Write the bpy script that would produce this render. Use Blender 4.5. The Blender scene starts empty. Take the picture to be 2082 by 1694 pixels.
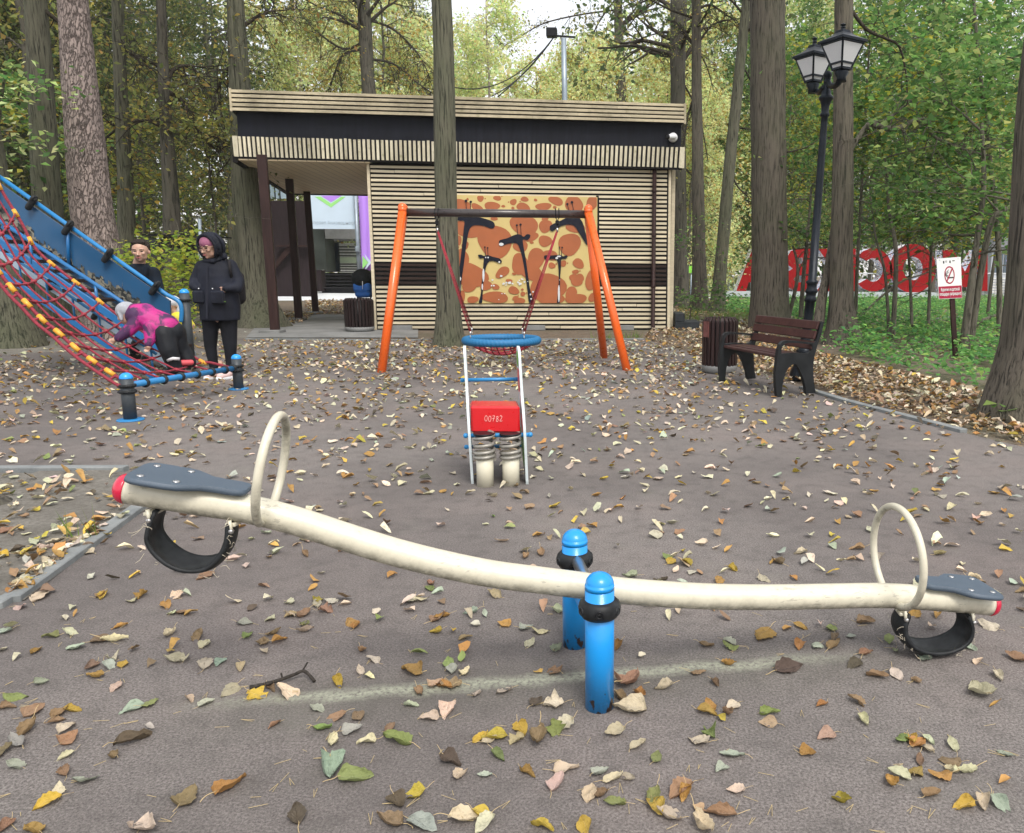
import bpy, math, random
import numpy as np
from mathutils import Vector, Matrix, noise as mnoise
random.seed(7); rng = np.random.default_rng(7)
PI = math.pi
scene = bpy.context.scene
C = scene.collection

# ------------------------------------------------------------------ camera
PW, PH, FPX = 2082.0, 1694.0, 1620.0
CX, CY = 1275.0, 847.0
HC = 1.3
PITCH = math.radians(10.36); ROLL = 0.0064
Fw = Vector((0, math.cos(PITCH), -math.sin(PITCH)))
_U0 = Vector((0, math.sin(PITCH), math.cos(PITCH))); _R0 = Vector((1, 0, 0))
Rt = _R0*math.cos(ROLL) + _U0*math.sin(ROLL)
Up = _U0*math.cos(ROLL) - _R0*math.sin(ROLL)
CAM = Vector((0, 0, HC))
cd = bpy.data.cameras.new('camera'); cam = bpy.data.objects.new('camera', cd); C.objects.link(cam)
cam.matrix_world = Matrix(((Rt.x, Up.x, -Fw.x, CAM.x), (Rt.y, Up.y, -Fw.y, CAM.y), (Rt.z, Up.z, -Fw.z, CAM.z), (0, 0, 0, 1)))
cd.sensor_fit = 'HORIZONTAL'; cd.sensor_width = 36; cd.lens = 36*FPX/PW
cd.shift_x = -(CX-PW/2)/PW
cd.clip_end = 1000
scene.camera = cam

# ------------------------------------------------------------------ sky, sun, exposure
SUN_EL, SUN_AZ = 52, 155          # degrees; azimuth from +Y clockwise
w = bpy.data.worlds.new('World'); scene.world = w; w.use_nodes = True
nt = w.node_tree; bg = nt.nodes['Background']
sky = nt.nodes.new('ShaderNodeTexSky'); sky.sky_type = 'NISHITA'; sky.sun_disc = False
sky.sun_elevation = math.radians(SUN_EL); sky.sun_rotation = math.radians(SUN_AZ)
sky.air_density = 1.0; sky.dust_density = 4.0; sky.ozone_density = 1.0
# thin bright overcast in front of the blue
mxs = nt.nodes.new('ShaderNodeMix'); mxs.data_type = 'RGBA'; mxs.inputs[0].default_value = .62; mxs.inputs[7].default_value = (6.7, 6.55, 6.35, 1)
nt.links.new(sky.outputs[0], mxs.inputs[6]); nt.links.new(mxs.outputs[2], bg.inputs[0]); bg.inputs[1].default_value = 0.132
sd = bpy.data.lights.new('sun', 'SUN'); sd.energy = 1.5; sd.angle = math.radians(22); sd.color = (1, 0.96, 0.9)
so = bpy.data.objects.new('sun', sd); C.objects.link(so)
_el, _az = math.radians(SUN_EL), math.radians(SUN_AZ)
sdir = Vector((math.sin(_az)*math.cos(_el), math.cos(_az)*math.cos(_el), math.sin(_el)))
so.rotation_euler = sdir.to_track_quat('Z', 'Y').to_euler()
scene.view_settings.view_transform = 'Standard'; scene.view_settings.look = 'None'
scene.view_settings.exposure = 0.84; scene.view_settings.gamma = 1.0
scene.view_settings.use_curve_mapping = False
scene.render.engine = 'CYCLES'
cy = scene.cycles
cy.max_bounces = 7; cy.diffuse_bounces = 4; cy.glossy_bounces = 2; cy.transmission_bounces = 4
cy.transparent_max_bounces = 8; cy.caustics_reflective = False; cy.caustics_refractive = False
cy.use_denoising = True
try: cy.denoiser = 'OPENIMAGEDENOISE'
except Exception: pass

# ------------------------------------------------------------------ pixel -> world helpers (photo pixels)
def ray(px, py):
    return (Fw + Rt*((px-CX)/FPX) + Up*(-(py-CY)/FPX))
def G(px, py, z=0.0):
    d = ray(px, py); t = (z-HC)/d.z
    return CAM + d*t
def HY(px, py, Y):
    d = ray(px, py); return CAM + d*(Y/d.y)
def onplane(px, py, p0, n):
    d = ray(px, py); t = (p0-CAM).dot(n)/d.dot(n)
    return CAM + d*t
def hgt(b, py):
    v = -(py-CY)/FPX; B = b-CAM
    return (v*B.dot(Fw)-B.dot(Up))/(Up.z - v*Fw.z)
def dep(p): return (p-CAM).dot(Fw)
def m_per_px(p): return dep(p)/FPX
def proj(p):
    B = p-CAM; z = B.dot(Fw)
    return CX+FPX*B.dot(Rt)/z, CY-FPX*B.dot(Up)/z

# ------------------------------------------------------------------ mesh builder
LOC = {}
class MB:
    def __init__(s): s.v = []; s.f = []; s.m = []; s.sm = []; s.cur = 0; s.smooth = True
    def add(s, vs, fs):
        o = len(s.v); s.v += [tuple(x) for x in vs]
        for f in fs:
            s.f.append(tuple(i+o for i in f)); s.m.append(s.cur); s.sm.append(s.smooth)
        return s
    def box(s, c, size, M=None, bev=0.0):
        x, y, z = [a/2 for a in size]; c = Vector(c); old = s.smooth; s.smooth = False
        if bev > 0:
            b = min(bev, x*.9, y*.9, z*.9)
            vs = []
            for sx in (-1, 1):
                for sy in (-1, 1):
                    for sz in (-1, 1):
                        vs += [Vector((sx*(x-b), sy*(y-b), sz*z)), Vector((sx*(x-b), sy*y, sz*(z-b))), Vector((sx*x, sy*(y-b), sz*(z-b)))]
            def I(sx, sy, sz, k): return ((sx > 0)*4+(sy > 0)*2+(sz > 0))*3+k
            fs = []
            for sz in (-1, 1): fs.append([I(-1,-1,sz,0), I(1,-1,sz,0), I(1,1,sz,0), I(-1,1,sz,0)])
            for sy in (-1, 1): fs.append([I(-1,sy,-1,1), I(1,sy,-1,1), I(1,sy,1,1), I(-1,sy,1,1)])
            for sx in (-1, 1): fs.append([I(sx,-1,-1,2), I(sx,1,-1,2), I(sx,1,1,2), I(sx,-1,1,2)])
            for sy in (-1, 1):
                for sz in (-1, 1): fs.append([I(-1,sy,sz,0), I(1,sy,sz,0), I(1,sy,sz,1), I(-1,sy,sz,1)])
            for sx in (-1, 1):
                for sz in (-1, 1): fs.append([I(sx,-1,sz,0), I(sx,1,sz,0), I(sx,1,sz,2), I(sx,-1,sz,2)])
            for sx in (-1, 1):
                for sy in (-1, 1): fs.append([I(sx,sy,-1,1), I(sx,sy,1,1), I(sx,sy,1,2), I(sx,sy,-1,2)])
            for sx in (-1, 1):
                for sy in (-1, 1):
                    for sz in (-1, 1): fs.append([I(sx,sy,sz,0), I(sx,sy,sz,1), I(sx,sy,sz,2)])
        else:
            vs = [Vector((a, b, d)) for a in (-x, x) for b in (-y, y) for d in (-z, z)]
            fs = [(0,1,3,2), (4,6,7,5), (0,4,5,1), (2,3,7,6), (0,2,6,4), (1,5,7,3)]
        if M is not None: vs = [M @ v for v in vs]
        s.add([v+c for v in vs], fs); s.smooth = old; return s
    def beam(s, p, q, w, h, up=Vector((0, 0, 1)), bev=0.0):
        p, q = Vector(p), Vector(q); d = (q-p); L = d.length; d = d/L
        sx = d.cross(up)
        if sx.length < 1e-4: sx = d.cross(Vector((0, 1, 0)))
        sx.normalize(); u = sx.cross(d)
        M = Matrix((sx, d, u)).transposed()
        return s.box((p+q)/2, (w, L, h), M, bev)
    def tube(s, path, r, n=12, caps=True, sq=1.0, closed=False):
        P = [Vector(p) for p in path]; N = len(P)
        R = list(r) if hasattr(r, '__len__') else [r]*N
        T = []
        for i in range(N):
            if closed: t = P[(i+1) % N]-P[i-1]
            else: t = P[min(i+1, N-1)]-P[max(i-1, 0)]
            T.append(t.normalized() if t.length > 1e-9 else Vector((0, 0, 1)))
        ref = Vector((0, 0, 1)) if abs(T[0].z) < .9 else Vector((1, 0, 0))
        u = T[0].cross(ref).normalized(); vs = []
        for i in range(N):
            u = (u - T[i]*u.dot(T[i])).normalized(); vv = T[i].cross(u)
            for k in range(n):
                a = 2*PI*k/n
                vs.append(P[i] + (u*math.cos(a)+vv*math.sin(a)*sq)*R[i])
        fs = []
        M = N if closed else N-1
        for i in range(M):
            for k in range(n):
                a = i*n+k; b = i*n+(k+1) % n; j = ((i+1) % N)*n
                fs.append((a, b, j+(k+1) % n, j+k))
        o0 = len(s.v); s.add(vs, fs)
        if caps and not closed: s.capf(tuple(o0+k for k in range(n-1, -1, -1))); s.capf(tuple(o0+(N-1)*n+k for k in range(n)))
        return s
    def capf(s, f): s.f.append(f); s.m.append(s.cur); s.sm.append(False)
    def lathe(s, prof, c, axis=Vector((0, 0, 1)), n=24, sxy=(1, 1)):
        axis = Vector(axis).normalized(); c = Vector(c)
        ref = Vector((1, 0, 0)) if abs(axis.x) < .9 else Vector((0, 1, 0))
        u = (ref-axis*ref.dot(axis)).normalized(); v = axis.cross(u); vs = []
        for r, z in prof:
            for k in range(n):
                a = 2*PI*k/n; vs.append(c+axis*z+(u*math.cos(a)*sxy[0]+v*math.sin(a)*sxy[1])*max(r, 1e-4))
        fs = []
        for i in range(len(prof)-1):
            for k in range(n):
                fs.append((i*n+k, i*n+(k+1) % n, (i+1)*n+(k+1) % n, (i+1)*n+k))
        o0 = len(s.v); s.add(vs, fs); s.capf(tuple(o0+k for k in range(n-1, -1, -1))); s.capf(tuple(o0+(len(prof)-1)*n+k for k in range(n)))
        return s
    def sphere(s, c, r, n=16, m=10, M=None):
        rx = r if hasattr(r, '__len__') else (r, r, r); c = Vector(c); vs = []
        for i in range(1, m):
            t = PI*i/m
            for k in range(n):
                a = 2*PI*k/n
                p = Vector((rx[0]*math.sin(t)*math.cos(a), rx[1]*math.sin(t)*math.sin(a), rx[2]*math.cos(t)))
                vs.append(c+(M @ p if M else p))
        for zz in (1, -1):
            p = Vector((0, 0, rx[2]*zz)); vs.append(c+(M @ p if M else p))
        fs = []
        for i in range(m-2):
            for k in range(n): fs.append((i*n+k, (i+1)*n+k, (i+1)*n+(k+1) % n, i*n+(k+1) % n))
        t = (m-1)*n
        for k in range(n):
            fs.append((t, k, (k+1) % n)); fs.append((t+1, (m-2)*n+(k+1) % n, (m-2)*n+k))
        return s.add(vs, fs)
    def cap(s, p, r1, q, r2, n=14):          # tapered capsule
        p, q = Vector(p), Vector(q); d = (q-p); L = d.length
        if L < 1e-5: return s.sphere(p, r1)
        d /= L; prof = []
        for i in range(6): a = PI/2*i/6; prof.append((r1*math.sin(a), -r1*math.cos(a)))
        prof.append((r1, 0)); prof.append((r2, L))
        for i in range(1, 7): a = PI/2*i/6; prof.append((r2*math.cos(a), L+r2*math.sin(a)))
        return s.lathe(prof, p, d, n)
    def prism(s, poly, fn, d0, d1, hole=None):
        """poly 2D outline; fn(u,v,d)->world point; extruded from d0 to d1"""
        n = len(poly); old = s.smooth; s.smooth = False
        vs = [fn(u, v, d0) for u, v in poly]+[fn(u, v, d1) for u, v in poly]
        if hole:
            h = len(hole); vs += [fn(u, v, d0) for u, v in hole]+[fn(u, v, d1) for u, v in hole]
        from mathutils.geometry import tessellate_polygon
        loops = [[Vector((u, v, 0)) for u, v in poly]]
        if hole: loops.append([Vector((u, v, 0)) for u, v in hole])
        tri = tessellate_polygon(loops); fs = []
        def m0(i): return i if i < n else n+i       # index on d0 side
        def m1(i): return i+n if i < n else n+i+len(hole)
        for t in tri:
            fs.append([m0(i) for i in t]); fs.append([m1(i) for i in reversed(t)])
        for i in range(n): j = (i+1) % n; fs.append((i, j, n+j, n+i))
        if hole:
            for i in range(h): j = (i+1) % h; fs.append((2*n+i, 2*n+j, 2*n+h+j, 2*n+h+i))
        s.add(vs, fs); s.smooth = old; return s
    def torus(s, c, R, r, axis=Vector((0, 0, 1)), n=32, m=12, sq=1.0):
        axis = Vector(axis).normalized(); c = Vector(c)
        ref = Vector((1, 0, 0)) if abs(axis.x) < .9 else Vector((0, 1, 0))
        u = (ref-axis*ref.dot(axis)).normalized(); v = axis.cross(u); vs = []
        for i in range(n):
            a = 2*PI*i/n; e = u*math.cos(a)+v*math.sin(a)
            for k in range(m):
                b = 2*PI*k/m; vs.append(c+e*(R+r*math.cos(b))+axis*(r*sq*math.sin(b)))
        fs = [(i*m+k, i*m+(k+1) % m, ((i+1) % n)*m+(k+1) % m, ((i+1) % n)*m+k) for i in range(n) for k in range(m)]
        return s.add(vs, fs)
    def mesh(s, name, mats, off=Vector((0, 0, 0))):
        me = bpy.data.meshes.new(name)
        me.from_pydata([(a-off.x, b-off.y, c-off.z) for a, b, c in s.v], [], s.f)
        for m in mats: me.materials.append(m)
        me.polygons.foreach_set('material_index', s.m); me.polygons.foreach_set('use_smooth', s.sm)
        import bmesh
        bm = bmesh.new(); bm.from_mesh(me); bmesh.ops.recalc_face_normals(bm, faces=bm.faces); bm.to_mesh(me); bm.free()
        return me
    def build(s, name, mats, parent=None, loc=None):
        if not isinstance(mats, (list, tuple)): mats = [mats]
        off = LOC.get(parent.name, Vector((0, 0, 0))) if parent else (Vector(loc) if loc is not None else Vector((0, 0, 0)))
        me = s.mesh(name, mats, off)
        o = bpy.data.objects.new(name, me); C.objects.link(o)
        if parent: o.parent = parent
        else: o.location = off
        LOC[o.name] = off
        return o

def tag(o, label=None, cat=None, group=None, kind=None):
    if label: o['label'] = label
    if cat: o['category'] = cat
    if group: o['group'] = group
    if kind: o['kind'] = kind
    return o
def thing(name, label, cat, loc, group=None):
    o = bpy.data.objects.new(name, None); C.objects.link(o); o.location = loc; o.empty_display_size = .1
    LOC[o.name] = Vector(loc)
    return tag(o, label, cat, group)
def copy_tree(o, parent=None):
    c = o.copy(); C.objects.link(c)
    if parent: c.parent = parent
    LOC[c.name] = LOC.get(o.name, Vector((0, 0, 0)))
    for ch in list(o.children): copy_tree(ch, c)
    return c
def organic(mb, name, mats, parent, voxel=.012, smooth=4):
    """fuse overlapping volumes into one continuous skin"""
    me = mb.mesh('tmp', [mats] if not isinstance(mats, (list, tuple)) else mats, LOC[parent.name])
    t = bpy.data.objects.new('tmp', me); C.objects.link(t)
    m = t.modifiers.new('r', 'REMESH'); m.mode = 'VOXEL'; m.voxel_size = voxel; m.use_smooth_shade = True
    m2 = t.modifiers.new('s', 'SMOOTH'); m2.iterations = smooth; m2.factor = .5
    dg = bpy.context.evaluated_depsgraph_get(); ev = t.evaluated_get(dg)
    nm = bpy.data.meshes.new_from_object(ev); nm.name = name
    bpy.data.objects.remove(t); bpy.data.meshes.remove(me)
    nm.polygons.foreach_set('use_smooth', [True]*len(nm.polygons))
    o = bpy.data.objects.new(name, nm); C.objects.link(o); o.parent = parent; LOC[o.name] = LOC[parent.name]
    return o
def spl(pts, k=6, closed=False):
    """Catmull-Rom through points (tuples or Vectors)"""
    P = [Vector(p) for p in pts]; n = len(P); out = []
    for i in range(n if closed else n-1):
        p0 = P[i-1] if (closed or i > 0) else P[0]
        p1 = P[i]; p2 = P[(i+1) % n]; p3 = P[(i+2) % n] if (closed or i+2 < n) else P[-1]
        for j in range(k):
            t = j/k
            out.append(.5*((2*p1)+(p2-p0)*t+(2*p0-5*p1+4*p2-p3)*t*t+(3*p1-p0-3*p2+p3)*t**3))
    if not closed: out.append(P[-1])
    return out
_tc = {}
def text_geo(s, size=1.0, ext=0.0, bold=0.0):
    cu = bpy.data.curves.new('t', 'FONT'); cu.body = s; cu.size = size; cu.extrude = ext; cu.offset = bold
    cu.align_x = 'CENTER'; cu.align_y = 'CENTER'; cu.resolution_u = 4
    o = bpy.data.objects.new('t', cu); C.objects.link(o)
    dg = bpy.context.evaluated_depsgraph_get(); me = bpy.data.meshes.new_from_object(o.evaluated_get(dg))
    vs = [v.co.copy() for v in me.vertices]; fs = [tuple(p.vertices) for p in me.polygons]
    bpy.data.objects.remove(o); bpy.data.curves.remove(cu); bpy.data.meshes.remove(me)
    return vs, fs

# ------------------------------------------------------------------ materials
MATS = {}
def mat(name, col, rough=.6, metal=0.0, var=0.0, vs=8.0, bump=0.0, bs=60.0, col2=None, stretch=(1, 1, 1), det=6, spec=.5, coat=0.0, bd=.01):
    if name in MATS: return MATS[name]
    m = bpy.data.materials.new(name); m.use_nodes = True; nt = m.node_tree; N = nt.nodes; L = nt.links
    b = N['Principled BSDF']; b.inputs['Roughness'].default_value = rough; b.inputs['Metallic'].default_value = metal
    b.inputs['Specular IOR Level'].default_value = spec if max(col) > .05 else min(spec, .22); b.inputs['Coat Weight'].default_value = coat
    b.inputs['Base Color'].default_value = (*col, 1)
    if var > 0 or col2 or bump > 0:
        tc = N.new('ShaderNodeTexCoord'); mp = N.new('ShaderNodeMapping'); mp.inputs['Scale'].default_value = stretch
        L.new(tc.outputs['Object'], mp.inputs['Vector'])
    if var > 0 or col2:
        n = N.new('ShaderNodeTexNoise'); n.inputs['Scale'].default_value = vs; n.inputs['Detail'].default_value = det
        L.new(mp.outputs[0], n.inputs['Vector'])
        r = N.new('ShaderNodeValToRGB'); r.color_ramp.elements[0].position = .3; r.color_ramp.elements[1].position = .7
        c2 = col2 or tuple(min(1, c*(1+var)) for c in col); c1 = col if col2 else tuple(c*(1-var) for c in col)
        r.color_ramp.elements[0].color = (*c1, 1); r.color_ramp.elements[1].color = (*c2, 1)
        L.new(n.outputs[0], r.inputs[0]); L.new(r.outputs[0], b.inputs['Base Color'])
    if bump > 0:
        n2 = N.new('ShaderNodeTexNoise'); n2.inputs['Scale'].default_value = bs; n2.inputs['Detail'].default_value = 4
        L.new(mp.outputs[0], n2.inputs['Vector'])
        bp = N.new('ShaderNodeBump'); bp.inputs['Strength'].default_value = bump; bp.inputs['Distance'].default_value = bd
        L.new(n2.outputs[0], bp.inputs['Height']); L.new(bp.outputs[0], b.inputs['Normal'])
    MATS[name] = m; return m
def srgb(r, g, b):
    f = lambda c: ((c/255+.055)/1.055)**2.4 if c > 10 else c/255/12.92
    return (f(r), f(g), f(b))
class NG:
    """tiny node-graph helper"""
    def __init__(s, name):
        s.m = bpy.data.materials.new(name); s.m.use_nodes = True; s.t = s.m.node_tree; s.N = s.t.nodes; s.L = s.t.links
        s.b = s.N['Principled BSDF']; s.tc = s.N.new('ShaderNodeTexCoord'); MATS[name] = s.m
    def link(s, a, b): s.L.new(a, b)
    def _in(s, sock, v):
        if hasattr(v, 'is_output') or isinstance(v, bpy.types.NodeSocket): s.L.new(v, sock)
        else: sock.default_value = v
    def mapping(s, scale=(1, 1, 1), rot=(0, 0, 0), src='Object'):
        m = s.N.new('ShaderNodeMapping'); m.inputs['Scale'].default_value = scale; m.inputs['Rotation'].default_value = rot
        s.L.new(s.tc.outputs[src] if isinstance(src, str) else src, m.inputs[0]); return m.outputs[0]
    def noise(s, vec, scale, det=4, rough=.5, dist=0.0):
        n = s.N.new('ShaderNodeTexNoise'); n.inputs['Scale'].default_value = scale; n.inputs['Detail'].default_value = det
        n.inputs['Roughness'].default_value = rough; n.inputs['Distortion'].default_value = dist
        if vec is not None: s.L.new(vec, n.inputs['Vector'])
        return n.outputs[0]
    def voro(s, vec, scale, feat='F1', out='Distance'):
        n = s.N.new('ShaderNodeTexVoronoi'); n.feature = feat; n.inputs['Scale'].default_value = scale
        s.L.new(vec, n.inputs['Vector']); return n.outputs[out]
    def ramp(s, v, stops, interp='LINEAR'):
        r = s.N.new('ShaderNodeValToRGB'); r.color_ramp.interpolation = interp; e = r.color_ramp.elements
        while len(e) < len(stops): e.new(.5)
        for i, (p, c) in enumerate(stops):
            e[i].position = p; e[i].color = (*c, 1) if hasattr(c, '__len__') else (c, c, c, 1)
        s.L.new(v, r.inputs[0]); return r.outputs[0]
    def mix(s, f, a, b, mode='MIX'):
        n = s.N.new('ShaderNodeMix'); n.data_type = 'RGBA'; n.blend_type = mode
        s._in(n.inputs[0], f)
        for k, v in ((6, a), (7, b)):
            if isinstance(v, bpy.types.NodeSocket): s.L.new(v, n.inputs[k])
            else: n.inputs[k].default_value = (*v, 1) if hasattr(v, '__len__') else (v, v, v, 1)
        return n.outputs[2]
    def math(s, op, a, b=0.0, c=None, clamp=False):
        n = s.N.new('ShaderNodeMath'); n.operation = op; n.use_clamp = clamp
        s._in(n.inputs[0], a); s._in(n.inputs[1], b)
        if c is not None: s._in(n.inputs[2], c)
        return n.outputs[0]
    def bump(s, h, strength=.5, dist=.01, normal=None):
        n = s.N.new('ShaderNodeBump'); n.inputs['Strength'].default_value = strength; n.inputs['Distance'].default_value = dist
        s.L.new(h, n.inputs['Height'])
        if normal: s.L.new(normal, n.inputs['Normal'])
        return n.outputs[0]
    def sep(s, v):
        n = s.N.new('ShaderNodeSeparateXYZ'); s.L.new(v, n.inputs[0]); return n.outputs
    def attr(s, name):
        n = s.N.new('ShaderNodeAttribute'); n.attribute_name = name; return n.outputs['Color']
    def out(s, col=None, rough=None, normal=None):
        if col is not None: s._in(s.b.inputs['Base Color'], col if isinstance(col, bpy.types.NodeSocket) else (*col, 1))
        if rough is not None: s._in(s.b.inputs['Roughness'], rough)
        if normal is not None: s.L.new(normal, s.b.inputs['Normal'])
        return s.m
def paint(name, col, rough=.35, dirt=.25, chips=0.0, dirtcol=(.12, .11, .09), scale=3.0, coat=.0, chipcol=(.06, .04, .03), low=None):
    """weathered paint: slight tone drift, grime patches, a few chips, fine scratches"""
    g = NG(name); v = g.mapping()
    n1 = g.noise(v, scale, 5, .6); n2 = g.noise(v, 22, 6, .7)
    base = g.mix(g.ramp(n1, [(.35, 0), (.7, 1)]), tuple(c*.9 for c in col), tuple(min(1, c*1.06) for c in col))
    d = g.math('MULTIPLY', g.ramp(g.math('ADD', g.math('MULTIPLY', n1, .5), g.math('MULTIPLY', n2, .5)), [(.5, 0), (.68, 1)]), dirt)
    c = g.mix(d, base, dirtcol)
    if chips > 0:
        n3 = g.noise(v, 35, 3, .5); n4 = g.noise(v, 6, 2, .5)
        mk = g.ramp(g.math('ADD', n3, g.math('MULTIPLY', n4, .6)), [(1.0-chips, 0), (1.0-chips+.02, 1)])
        if low is not None:      # rust only near the foot (real wear where water splashes)
            z = g.sep(g.mapping())[2]
            mm = g.ramp(g.math('ADD', g.math('MULTIPLY', z, 1/low), g.math('MULTIPLY', n3, 1.6)), [(.74, 1), (.86, 0)])
            mk = g.math('MAXIMUM', mk, mm)
        c = g.mix(mk, c, chipcol)
    r = g.ramp(n2, [(.3, rough*.8), (.75, min(1, rough*1.5))])
    g.b.inputs['Coat Weight'].default_value = coat
    return g.out(c, r, g.bump(n2, .08, .002))
def leafmat(name, trans=.45, use_attr=True, rough=.55):
    m = bpy.data.materials.new(name); m.use_nodes = True; nt = m.node_tree; N = nt.nodes; L = nt.links
    b = N['Principled BSDF']; b.inputs['Roughness'].default_value = rough; b.inputs['Specular IOR Level'].default_value = .3
    a = N.new('ShaderNodeAttribute'); a.attribute_name = 'tint'
    tr = N.new('ShaderNodeBsdfTranslucent'); mx = N.new('ShaderNodeMixShader'); mx.inputs[0].default_value = trans
    L.new(a.outputs['Color'], b.inputs['Base Color']); L.new(a.outputs['Color'], tr.inputs['Color'])
    L.new(b.outputs[0], mx.inputs[1]); L.new(tr.outputs[0], mx.inputs[2]); L.new(mx.outputs[0], N['Material Output'].inputs[0])
    MATS[name] = m; return m
M_LEAF = leafmat('foliage', .58)
def leaf_mesh(name, P, size, tints, mat_, up=.3, aspect=.6, off=Vector((0, 0, 0)), seed=None):
    """P (N,3) centres; one kite-shaped folded leaf each; tints (N,3)"""
    r = np.random.default_rng(seed) if seed is not None else rng
    n = len(P); S = size*(.6+.8*r.random(n))
    nrm = r.normal(size=(n, 3)); nrm[:, 2] += up*3; nrm /= np.linalg.norm(nrm, axis=1)[:, None]
    t = r.normal(size=(n, 3)); t[:, 2] -= .5; t -= nrm*(t*nrm).sum(1)[:, None]; t /= np.linalg.norm(t, axis=1)[:, None]
    b = np.cross(nrm, t)
    k = (S*.5)[:, None]; wd = (S*.5*aspect)[:, None]
    V = np.empty((n, 4, 3)); V[:, 0] = P-t*k; V[:, 1] = P+b*wd-t*k*.15+nrm*wd*.35; V[:, 2] = P+t*k*1.1; V[:, 3] = P-b*wd-t*k*.15+nrm*wd*.35
    V = V.reshape(-1, 3)-np.array(off)[None]
    me = bpy.data.meshes.new(name); me.vertices.add(4*n); me.vertices.foreach_set('co', V.astype(np.float32).ravel())
    me.loops.add(4*n); me.loops.foreach_set('vertex_index', np.arange(4*n, dtype=np.int32))
    me.polygons.add(n); me.polygons.foreach_set('loop_start', np.arange(0, 4*n, 4, dtype=np.int32))
    try: me.polygons.foreach_set('loop_total', np.full(n, 4, dtype=np.int32))
    except Exception: pass
    at = me.attributes.new('tint', 'FLOAT_COLOR', 'POINT')
    col = np.ones((n, 4, 4), dtype=np.float32); col[:, :, :3] = tints[:, None, :]
    at.data.foreach_set('color', col.ravel())
    me.update(); me.validate(); me.materials.append(mat_)
    return me
def pal(n, cols, jit=.15, r=rng):
    c = np.array([x[:3] for x in cols]); wts = np.array([x[3] if len(x) > 3 else 1 for x in cols], float); wts /= wts.sum()
    a = c[r.choice(len(c), n, p=wts)]
    return np.clip(a*(1+jit*r.normal(size=(n, 1)))*(1+.06*r.normal(size=(n, 3))), .002, .95)
# ================================================================== SETTING: ground
def sheet(name, poly, z, m, kind='structure', label=None, thick=0.0):
    mb = MB(); mb.smooth = False
    P = [Vector((p[0], p[1], z)) for p in poly]
    from mathutils.geometry import tessellate_polygon
    tri = tessellate_polygon([P])
    if thick > 0:
        mb.prism([(p.x, p.y) for p in P], lambda u, v, d: Vector((u, v, d)), z-thick, z)
    else: mb.add(P, tri)
    o = mb.build(name, m); return tag(o, label, None, None, kind)

# soil and leaf mould
g = NG('soil'); v = g.mapping()
n1 = g.noise(v, .35, 6, .6); n2 = g.noise(v, 5, 8, .7); n3 = g.noise(v, 45, 4, .6); vo = g.voro(v, 16, 'F1', 'Color')
c = g.mix(g.ramp(n2, [(.35, 0), (.65, 1)]), (.075, .062, .05), (.17, .15, .125))
lit = g.mix(g.sep(vo)[0], (.11, .065, .035), (.3, .21, .12))
c = g.mix(g.ramp(n3, [(.45, 0), (.6, .75)]), c, lit)
c = g.mix(g.ramp(n1, [(.5, 0), (.66, .5)]), c, (.06, .085, .03))
M_SOIL = g.out(c, .95, g.bump(n3, .8, .02))
sheet('ground', [(-160, -12), (160, -12), (160, 220), (-160, 220)], -.012, M_SOIL, label='leaf-strewn woodland soil')

# poured rubber surface of the playground
g = NG('rubber_granules'); v = g.mapping()
n0 = g.noise(v, .9, 4, .55); n1 = g.noise(v, 2.6, 5, .6); n2 = g.noise(v, 130, 4, .8); n3 = g.noise(v, 300, 2, .6); n4 = g.noise(v, 11, 5, .65)
c = g.mix(g.ramp(n2, [(.36, 0), (.5, .42), (.64, 1)]), (.021, .0195, .0175), (.305, .288, .265))
c = g.mix(g.ramp(n0, [(.45, 0), (.7, .34)]), c, (.19, .135, .12), 'MIX')
c = g.mix(g.ramp(g.noise(v, .45, 5, .6), [(.42, .62), (.56, 0)]), c, (.050, .045, .042))
c = g.mix(g.ramp(n3, [(.3, 0), (.7, .6)]), c, g.mix(n2, (.07, .055, .058), (.36, .31, .3)))
c = g.mix(g.math('MULTIPLY', g.ramp(n4, [(.48, 0), (.7, 1)]), .42), c, (.06, .055, .05))
# the mossy joint that runs under the seesaw, and its short branch to the far post
A_, B_ = G(330, 1440), G(1790, 1330)
geo = g.N.new('ShaderNodeNewGeometry').outputs['Position']; xyz = g.sep(geo)
def seg_mask(A, B, wd):
    d = (B-A); Ls = d.length; d.normalize(); nn = Vector((-d.y, d.x, 0))
    wob = g.math('MULTIPLY', g.math('SUBTRACT', g.noise(geo, 6, 4, .6), .5), .10)
    ac = g.math('ADD', g.math('ADD', g.math('MULTIPLY', g.math('SUBTRACT', xyz[0], A.x), nn.x), g.math('MULTIPLY', g.math('SUBTRACT', xyz[1], A.y), nn.y)), wob)
    al = g.math('ADD', g.math('MULTIPLY', g.math('SUBTRACT', xyz[0], A.x), d.x), g.math('MULTIPLY', g.math('SUBTRACT', xyz[1], A.y), d.y))
    acr = g.math('SUBTRACT', 1.0, g.math('DIVIDE', g.math('ABSOLUTE', ac), wd), clamp=True)
    e1 = g.math('MULTIPLY', al, 2.2, clamp=True); e2 = g.math('MULTIPLY', g.math('SUBTRACT', Ls, al), 2.2, clamp=True)
    return g.math('MULTIPLY', acr, g.math('MULTIPLY', e1, e2))
mk = seg_mask(A_, B_, .048); mk2 = seg_mask(G(1168, 1325), G(1195, 1400), .03)
mk = g.math('MAXIMUM', mk, mk2)
soft = seg_mask(G(250, 1460), G(1900, 1335), .22)
c = g.mix(g.math('MULTIPLY', soft, .32), c, (.085, .085, .065))
c = g.mix(g.math('MULTIPLY', g.ramp(g.noise(v, 1.7, 6, .7), [(.56, 0), (.72, 1)]), .35), c, (.17, .165, .14))
mk = g.math('MULTIPLY', mk, g.ramp(g.noise(v, 70, 4, .7), [(.34, 0), (.56, 1)]))
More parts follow.
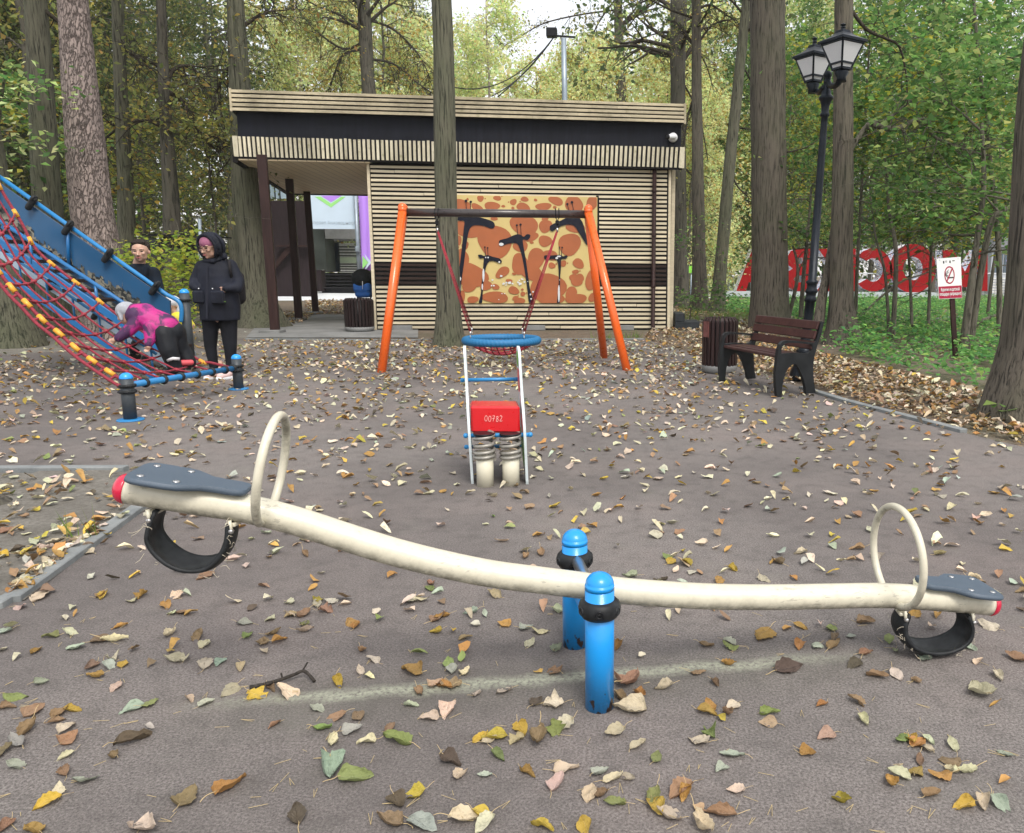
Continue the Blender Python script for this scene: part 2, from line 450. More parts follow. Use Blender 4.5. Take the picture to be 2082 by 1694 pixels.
c = g.mix(g.math('MULTIPLY', mk, .85), c, (.36, .38, .29))
bh = g.math('ADD', g.math('MULTIPLY', n2, .7), g.math('MULTIPLY', n1, 1.6))
M_RUB = g.out(c, .93, g.bump(bh, .55, .012))
rub = [G(-900, 745), G(0, 722), G(250, 706), G(430, 690), G(500, 688), G(760, 690), G(1050, 690), G(1310, 690), G(1400, 716), G(1520, 752), G(1640, 792), G(1720, 818), G(1960, 880), G(2400, 985)]
rub = [(p.x, p.y) for p in rub]+[(9, 2.2), (9, -3), (-12, -3), (-12, 6)]
sheet('playground_surface', rub, 0.0, M_RUB, label='purple-grey poured rubber playground floor')

# pale trodden soil on the left and the soil bed in the lower left
g = NG('dry_earth'); v = g.mapping()
n1 = g.noise(v, 3, 6, .65); n2 = g.noise(v, 40, 6, .7); n3 = g.noise(v, 240, 3, .7)
c = g.mix(g.ramp(n1, [(.35, 0), (.65, 1)]), (.155, .145, .125), (.28, .265, .235)); c = g.mix(g.ramp(n2, [(.4, 0), (.62, .75)]), c, (.11, .1, .082)); c = g.mix(g.ramp(n3, [(.45, 0), (.7, .4)]), c, (.36, .33, .29))
M_EARTH = g.out(c, .95, g.bump(g.math('ADD', n2, n3), .9, .012))
bed = [G(-700, 962), G(0, 966), G(245, 958), G(330, 1020), G(260, 1058), G(50, 1222), G(0, 1228), G(-700, 1245)]
def grid_sheet(name, poly, z, amp, m, step=.05, label=None, kind='structure'):
    """a slightly uneven earth surface cut to a polygon"""
    import bmesh
    xs = [p[0] for p in poly]; ys = [p[1] for p in poly]
    def inside(x, y):
        r = False; j = len(poly)-1
        for i in range(len(poly)):
            if (poly[i][1] > y) != (poly[j][1] > y) and x < (poly[j][0]-poly[i][0])*(y-poly[i][1])/(poly[j][1]-poly[i][1])+poly[i][0]: r = not r
            j = i
        return r
    mb = MB(); idx = {}; nx = int((max(xs)-min(xs))/step)+2; ny = int((max(ys)-min(ys))/step)+2
    vs = []; fs = []
    for i in range(nx):
        for j in range(ny):
            x = min(xs)+i*step; y = min(ys)+j*step
            if inside(x, y):
                idx[(i, j)] = len(vs); vs.append((x, y, z+amp*(mnoise.noise((x*3, y*3, 0))+.5*mnoise.noise((x*9, y*9, 3)))))
    for (i, j) in list(idx):
        if (i+1, j) in idx and (i, j+1) in idx and (i+1, j+1) in idx: fs.append((idx[(i, j)], idx[(i+1, j)], idx[(i+1, j+1)], idx[(i, j+1)]))
    mb.add(vs, fs); o = mb.build(name, m); return tag(o, label, None, None, kind)
bedP = [(p.x, p.y) for p in bed]
sheet('soil_bed_edge', bedP, .005, M_EARTH, label='dry soil bed inside the kerb, flat base')
grid_sheet('soil_bed', bedP, .017, .006, M_EARTH, label='dry soil bed inside the kerb on the lower left')
pal_ = [G(-900, 748), G(0, 724), G(250, 708), G(430, 692), G(500, 690), G(540, 655), G(380, 640), G(120, 648), G(-300, 660), G(-900, 672)]
sheet('trodden_path', [(p.x, p.y) for p in pal_], -.004, M_EARTH, label='pale trodden earth path behind the climbing frame')
# kerbs
g = NG('kerb_concrete'); v = g.mapping(); n1 = g.noise(v, 5, 5, .6); n2 = g.noise(v, 90, 4, .7)
c = g.mix(g.ramp(n1, [(.35, 0), (.7, 1)]), (.15, .165, .17), (.25, .265, .265)); c = g.mix(g.ramp(n2, [(.5, 0), (.7, .35)]), c, (.1, .1, .09))
M_KERB = g.out(c, .85, g.bump(n2, .3, .004))
def kerb(name, pts, wd, h0, h1, label, seg=1.0):
    mb = MB()
    for a, b in zip(pts[:-1], pts[1:]):
        d = (b-a); Ln = d.length; d.normalize(); k = max(1, round(Ln/seg))
        for i in range(k):
            p = a+d*(Ln*i/k+.003); q = a+d*(Ln*(i+1)/k-.003)
            mb.beam((p.x, p.y, (h0+h1)/2), (q.x, q.y, (h0+h1)/2), wd, h1-h0, bev=.004)
    o = mb.build(name, M_KERB); return tag(o, label, None, None, 'structure')
kerb('bed_kerb', [G(290, 1030), G(20, 1226)], .075, -.1, .028, 'grey concrete kerb slanting along the soil bed', .9)
kerb('bed_kerb_front', [G(20, 1230), G(-700, 1252)], .075, -.1, .0275, 'grey concrete kerb at the near side of the soil bed')
kerb('bed_kerb_back', [G(-700, 962), G(258, 958)], .07, -.1, .034, 'grey concrete kerb at the far side of the soil bed')
kerb('edge_kerb', [G(1630, 790), G(1720, 818), G(1960, 880)], .08, -.1, .03, 'grey concrete kerb between playground and leaf litter on the right')
kerb('building_kerb', [G(500, 690), G(760, 692), G(900, 692), G(1310, 690)], .08, -.1, .02, 'low kerb along the front of the kiosk')

# concrete slab under the canopy, plaza, side path
g = NG('concrete'); v = g.mapping(); n1 = g.noise(v, 1.5, 6, .6); n2 = g.noise(v, 60, 5, .7)
c = g.mix(g.ramp(n1, [(.35, 0), (.7, 1)]), (.16, .165, .165), (.27, .275, .275)); c = g.mix(g.ramp(n2, [(.45, 0), (.7, .4)]), c, (.12, .12, .11))
M_CONC = g.out(c, .9, g.bump(n2, .3, .004))
g = NG('plaza_paving'); v = g.mapping(); n1 = g.noise(v, .5, 5, .6); n2 = g.noise(v, 30, 5, .7)
c = g.mix(g.ramp(n1, [(.3, 0), (.7, 1)]), (.66, .69, .73), (.76, .79, .83)); c = g.mix(g.ramp(n2, [(.5, 0), (.7, .25)]), c, (.3, .3, .3))
M_PLAZA = g.out(c, .8)
sheet('canopy_slab', [(p.x, p.y) for p in [G(500, 687), G(850, 687), G(850, 640), G(645, 640), G(520, 664)]], .006, M_CONC, label='grey concrete slab under the kiosk canopy')
a_, b_ = G(-200, 611), G(2600, 606)
sheet('plaza', [(p.x, p.y) for p in [G(480, 611), G(1000, 611), G(1330, 608), G(1500, 605), G(2300, 600), G(2300, 577), G(1300, 577), G(480, 583)]], -.004, M_PLAZA, label='pale paved plaza beyond the kiosk')
sheet('side_path', [(p.x, p.y) for p in [G(1350, 662), G(1480, 655), G(2600, 640), G(2600, 634), G(1480, 648), G(1350, 652)]], -.003, M_CONC, label='narrow grey path beside the kiosk')

# ================================================================== BARK
def bark(name, c_dark, c_light, moss=(.07, .085, .04), mossamt=.4, sx=40.0, sz=2.4, plates=False, strength=1.0):
    g = NG(name)
    if plates:
        v = g.mapping((1.9, 1.9, .62)); d = g.noise(v, 7, 5, .65)
        mixv = g.N.new('ShaderNodeVectorMath'); mixv.operation = 'ADD'
        cmb = g.N.new('ShaderNodeCombineXYZ'); s_ = g.math('MULTIPLY', g.math('SUBTRACT', d, .5), .30); g.link(s_, cmb.inputs[0]); g.link(s_, cmb.inputs[1]); g.link(s_, cmb.inputs[2])
        g.link(v, mixv.inputs[0]); g.link(cmb.outputs[0], mixv.inputs[1])
        e = g.voro(mixv.outputs[0], 11, 'DISTANCE_TO_EDGE'); cc = g.sep(g.voro(mixv.outputs[0], 11, 'F1', 'Color'))[0]
        ridge = g.ramp(e, [(0, 0), (.04, .4), (.11, 1)]); fine = g.noise(g.mapping((1, 1, 1)), 60, 5, .7)
        tone = g.mix(g.math('ADD', g.math('MULTIPLY', cc, .6), g.math('MULTIPLY', fine, .4)), tuple(x*.7 for x in c_light), tuple(min(1, x*1.25) for x in c_light))
        col = g.mix(ridge, c_dark, tone); h = g.math('ADD', ridge, g.math('MULTIPLY', fine, .35))
        return g.out(col, .95, g.bump(h, strength, .03))
    v = g.mapping((sx, sx, sz)); v2 = g.mapping((sx*2.2, sx*2.2, sz*3)); v3 = g.mapping((1, 1, .6))
    n1 = g.noise(v, 1.0, 5, .62, .6); n2 = g.noise(v2, 1.6, 5, .7); n3 = g.noise(v3, 1.3, 4, .6); n4 = g.noise(g.mapping((1, 1, 1)), 90, 3, .7)
    h = g.math('ADD', g.math('MULTIPLY', g.ramp(n1, [(.32, 0), (.47, .7), (.66, 1)]), .75), g.math('MULTIPLY', n2, .4))
    col = g.mix(g.ramp(h, [(.40, 0), (.60, .55), (.85, 1)]), c_dark, c_light)
    col = g.mix(g.math('MULTIPLY', g.ramp(n4, [(.4, 0), (.7, 1)]), .3), col, tuple(x*.6 for x in c_light))
    col = g.mix(g.math('MULTIPLY', g.ramp(n3, [(.42, 0), (.66, 1)]), mossamt), col, moss, 'MIX')
    return g.out(col, .95, g.bump(h, strength, .022))
M_BARK = bark('bark_grey_brown', (.016, .014, .011), (.135, .116, .092), mossamt=.3)
M_BARKG = bark('bark_green_grey', (.016, .016, .011), (.135, .130, .092), (.06, .08, .035), .4)
M_BARKD = bark('bark_dark', (.022, .020, .016), (.10, .09, .072), (.05, .06, .03), .35, sx=18)
M_PINE = bark('bark_pine_plates', (.10, .075, .068), (.29, .235, .215), plates=True)
M_TWIG = mat('twig_bark', (.045, .038, .03), .9, var=.4, vs=20)
M_STEM = bark('bark_sapling', (.05, .045, .035), (.16, .145, .115), mossamt=.4, sx=30, sz=4)
M_BIRCH = bark('bark_pale', (.12, .10, .085), (.42, .36, .32), mossamt=.1, sx=8, sz=10)

def trunk_mesh(mb, pts, rad, n=28, step=.16, flare=0.0, seed=0, ridge=.035):
    """smooth tapered trunk through pts with lobed cross-section and root flare"""
    P = []; R = []
    for i in range(len(pts)-1):
        a, b = pts[i], pts[i+1]; k = max(1, int((b-a).length/step))
        for j in range(k): P.append(a.lerp(b, j/k)); R.append(rad[i]+(rad[i+1]-rad[i])*j/k)
    P.append(pts[-1]); R.append(rad[-1])
    z0 = P[0].z; vs = []; N = len(P)
    for i in range(N):
        h = P[i].z-z0; fl = flare*math.exp(-max(h, 0)/(R[0]*1.5))
        wob = Vector((mnoise.noise((h*.5, seed, 0)), mnoise.noise((h*.5, seed, 9)), 0))*R[i]*.12*(min(1, h))
        for k in range(n):
            a = 2*PI*k/n; ca, sa = math.cos(a), math.sin(a)
            lob = (1+.5*mnoise.noise((ca*2.2+seed, sa*2.2, 1)))
            r = R[i]*(1+fl*lob+ridge*mnoise.noise((ca*5+seed, sa*5, h*.7))+ridge*1.2*mnoise.noise((ca*14, sa*14+seed, h*1.3)))
            vs.append(P[i]+wob+Vector((ca*r, sa*r, 0)))
    fs = [(i*n+k, i*n+(k+1) % n, (i+1)*n+(k+1) % n, (i+1)*n+k) for i in range(N-1) for k in range(n)]
    fs.append(tuple((N-1)*n+k for k in range(n)))
    mb.add(vs, fs)
def limb(mb, p, d, L, r, depth, tips, rs, droop=0.0, wander=.25, n=6, kids=3, seg=None):
    d = d.normalized(); k = max(3, int(L/.35)); k = min(k, 7); path = [p]; q = p.copy()
    for i in range(k):
        d = (d+Vector((rs.normal()*wander, rs.normal()*wander, rs.normal()*wander-droop)) * .5).normalized()
        q = q+d*(L/k); path.append(q.copy())
    rr = [r*(1-.75*i/k) for i in range(k+1)]
    mb.tube(path, rr, n=n, caps=False)
    if seg is not None: seg.append((path, r))
    if depth <= 0:
        tips.append(path[-1]); tips.append(path[k//2+1]); return
    for j in range(kids):
        t = rs.uniform(.25, 1.0); i = min(k-1, int(t*k)); pp = path[i].lerp(path[i+1], t*k-i)
        dd = (path[i+1]-path[i]).normalized()
        s = Vector((rs.normal(), rs.normal(), rs.normal()*.7)); s = (s-dd*s.dot(dd)).normalized()
        limb(mb, pp, dd*.75+s*rs.uniform(.5, 1), L*rs.uniform(.45, .7), r*(1-.75*t)*.6+.003, depth-1, tips, rs, droop, wander, max(3, n-1), kids, seg)
    tips.append(path[-1])

YELG = [(.34, .36, .05, 3), (.45, .40, .06, 2), (.20, .27, .05, 2), (.42, .28, .05, 1)]
GREEN = [(.09, .19, .055, 3), (.15, .28, .075, 3), (.25, .38, .12, 2), (.42, .46, .16, .8)]
DARKG = [(.08, .13, .055, 3), (.13, .17, .065, 3), (.22, .25, .08, 2), (.38, .35, .10, 1)]
AUT = [(.26, .28, .09, 3), (.40, .37, .10, 2), (.18, .22, .075, 3), (.38, .27, .08, 1)]
BRIGHT = [(.68, .78, .36, 3), (.80, .82, .42, 3), (.56, .70, .34, 2), (.84, .74, .36, 1)]

def near_tree(name, label, pix, mb_, group, flare=.5, Y=None, htop=10.5, seed=1, crownn=700, n=36, base=None, lo=2, colors=DARKG):
    """pix: list of (px,py,width px) from foot to the top of the frame; the trunk stands in the vertical plane of its foot"""
    b = base or G(pix[0][0], pix[0][1]); Yb = b.y
    pts = [Vector((b.x, b.y, -.05))]; rad = [pix[0][2]/2*m_per_px(b)]
    for (x, y, w_) in pix[1:]:
        p = HY(x, y, Yb); pts.append(p); rad.append(w_/2*m_per_px(p))
    d = (pts[-1]-pts[-2]).normalized(); d = (d+Vector((0, 0, .6))).normalized()
    while pts[-1].z < htop: pts.append(pts[-1]+d*1.5); rad.append(rad[-1]*.93)
    t = thing(name, label, 'tree', (b.x, b.y, 0), group)
    mb = MB(); trunk_mesh(mb, pts, rad, n=n, flare=flare, seed=seed); mb.build('trunk', mb_, t)
    rs = np.random.default_rng(seed); mb = MB(); tips = []
    for i in range(9):
        a = rs.uniform(0, 2*PI); z0 = pts[-1]-Vector((0, 0, rs.uniform(0, 2.5)))
        limb(mb, z0, Vector((math.cos(a), math.sin(a), rs.uniform(.3, 1))), rs.uniform(1.8, 3.2), rad[-1]*.35, 1, tips, rs, kids=3, n=5)
    cr = mb.build('branch', M_TWIG, t)
    T = np.array([tuple(p) for p in tips]); idx = rs.integers(0, len(T), crownn)
    P = T[idx]+rs.normal(size=(crownn, 3))*np.array([.55, .55, .4])
    me = leaf_mesh('crown', P, .2, pal(crownn, colors, r=rs), M_LEAF, off=LOC[t.name], seed=seed)
    o = bpy.data.objects.new('crown', me); C.objects.link(o); o.parent = t
    return t, b, pts, rad

NT = {}
def nt_(key, *a, **k): NT[key] = near_tree(*a, **k)
GRP_L = 'trees standing in the left wood'; GRP_R = 'trees beside the path on the right'
nt_('T1', 'tree', 'thick grey-green tree trunk behind the rope net, at the left edge', [(28, 704, 96), (12, 620, 84), (-8, 480, 78), (-45, 250, 70), (-90, 0, 62)], M_BARKG, GRP_L, seed=11, flare=.25)
nt_('T2', 'tree', 'straight mossy tree left of the scaly pine, behind the rope net', [(112, 682, 62), (104, 520, 54), (92, 350, 50), (83, 150, 44), (72, 0, 40)], M_BARKG, GRP_L, seed=12)
nt_('T3', 'pine_tree', 'tall pine with pinkish scaly bark behind the slide', [(226, 690, 86), (205, 540, 78), (190, 440, 76), (170, 250, 68), (158, 120, 60), (148, 0, 54)], M_PINE, GRP_L, seed=13, flare=.15)
nt_('T4', 'tree', 'slim mossy tree between the pine and the forked tree', [(262, 662, 38), (256, 450, 32), (250, 250, 26), (240, 60, 22), (238, 0, 21)], M_BARKG, GRP_L, seed=14, n=20)
nt_('T5', 'tree', 'slim dark tree with a hooked branch above the man', [(364, 664, 42), (350, 470, 34), (338, 250, 24), (331, 120, 20), (328, 0, 18)], M_BARKD, GRP_L, seed=15, n=20)
nt_('T6', 'tree', 'leaning furrowed tree at the left corner of the kiosk', [(536, 664, 66), (521, 600, 54), (506, 450, 52), (496, 330, 49), (487, 160, 40), (478, 0, 32)], M_BARKG, GRP_L, seed=16, flare=.7)
nt_('T7', 'tree', 'dark tree with bare drooping branches behind the kiosk roof', [(775, 600, 40), (750, 180, 27), (738, 0, 26)], M_BARKD, 'trees behind the kiosk', seed=17, n=16)
nt_('T8', 'tree', 'straight tree standing right in front of the kiosk wall', [(913, 703, 48), (911, 640, 47), (909, 480, 44), (906, 300, 44), (902, 150, 42), (897, 0, 40)], M_BARKG, 'trees in front of the kiosk', seed=18, flare=.55, n=44)
nt_('T9', 'tree', 'thin dark tree rising behind the right half of the kiosk roof', [(1272, 600, 26), (1263, 205, 21), (1256, 0, 17)], M_BARKD, 'trees behind the kiosk', seed=19, n=16)
nt_('T10', 'tree', 'dark tree just behind the right corner of the kiosk', [(1383, 624, 34), (1380, 450, 32), (1378, 210, 30), (1380, 0, 34)], M_BARKD, GRP_R, seed=20, n=24)
nt_('T11', 'tree', 'slender upright tree right of the kiosk, beside the leaning one', [(1423, 632, 32), (1420, 450, 26), (1417, 200, 21), (1415, 0, 19)], M_BARK, GRP_R, seed=21, n=24)
nt_('T12', 'tree', 'tree leaning to the right between the kiosk and the thickest trunk', [(1457, 636, 30), (1464, 560, 26), (1482, 350, 24), (1506, 120, 21), (1518, 0, 19)], M_BARKG, GRP_R, seed=22, n=24)
nt_('T13', 'tree', 'thickest straight trunk behind the bench', [(1566, 668, 76), (1565, 600, 73), (1564, 400, 71), (1562, 200, 71), (1560, 0, 70)], M_BARK, GRP_R, seed=23, flare=.2, n=56)
nt_('T14', 'tree', 'tree with a bent side branch right of the black lamp post', [(1716, 700, 58), (1710, 620, 46), (1712, 450, 44), (1714, 250, 41), (1716, 100, 38), (1716, 0, 37)], M_BARK, GRP_R, seed=24, flare=.7, n=40)
nt_('T15', 'tree', 'massive flaring trunk at the right edge of the picture', [(2082, 852, 150), (2098, 700, 118), (2112, 480, 112), (2128, 250, 106), (2150, 0, 100)], M_BARK, GRP_R, seed=25, flare=.28, n=64)

def sprig(parent_key, name, paths, m=M_TWIG, r0=.03, seed=3, kids=4, depth=1, leaves=0, lsize=.06, colors=AUT, Yoff=0.0, spread=.18, droop=.1, kidL=.6, lname='leaves'):
    """limbs drawn as (px,py) polylines in the plane of their tree, with side twigs"""
    t, b, _, _ = NT[parent_key]; rs = np.random.default_rng(seed); mb = MB(); tips = []
    for path in paths:
        P = [HY(x, y, b.y+Yoff+(k*.12)) for k, (x, y) in enumerate(path)]
        P = spl(P, 4); N = len(P)
        mb.tube(P, [r0*(1-.7*i/N) for i in range(N)], n=7, caps=False)
        for i in range(3, N, 2):
            for _ in range(kids):
                d = (P[i]-P[i-1]).normalized(); s = Vector((rs.normal(), rs.normal(), rs.normal()*.8-.2))
                limb(mb, P[i], d*.5+s.normalized(), kidL*rs.uniform(.4, 1.1), r0*.28, depth, tips, rs, droop, .3, 4, 3)
        tips.append(P[-1])
    mb.build(name, m, t)
    if leaves:
        T = np.array([tuple(p) for p in tips]); k = rs.integers(0, len(T), leaves)
        P = T[k]+rs.normal(size=(leaves, 3))*spread
        me = leaf_mesh(lname, P, lsize, pal(leaves, colors, r=rs), M_LEAF, off=LOC[t.name], seed=seed)
        o = bpy.data.objects.new(lname, me); C.objects.link(o); o.parent = t
sprig('T14', 'branch', [[(1700, 338), (1732, 300), (1766, 252), (1800, 245), (1850, 212), (1920, 205)], [(1772, 252), (1820, 262), (1860, 245), (1888, 246), (1896, 275), (1950, 300), (2010, 318)]], M_STEM, r0=.055, seed=31, kids=2, depth=1, leaves=0)
sprig('T14', 'side_stem', [[(1664, 655), (1672, 600), (1684, 540), (1697, 440), (1700, 338)]], M_BARK, r0=.11, seed=32, kids=0)
sprig('T14', 'branch', [[(1730, 20), (1762, 60), (1800, 78), (1828, 95), (1842, 150), (1845, 210)]], M_TWIG, r0=.035, seed=33, kids=2)
sprig('T5', 'branch', [[(338, 175), (346, 150), (365, 135), (395, 134)], [(340, 185), (370, 205), (400, 260), (430, 300)], [(345, 265), (300, 245), (250, 255), (210, 285)]], M_TWIG, r0=.06, seed=34, kids=3, leaves=500, lsize=.1, colors=AUT, kidL=1.2)
sprig('T7', 'branch', [[(745, 60), (690, 30), (640, 10), (590, -20)], [(745, 80), (700, 100), (640, 60), (600, 10)], [(750, 120), (800, 130), (850, 170), (880, 190)], [(748, 100), (700, 110), (680, 150), (668, 185)], [(748, 40), (800, 60), (850, 110), (875, 160)]], M_TWIG, r0=.07, seed=35, kids=6, depth=2, leaves=2600, lsize=.13, colors=[(.50, .44, .10, 3), (.36, .37, .09, 3), (.52, .34, .09, 2), (.22, .25, .07, 1)], droop=.35, kidL=1.9, spread=.3)
sprig('T9', 'branch', [[(1262, 110), (1225, 125), (1190, 165), (1160, 200)], [(1258, -10), (1215, 50), (1195, 110), (1185, 190)], [(1258, 20), (1180, 30), (1100, 50), (1030, 90), (1005, 70)], [(1262, 60), (1310, 90), (1350, 130)]], M_TWIG, r0=.05, seed=36, kids=4, depth=1, leaves=1300, lsize=.13, colors=[(.2, .2, .05, 3), (.3, .26, .06, 2), (.16, .12, .04, 2)], kidL=1.3, spread=.3)
sprig('T11', 'branch', [[(1416, 20), (1445, 10), (1475, 30), (1498, 42)], [(1418, 90), (1450, 50), (1490, 40)], [(1419, 180), (1400, 230), (1390, 300)], [(1418, 100), (1395, 70), (1370, 40)]], M_TWIG, r0=.045, seed=37, kids=4, depth=2, leaves=900, lsize=.08, colors=AUT, kidL=1.0, droop=.3)
sprig('T10', 'branch', [[(1380, 60), (1430, 120), (1450, 180)], [(1378, 150), (1420, 230), (1440, 330)], [(1378, 330), (1400, 350), (1430, 390)]], M_TWIG, r0=.04, seed=38, kids=4, depth=2, leaves=500, lsize=.08, colors=AUT, kidL=1.0, droop=.3)
sprig('T12', 'branch', [[(1508, 140), (1520, 150), (1530, 180)], [(1490, 262), (1505, 260), (1528, 264)], [(1485, 350), (1500, 380), (1520, 400)]], M_TWIG, r0=.035, seed=39, kids=2, depth=1)
sprig('T13', 'branch', [[(1596, 310), (1640, 300), (1680, 270)], [(1598, 460), (1625, 470), (1650, 480)]], M_TWIG, r0=.02, seed=40, kids=2, depth=1)
sprig('T2', 'branch', [[(88, 20), (120, 45), (150, 80), (185, 120)]], M_TWIG, r0=.045, seed=41, kids=1, depth=1)
sprig('T4', 'branch', [[(243, 100), (262, 108), (290, 122), (320, 130)], [(254, 330), (225, 300), (195, 290)]], M_TWIG, r0=.05, seed=42, kids=4, depth=2, leaves=900, lsize=.11, colors=AUT, kidL=1.2)
sprig('T6', 'branch', [[(484, 120), (455, 150), (440, 190)], [(500, 330), (470, 300), (440, 290)], [(486, 60), (530, 30), (570, 20)]], M_TWIG, r0=.05, seed=43, kids=5, depth=2, leaves=1200, lsize=.1, colors=AUT, kidL=1.4, droop=.3)

# ================================================================== forest trees: a few grown once, then copied
def proto(name, seed, H, r0, lo, spread, nleaf, lsize, colors, m_tr, nl=26, droop=.1, kids=3, depth=2, leafsd=.35):
    rs = np.random.default_rng(seed)
    t = thing(name, None, 'tree', (0, 0, 0)); mb = MB()
    lean = Vector((rs.normal()*.03, rs.normal()*.03, 0)); pts = []
    for i in range(9):
        z = H*i/8; pts.append(Vector((lean.x*z+.1*rs.normal()*(i > 0), lean.y*z+.1*rs.normal()*(i > 0), z)))
    pts[0].z = -.1
    rad = [r0*(1-.8*i/8) for i in range(9)]
    trunk_mesh(mb, pts, rad, n=12, step=.8, flare=.35, seed=seed)
    tips = []
    for i in range(nl):
        z = lo+(H-lo)*(i+rs.random())/nl; k = min(7, int(z/H*8)); p = pts[k].lerp(pts[k+1], z/H*8-k)
        a = rs.uniform(0, 2*PI); L = spread*(1.0-.55*(z/H))*rs.uniform(.5, 1.1)
        limb(mb, p, Vector((math.cos(a), math.sin(a), rs.uniform(.1, .8))), L, r0*.22, depth, tips, rs, droop, .25, 4, kids)
    mb.build('trunk', m_tr, t)
    T = np.array([tuple(p) for p in tips]); k = rs.integers(0, len(T), nleaf)
    P = T[k]+rs.normal(size=(nleaf, 3))*np.array([leafsd, leafsd, leafsd*.8])
    me = leaf_mesh('crown', P, lsize, pal(nleaf, colors, r=rs), M_LEAF, seed=seed)
    o = bpy.data.objects.new('crown', me); C.objects.link(o); o.parent = t
    return t
def place(p, x, y, rz, s, label, group, used=set()):
    o = p if p.name not in used else copy_tree(p)
    used.add(p.name)
    if o is p: used.add(o.name)
    o.location = (x, y, 0); o.rotation_euler = (0, 0, rz); o.scale = (s, s, s)
    tag(o, label, 'tree', group); return o
P_DARK = [proto('forest_tree', 101, 20, .24, 4.5, 4.2, 7500, .155, DARKG, M_BARKG, nl=34, droop=.25, kids=4),
          proto('forest_tree', 102, 22, .20, 5.0, 4.0, 6500, .155, AUT, M_BARKD, nl=32, droop=.35, kids=4)]
P_BRIGHT = [proto('birch_tree', 103, 19, .17, 3.0, 4.4, 14000, .2, BRIGHT, M_BIRCH, nl=34, droop=.5, kids=4),
            proto('forest_tree', 104, 17, .18, 2.5, 4.8, 14000, .22, BRIGHT+[(.5, .36, .1, 2)], M_BARKD, nl=34, droop=.1, kids=4)]
P_GREEN = [proto('forest_tree', 105, 18, .16, 3.6, 4.4, 8500, .19, GREEN, M_BARKD, nl=36, droop=.2, kids=4),
           proto('forest_tree', 106, 15, .12, 3.2, 4.0, 7500, .18, GREEN+YELG, M_STEM, nl=34, droop=.2, kids=4)]
rs = np.random.default_rng(55)
BK = [(60, 'beyond the left picture edge'), (180, 'left of the pine'), (330, 'right of the pine'), (480, 'above the hooded woman'), (700, 'above the canopy'), (870, 'left of the wall tree'), (1040, 'above the mural'), (1180, 'around the floodlight mast'), (1400, 'above the kiosk right end'), (1560, 'by the leaning tree'), (1720, 'behind the lamp post'), (1860, 'left of the no-smoking sign'), (2050, 'behind the no-smoking sign'), (9999, 'past the massive trunk')]
def spread_trees(protos, x0, x1, y0, y1, n, label, group, smin=.8, smax=1.15, mind=2.2, avoid=None):
    """x0,x1 as photo-x bounds on the ground, y as distance"""
    pts = []; tries = 0
    while len(pts) < n and tries < 6000:
        tries += 1; Y = math.sqrt(rs.uniform(y0*y0, y1*y1)); px = rs.uniform(x0, x1); X = (px-CX)/FPX*Y*.985
        if any((X-a)**2+(Y-b)**2 < mind**2 for a, b in pts) or (avoid and avoid(X, Y)): continue
        pts.append((X, Y)); p = protos[rs.integers(0, len(protos))]
        sc = rs.uniform(smin, smax); kd = {'birch_tree': 'pale-barked', 'forest_tree': 'dark-barked'}[p.name.split('.')[0]]; wh = next(w_ for lim, w_ in BK if px < lim); dd = 'nearer' if Y < (y0+y1)/2 else 'farther'; sz = 'tall' if sc > (smin+smax)/2 else 'shorter'
        place(p, X, Y, rs.uniform(0, 6.28), sc, f'{dd} {sz} {kd} {label} {wh}', f'{group} {wh}')
def av(X, Y): 
    p = proj(Vector((X, Y, 0))); k = 4.6*FPX/Y; return (495-k < p[0] < 760+k and Y < 48) or (X > -3.5 and X < 3.5 and Y < 27) or (495 < p[0] < 760 and Y < 56)
spread_trees(P_DARK, -500, 560, 24, 36, 22, 'tree in the left wood', 'forest trees of the left wood', avoid=av, mind=2.4)
spread_trees(P_DARK, -600, 600, 34, 58, 34, 'distant tree in the left wood', 'distant trees of the left wood', avoid=av, mind=2.6)
spread_trees(P_DARK+P_BRIGHT, 560, 860, 38, 60, 14, 'yellow-green tree beyond the kiosk', 'trees beyond the kiosk roof', avoid=av, mind=3)
spread_trees(P_BRIGHT, 840, 1420, 42, 62, 22, 'bright tree far beyond the kiosk', 'bright trees far beyond the kiosk', smin=.60, smax=.82, avoid=av, mind=3.4)
spread_trees(P_BRIGHT+P_GREEN, 1380, 1620, 47, 64, 12, 'light green tree across the plaza', 'trees across the plaza', avoid=av, mind=3)
spread_trees(P_GREEN, 1560, 2400, 47, 64, 28, 'green tree past the letters', 'green trees behind the red letters', avoid=av, mind=3)

# ------------------------------------------------------------------ far woods read as one mass of foliage
n = 75000
ang = rng.random(n); px = -700+ang*3300; Yd = 60+16*rng.random(n)
X = (px-CX)/FPX*Yd
top = 25+3*np.sin(px*.013)+2*np.sin(px*.037+1)
top = np.where((px > 820) & (px < 1480), 16.6+1.3*np.sin(px*.021)+1.0*np.sin(px*.057), top)
Z = top*rng.random(n)**.9*(.9+.2*rng.random(n))
tl = pal(n, DARKG, .25)*.6; tb = pal(n, BRIGHT, .2); tg = pal(n, GREEN+YELG, .2)*.9
wb = np.clip((px-650)/250, 0, 1)[:, None]; wg = np.clip((px-1430)/200, 0, 1)[:, None]
tt = tl*(1-wb)+tb*wb; tt = tt*(1-wg)+tg*wg
kp = rng.random(n) < np.where((px > 860) & (px < 1500), .75, np.where(px > 1560, .5, .9)); X, Yd, Z, tt = X[kp], Yd[kp], Z[kp], tt[kp]
me = leaf_mesh('far_woods', np.stack([X, Yd, Z], 1), .62, tt, M_LEAF, seed=5)
o = bpy.data.objects.new('far_woods', me); C.objects.link(o); tag(o, 'far wall of autumn foliage behind everything', None, None, 'stuff')

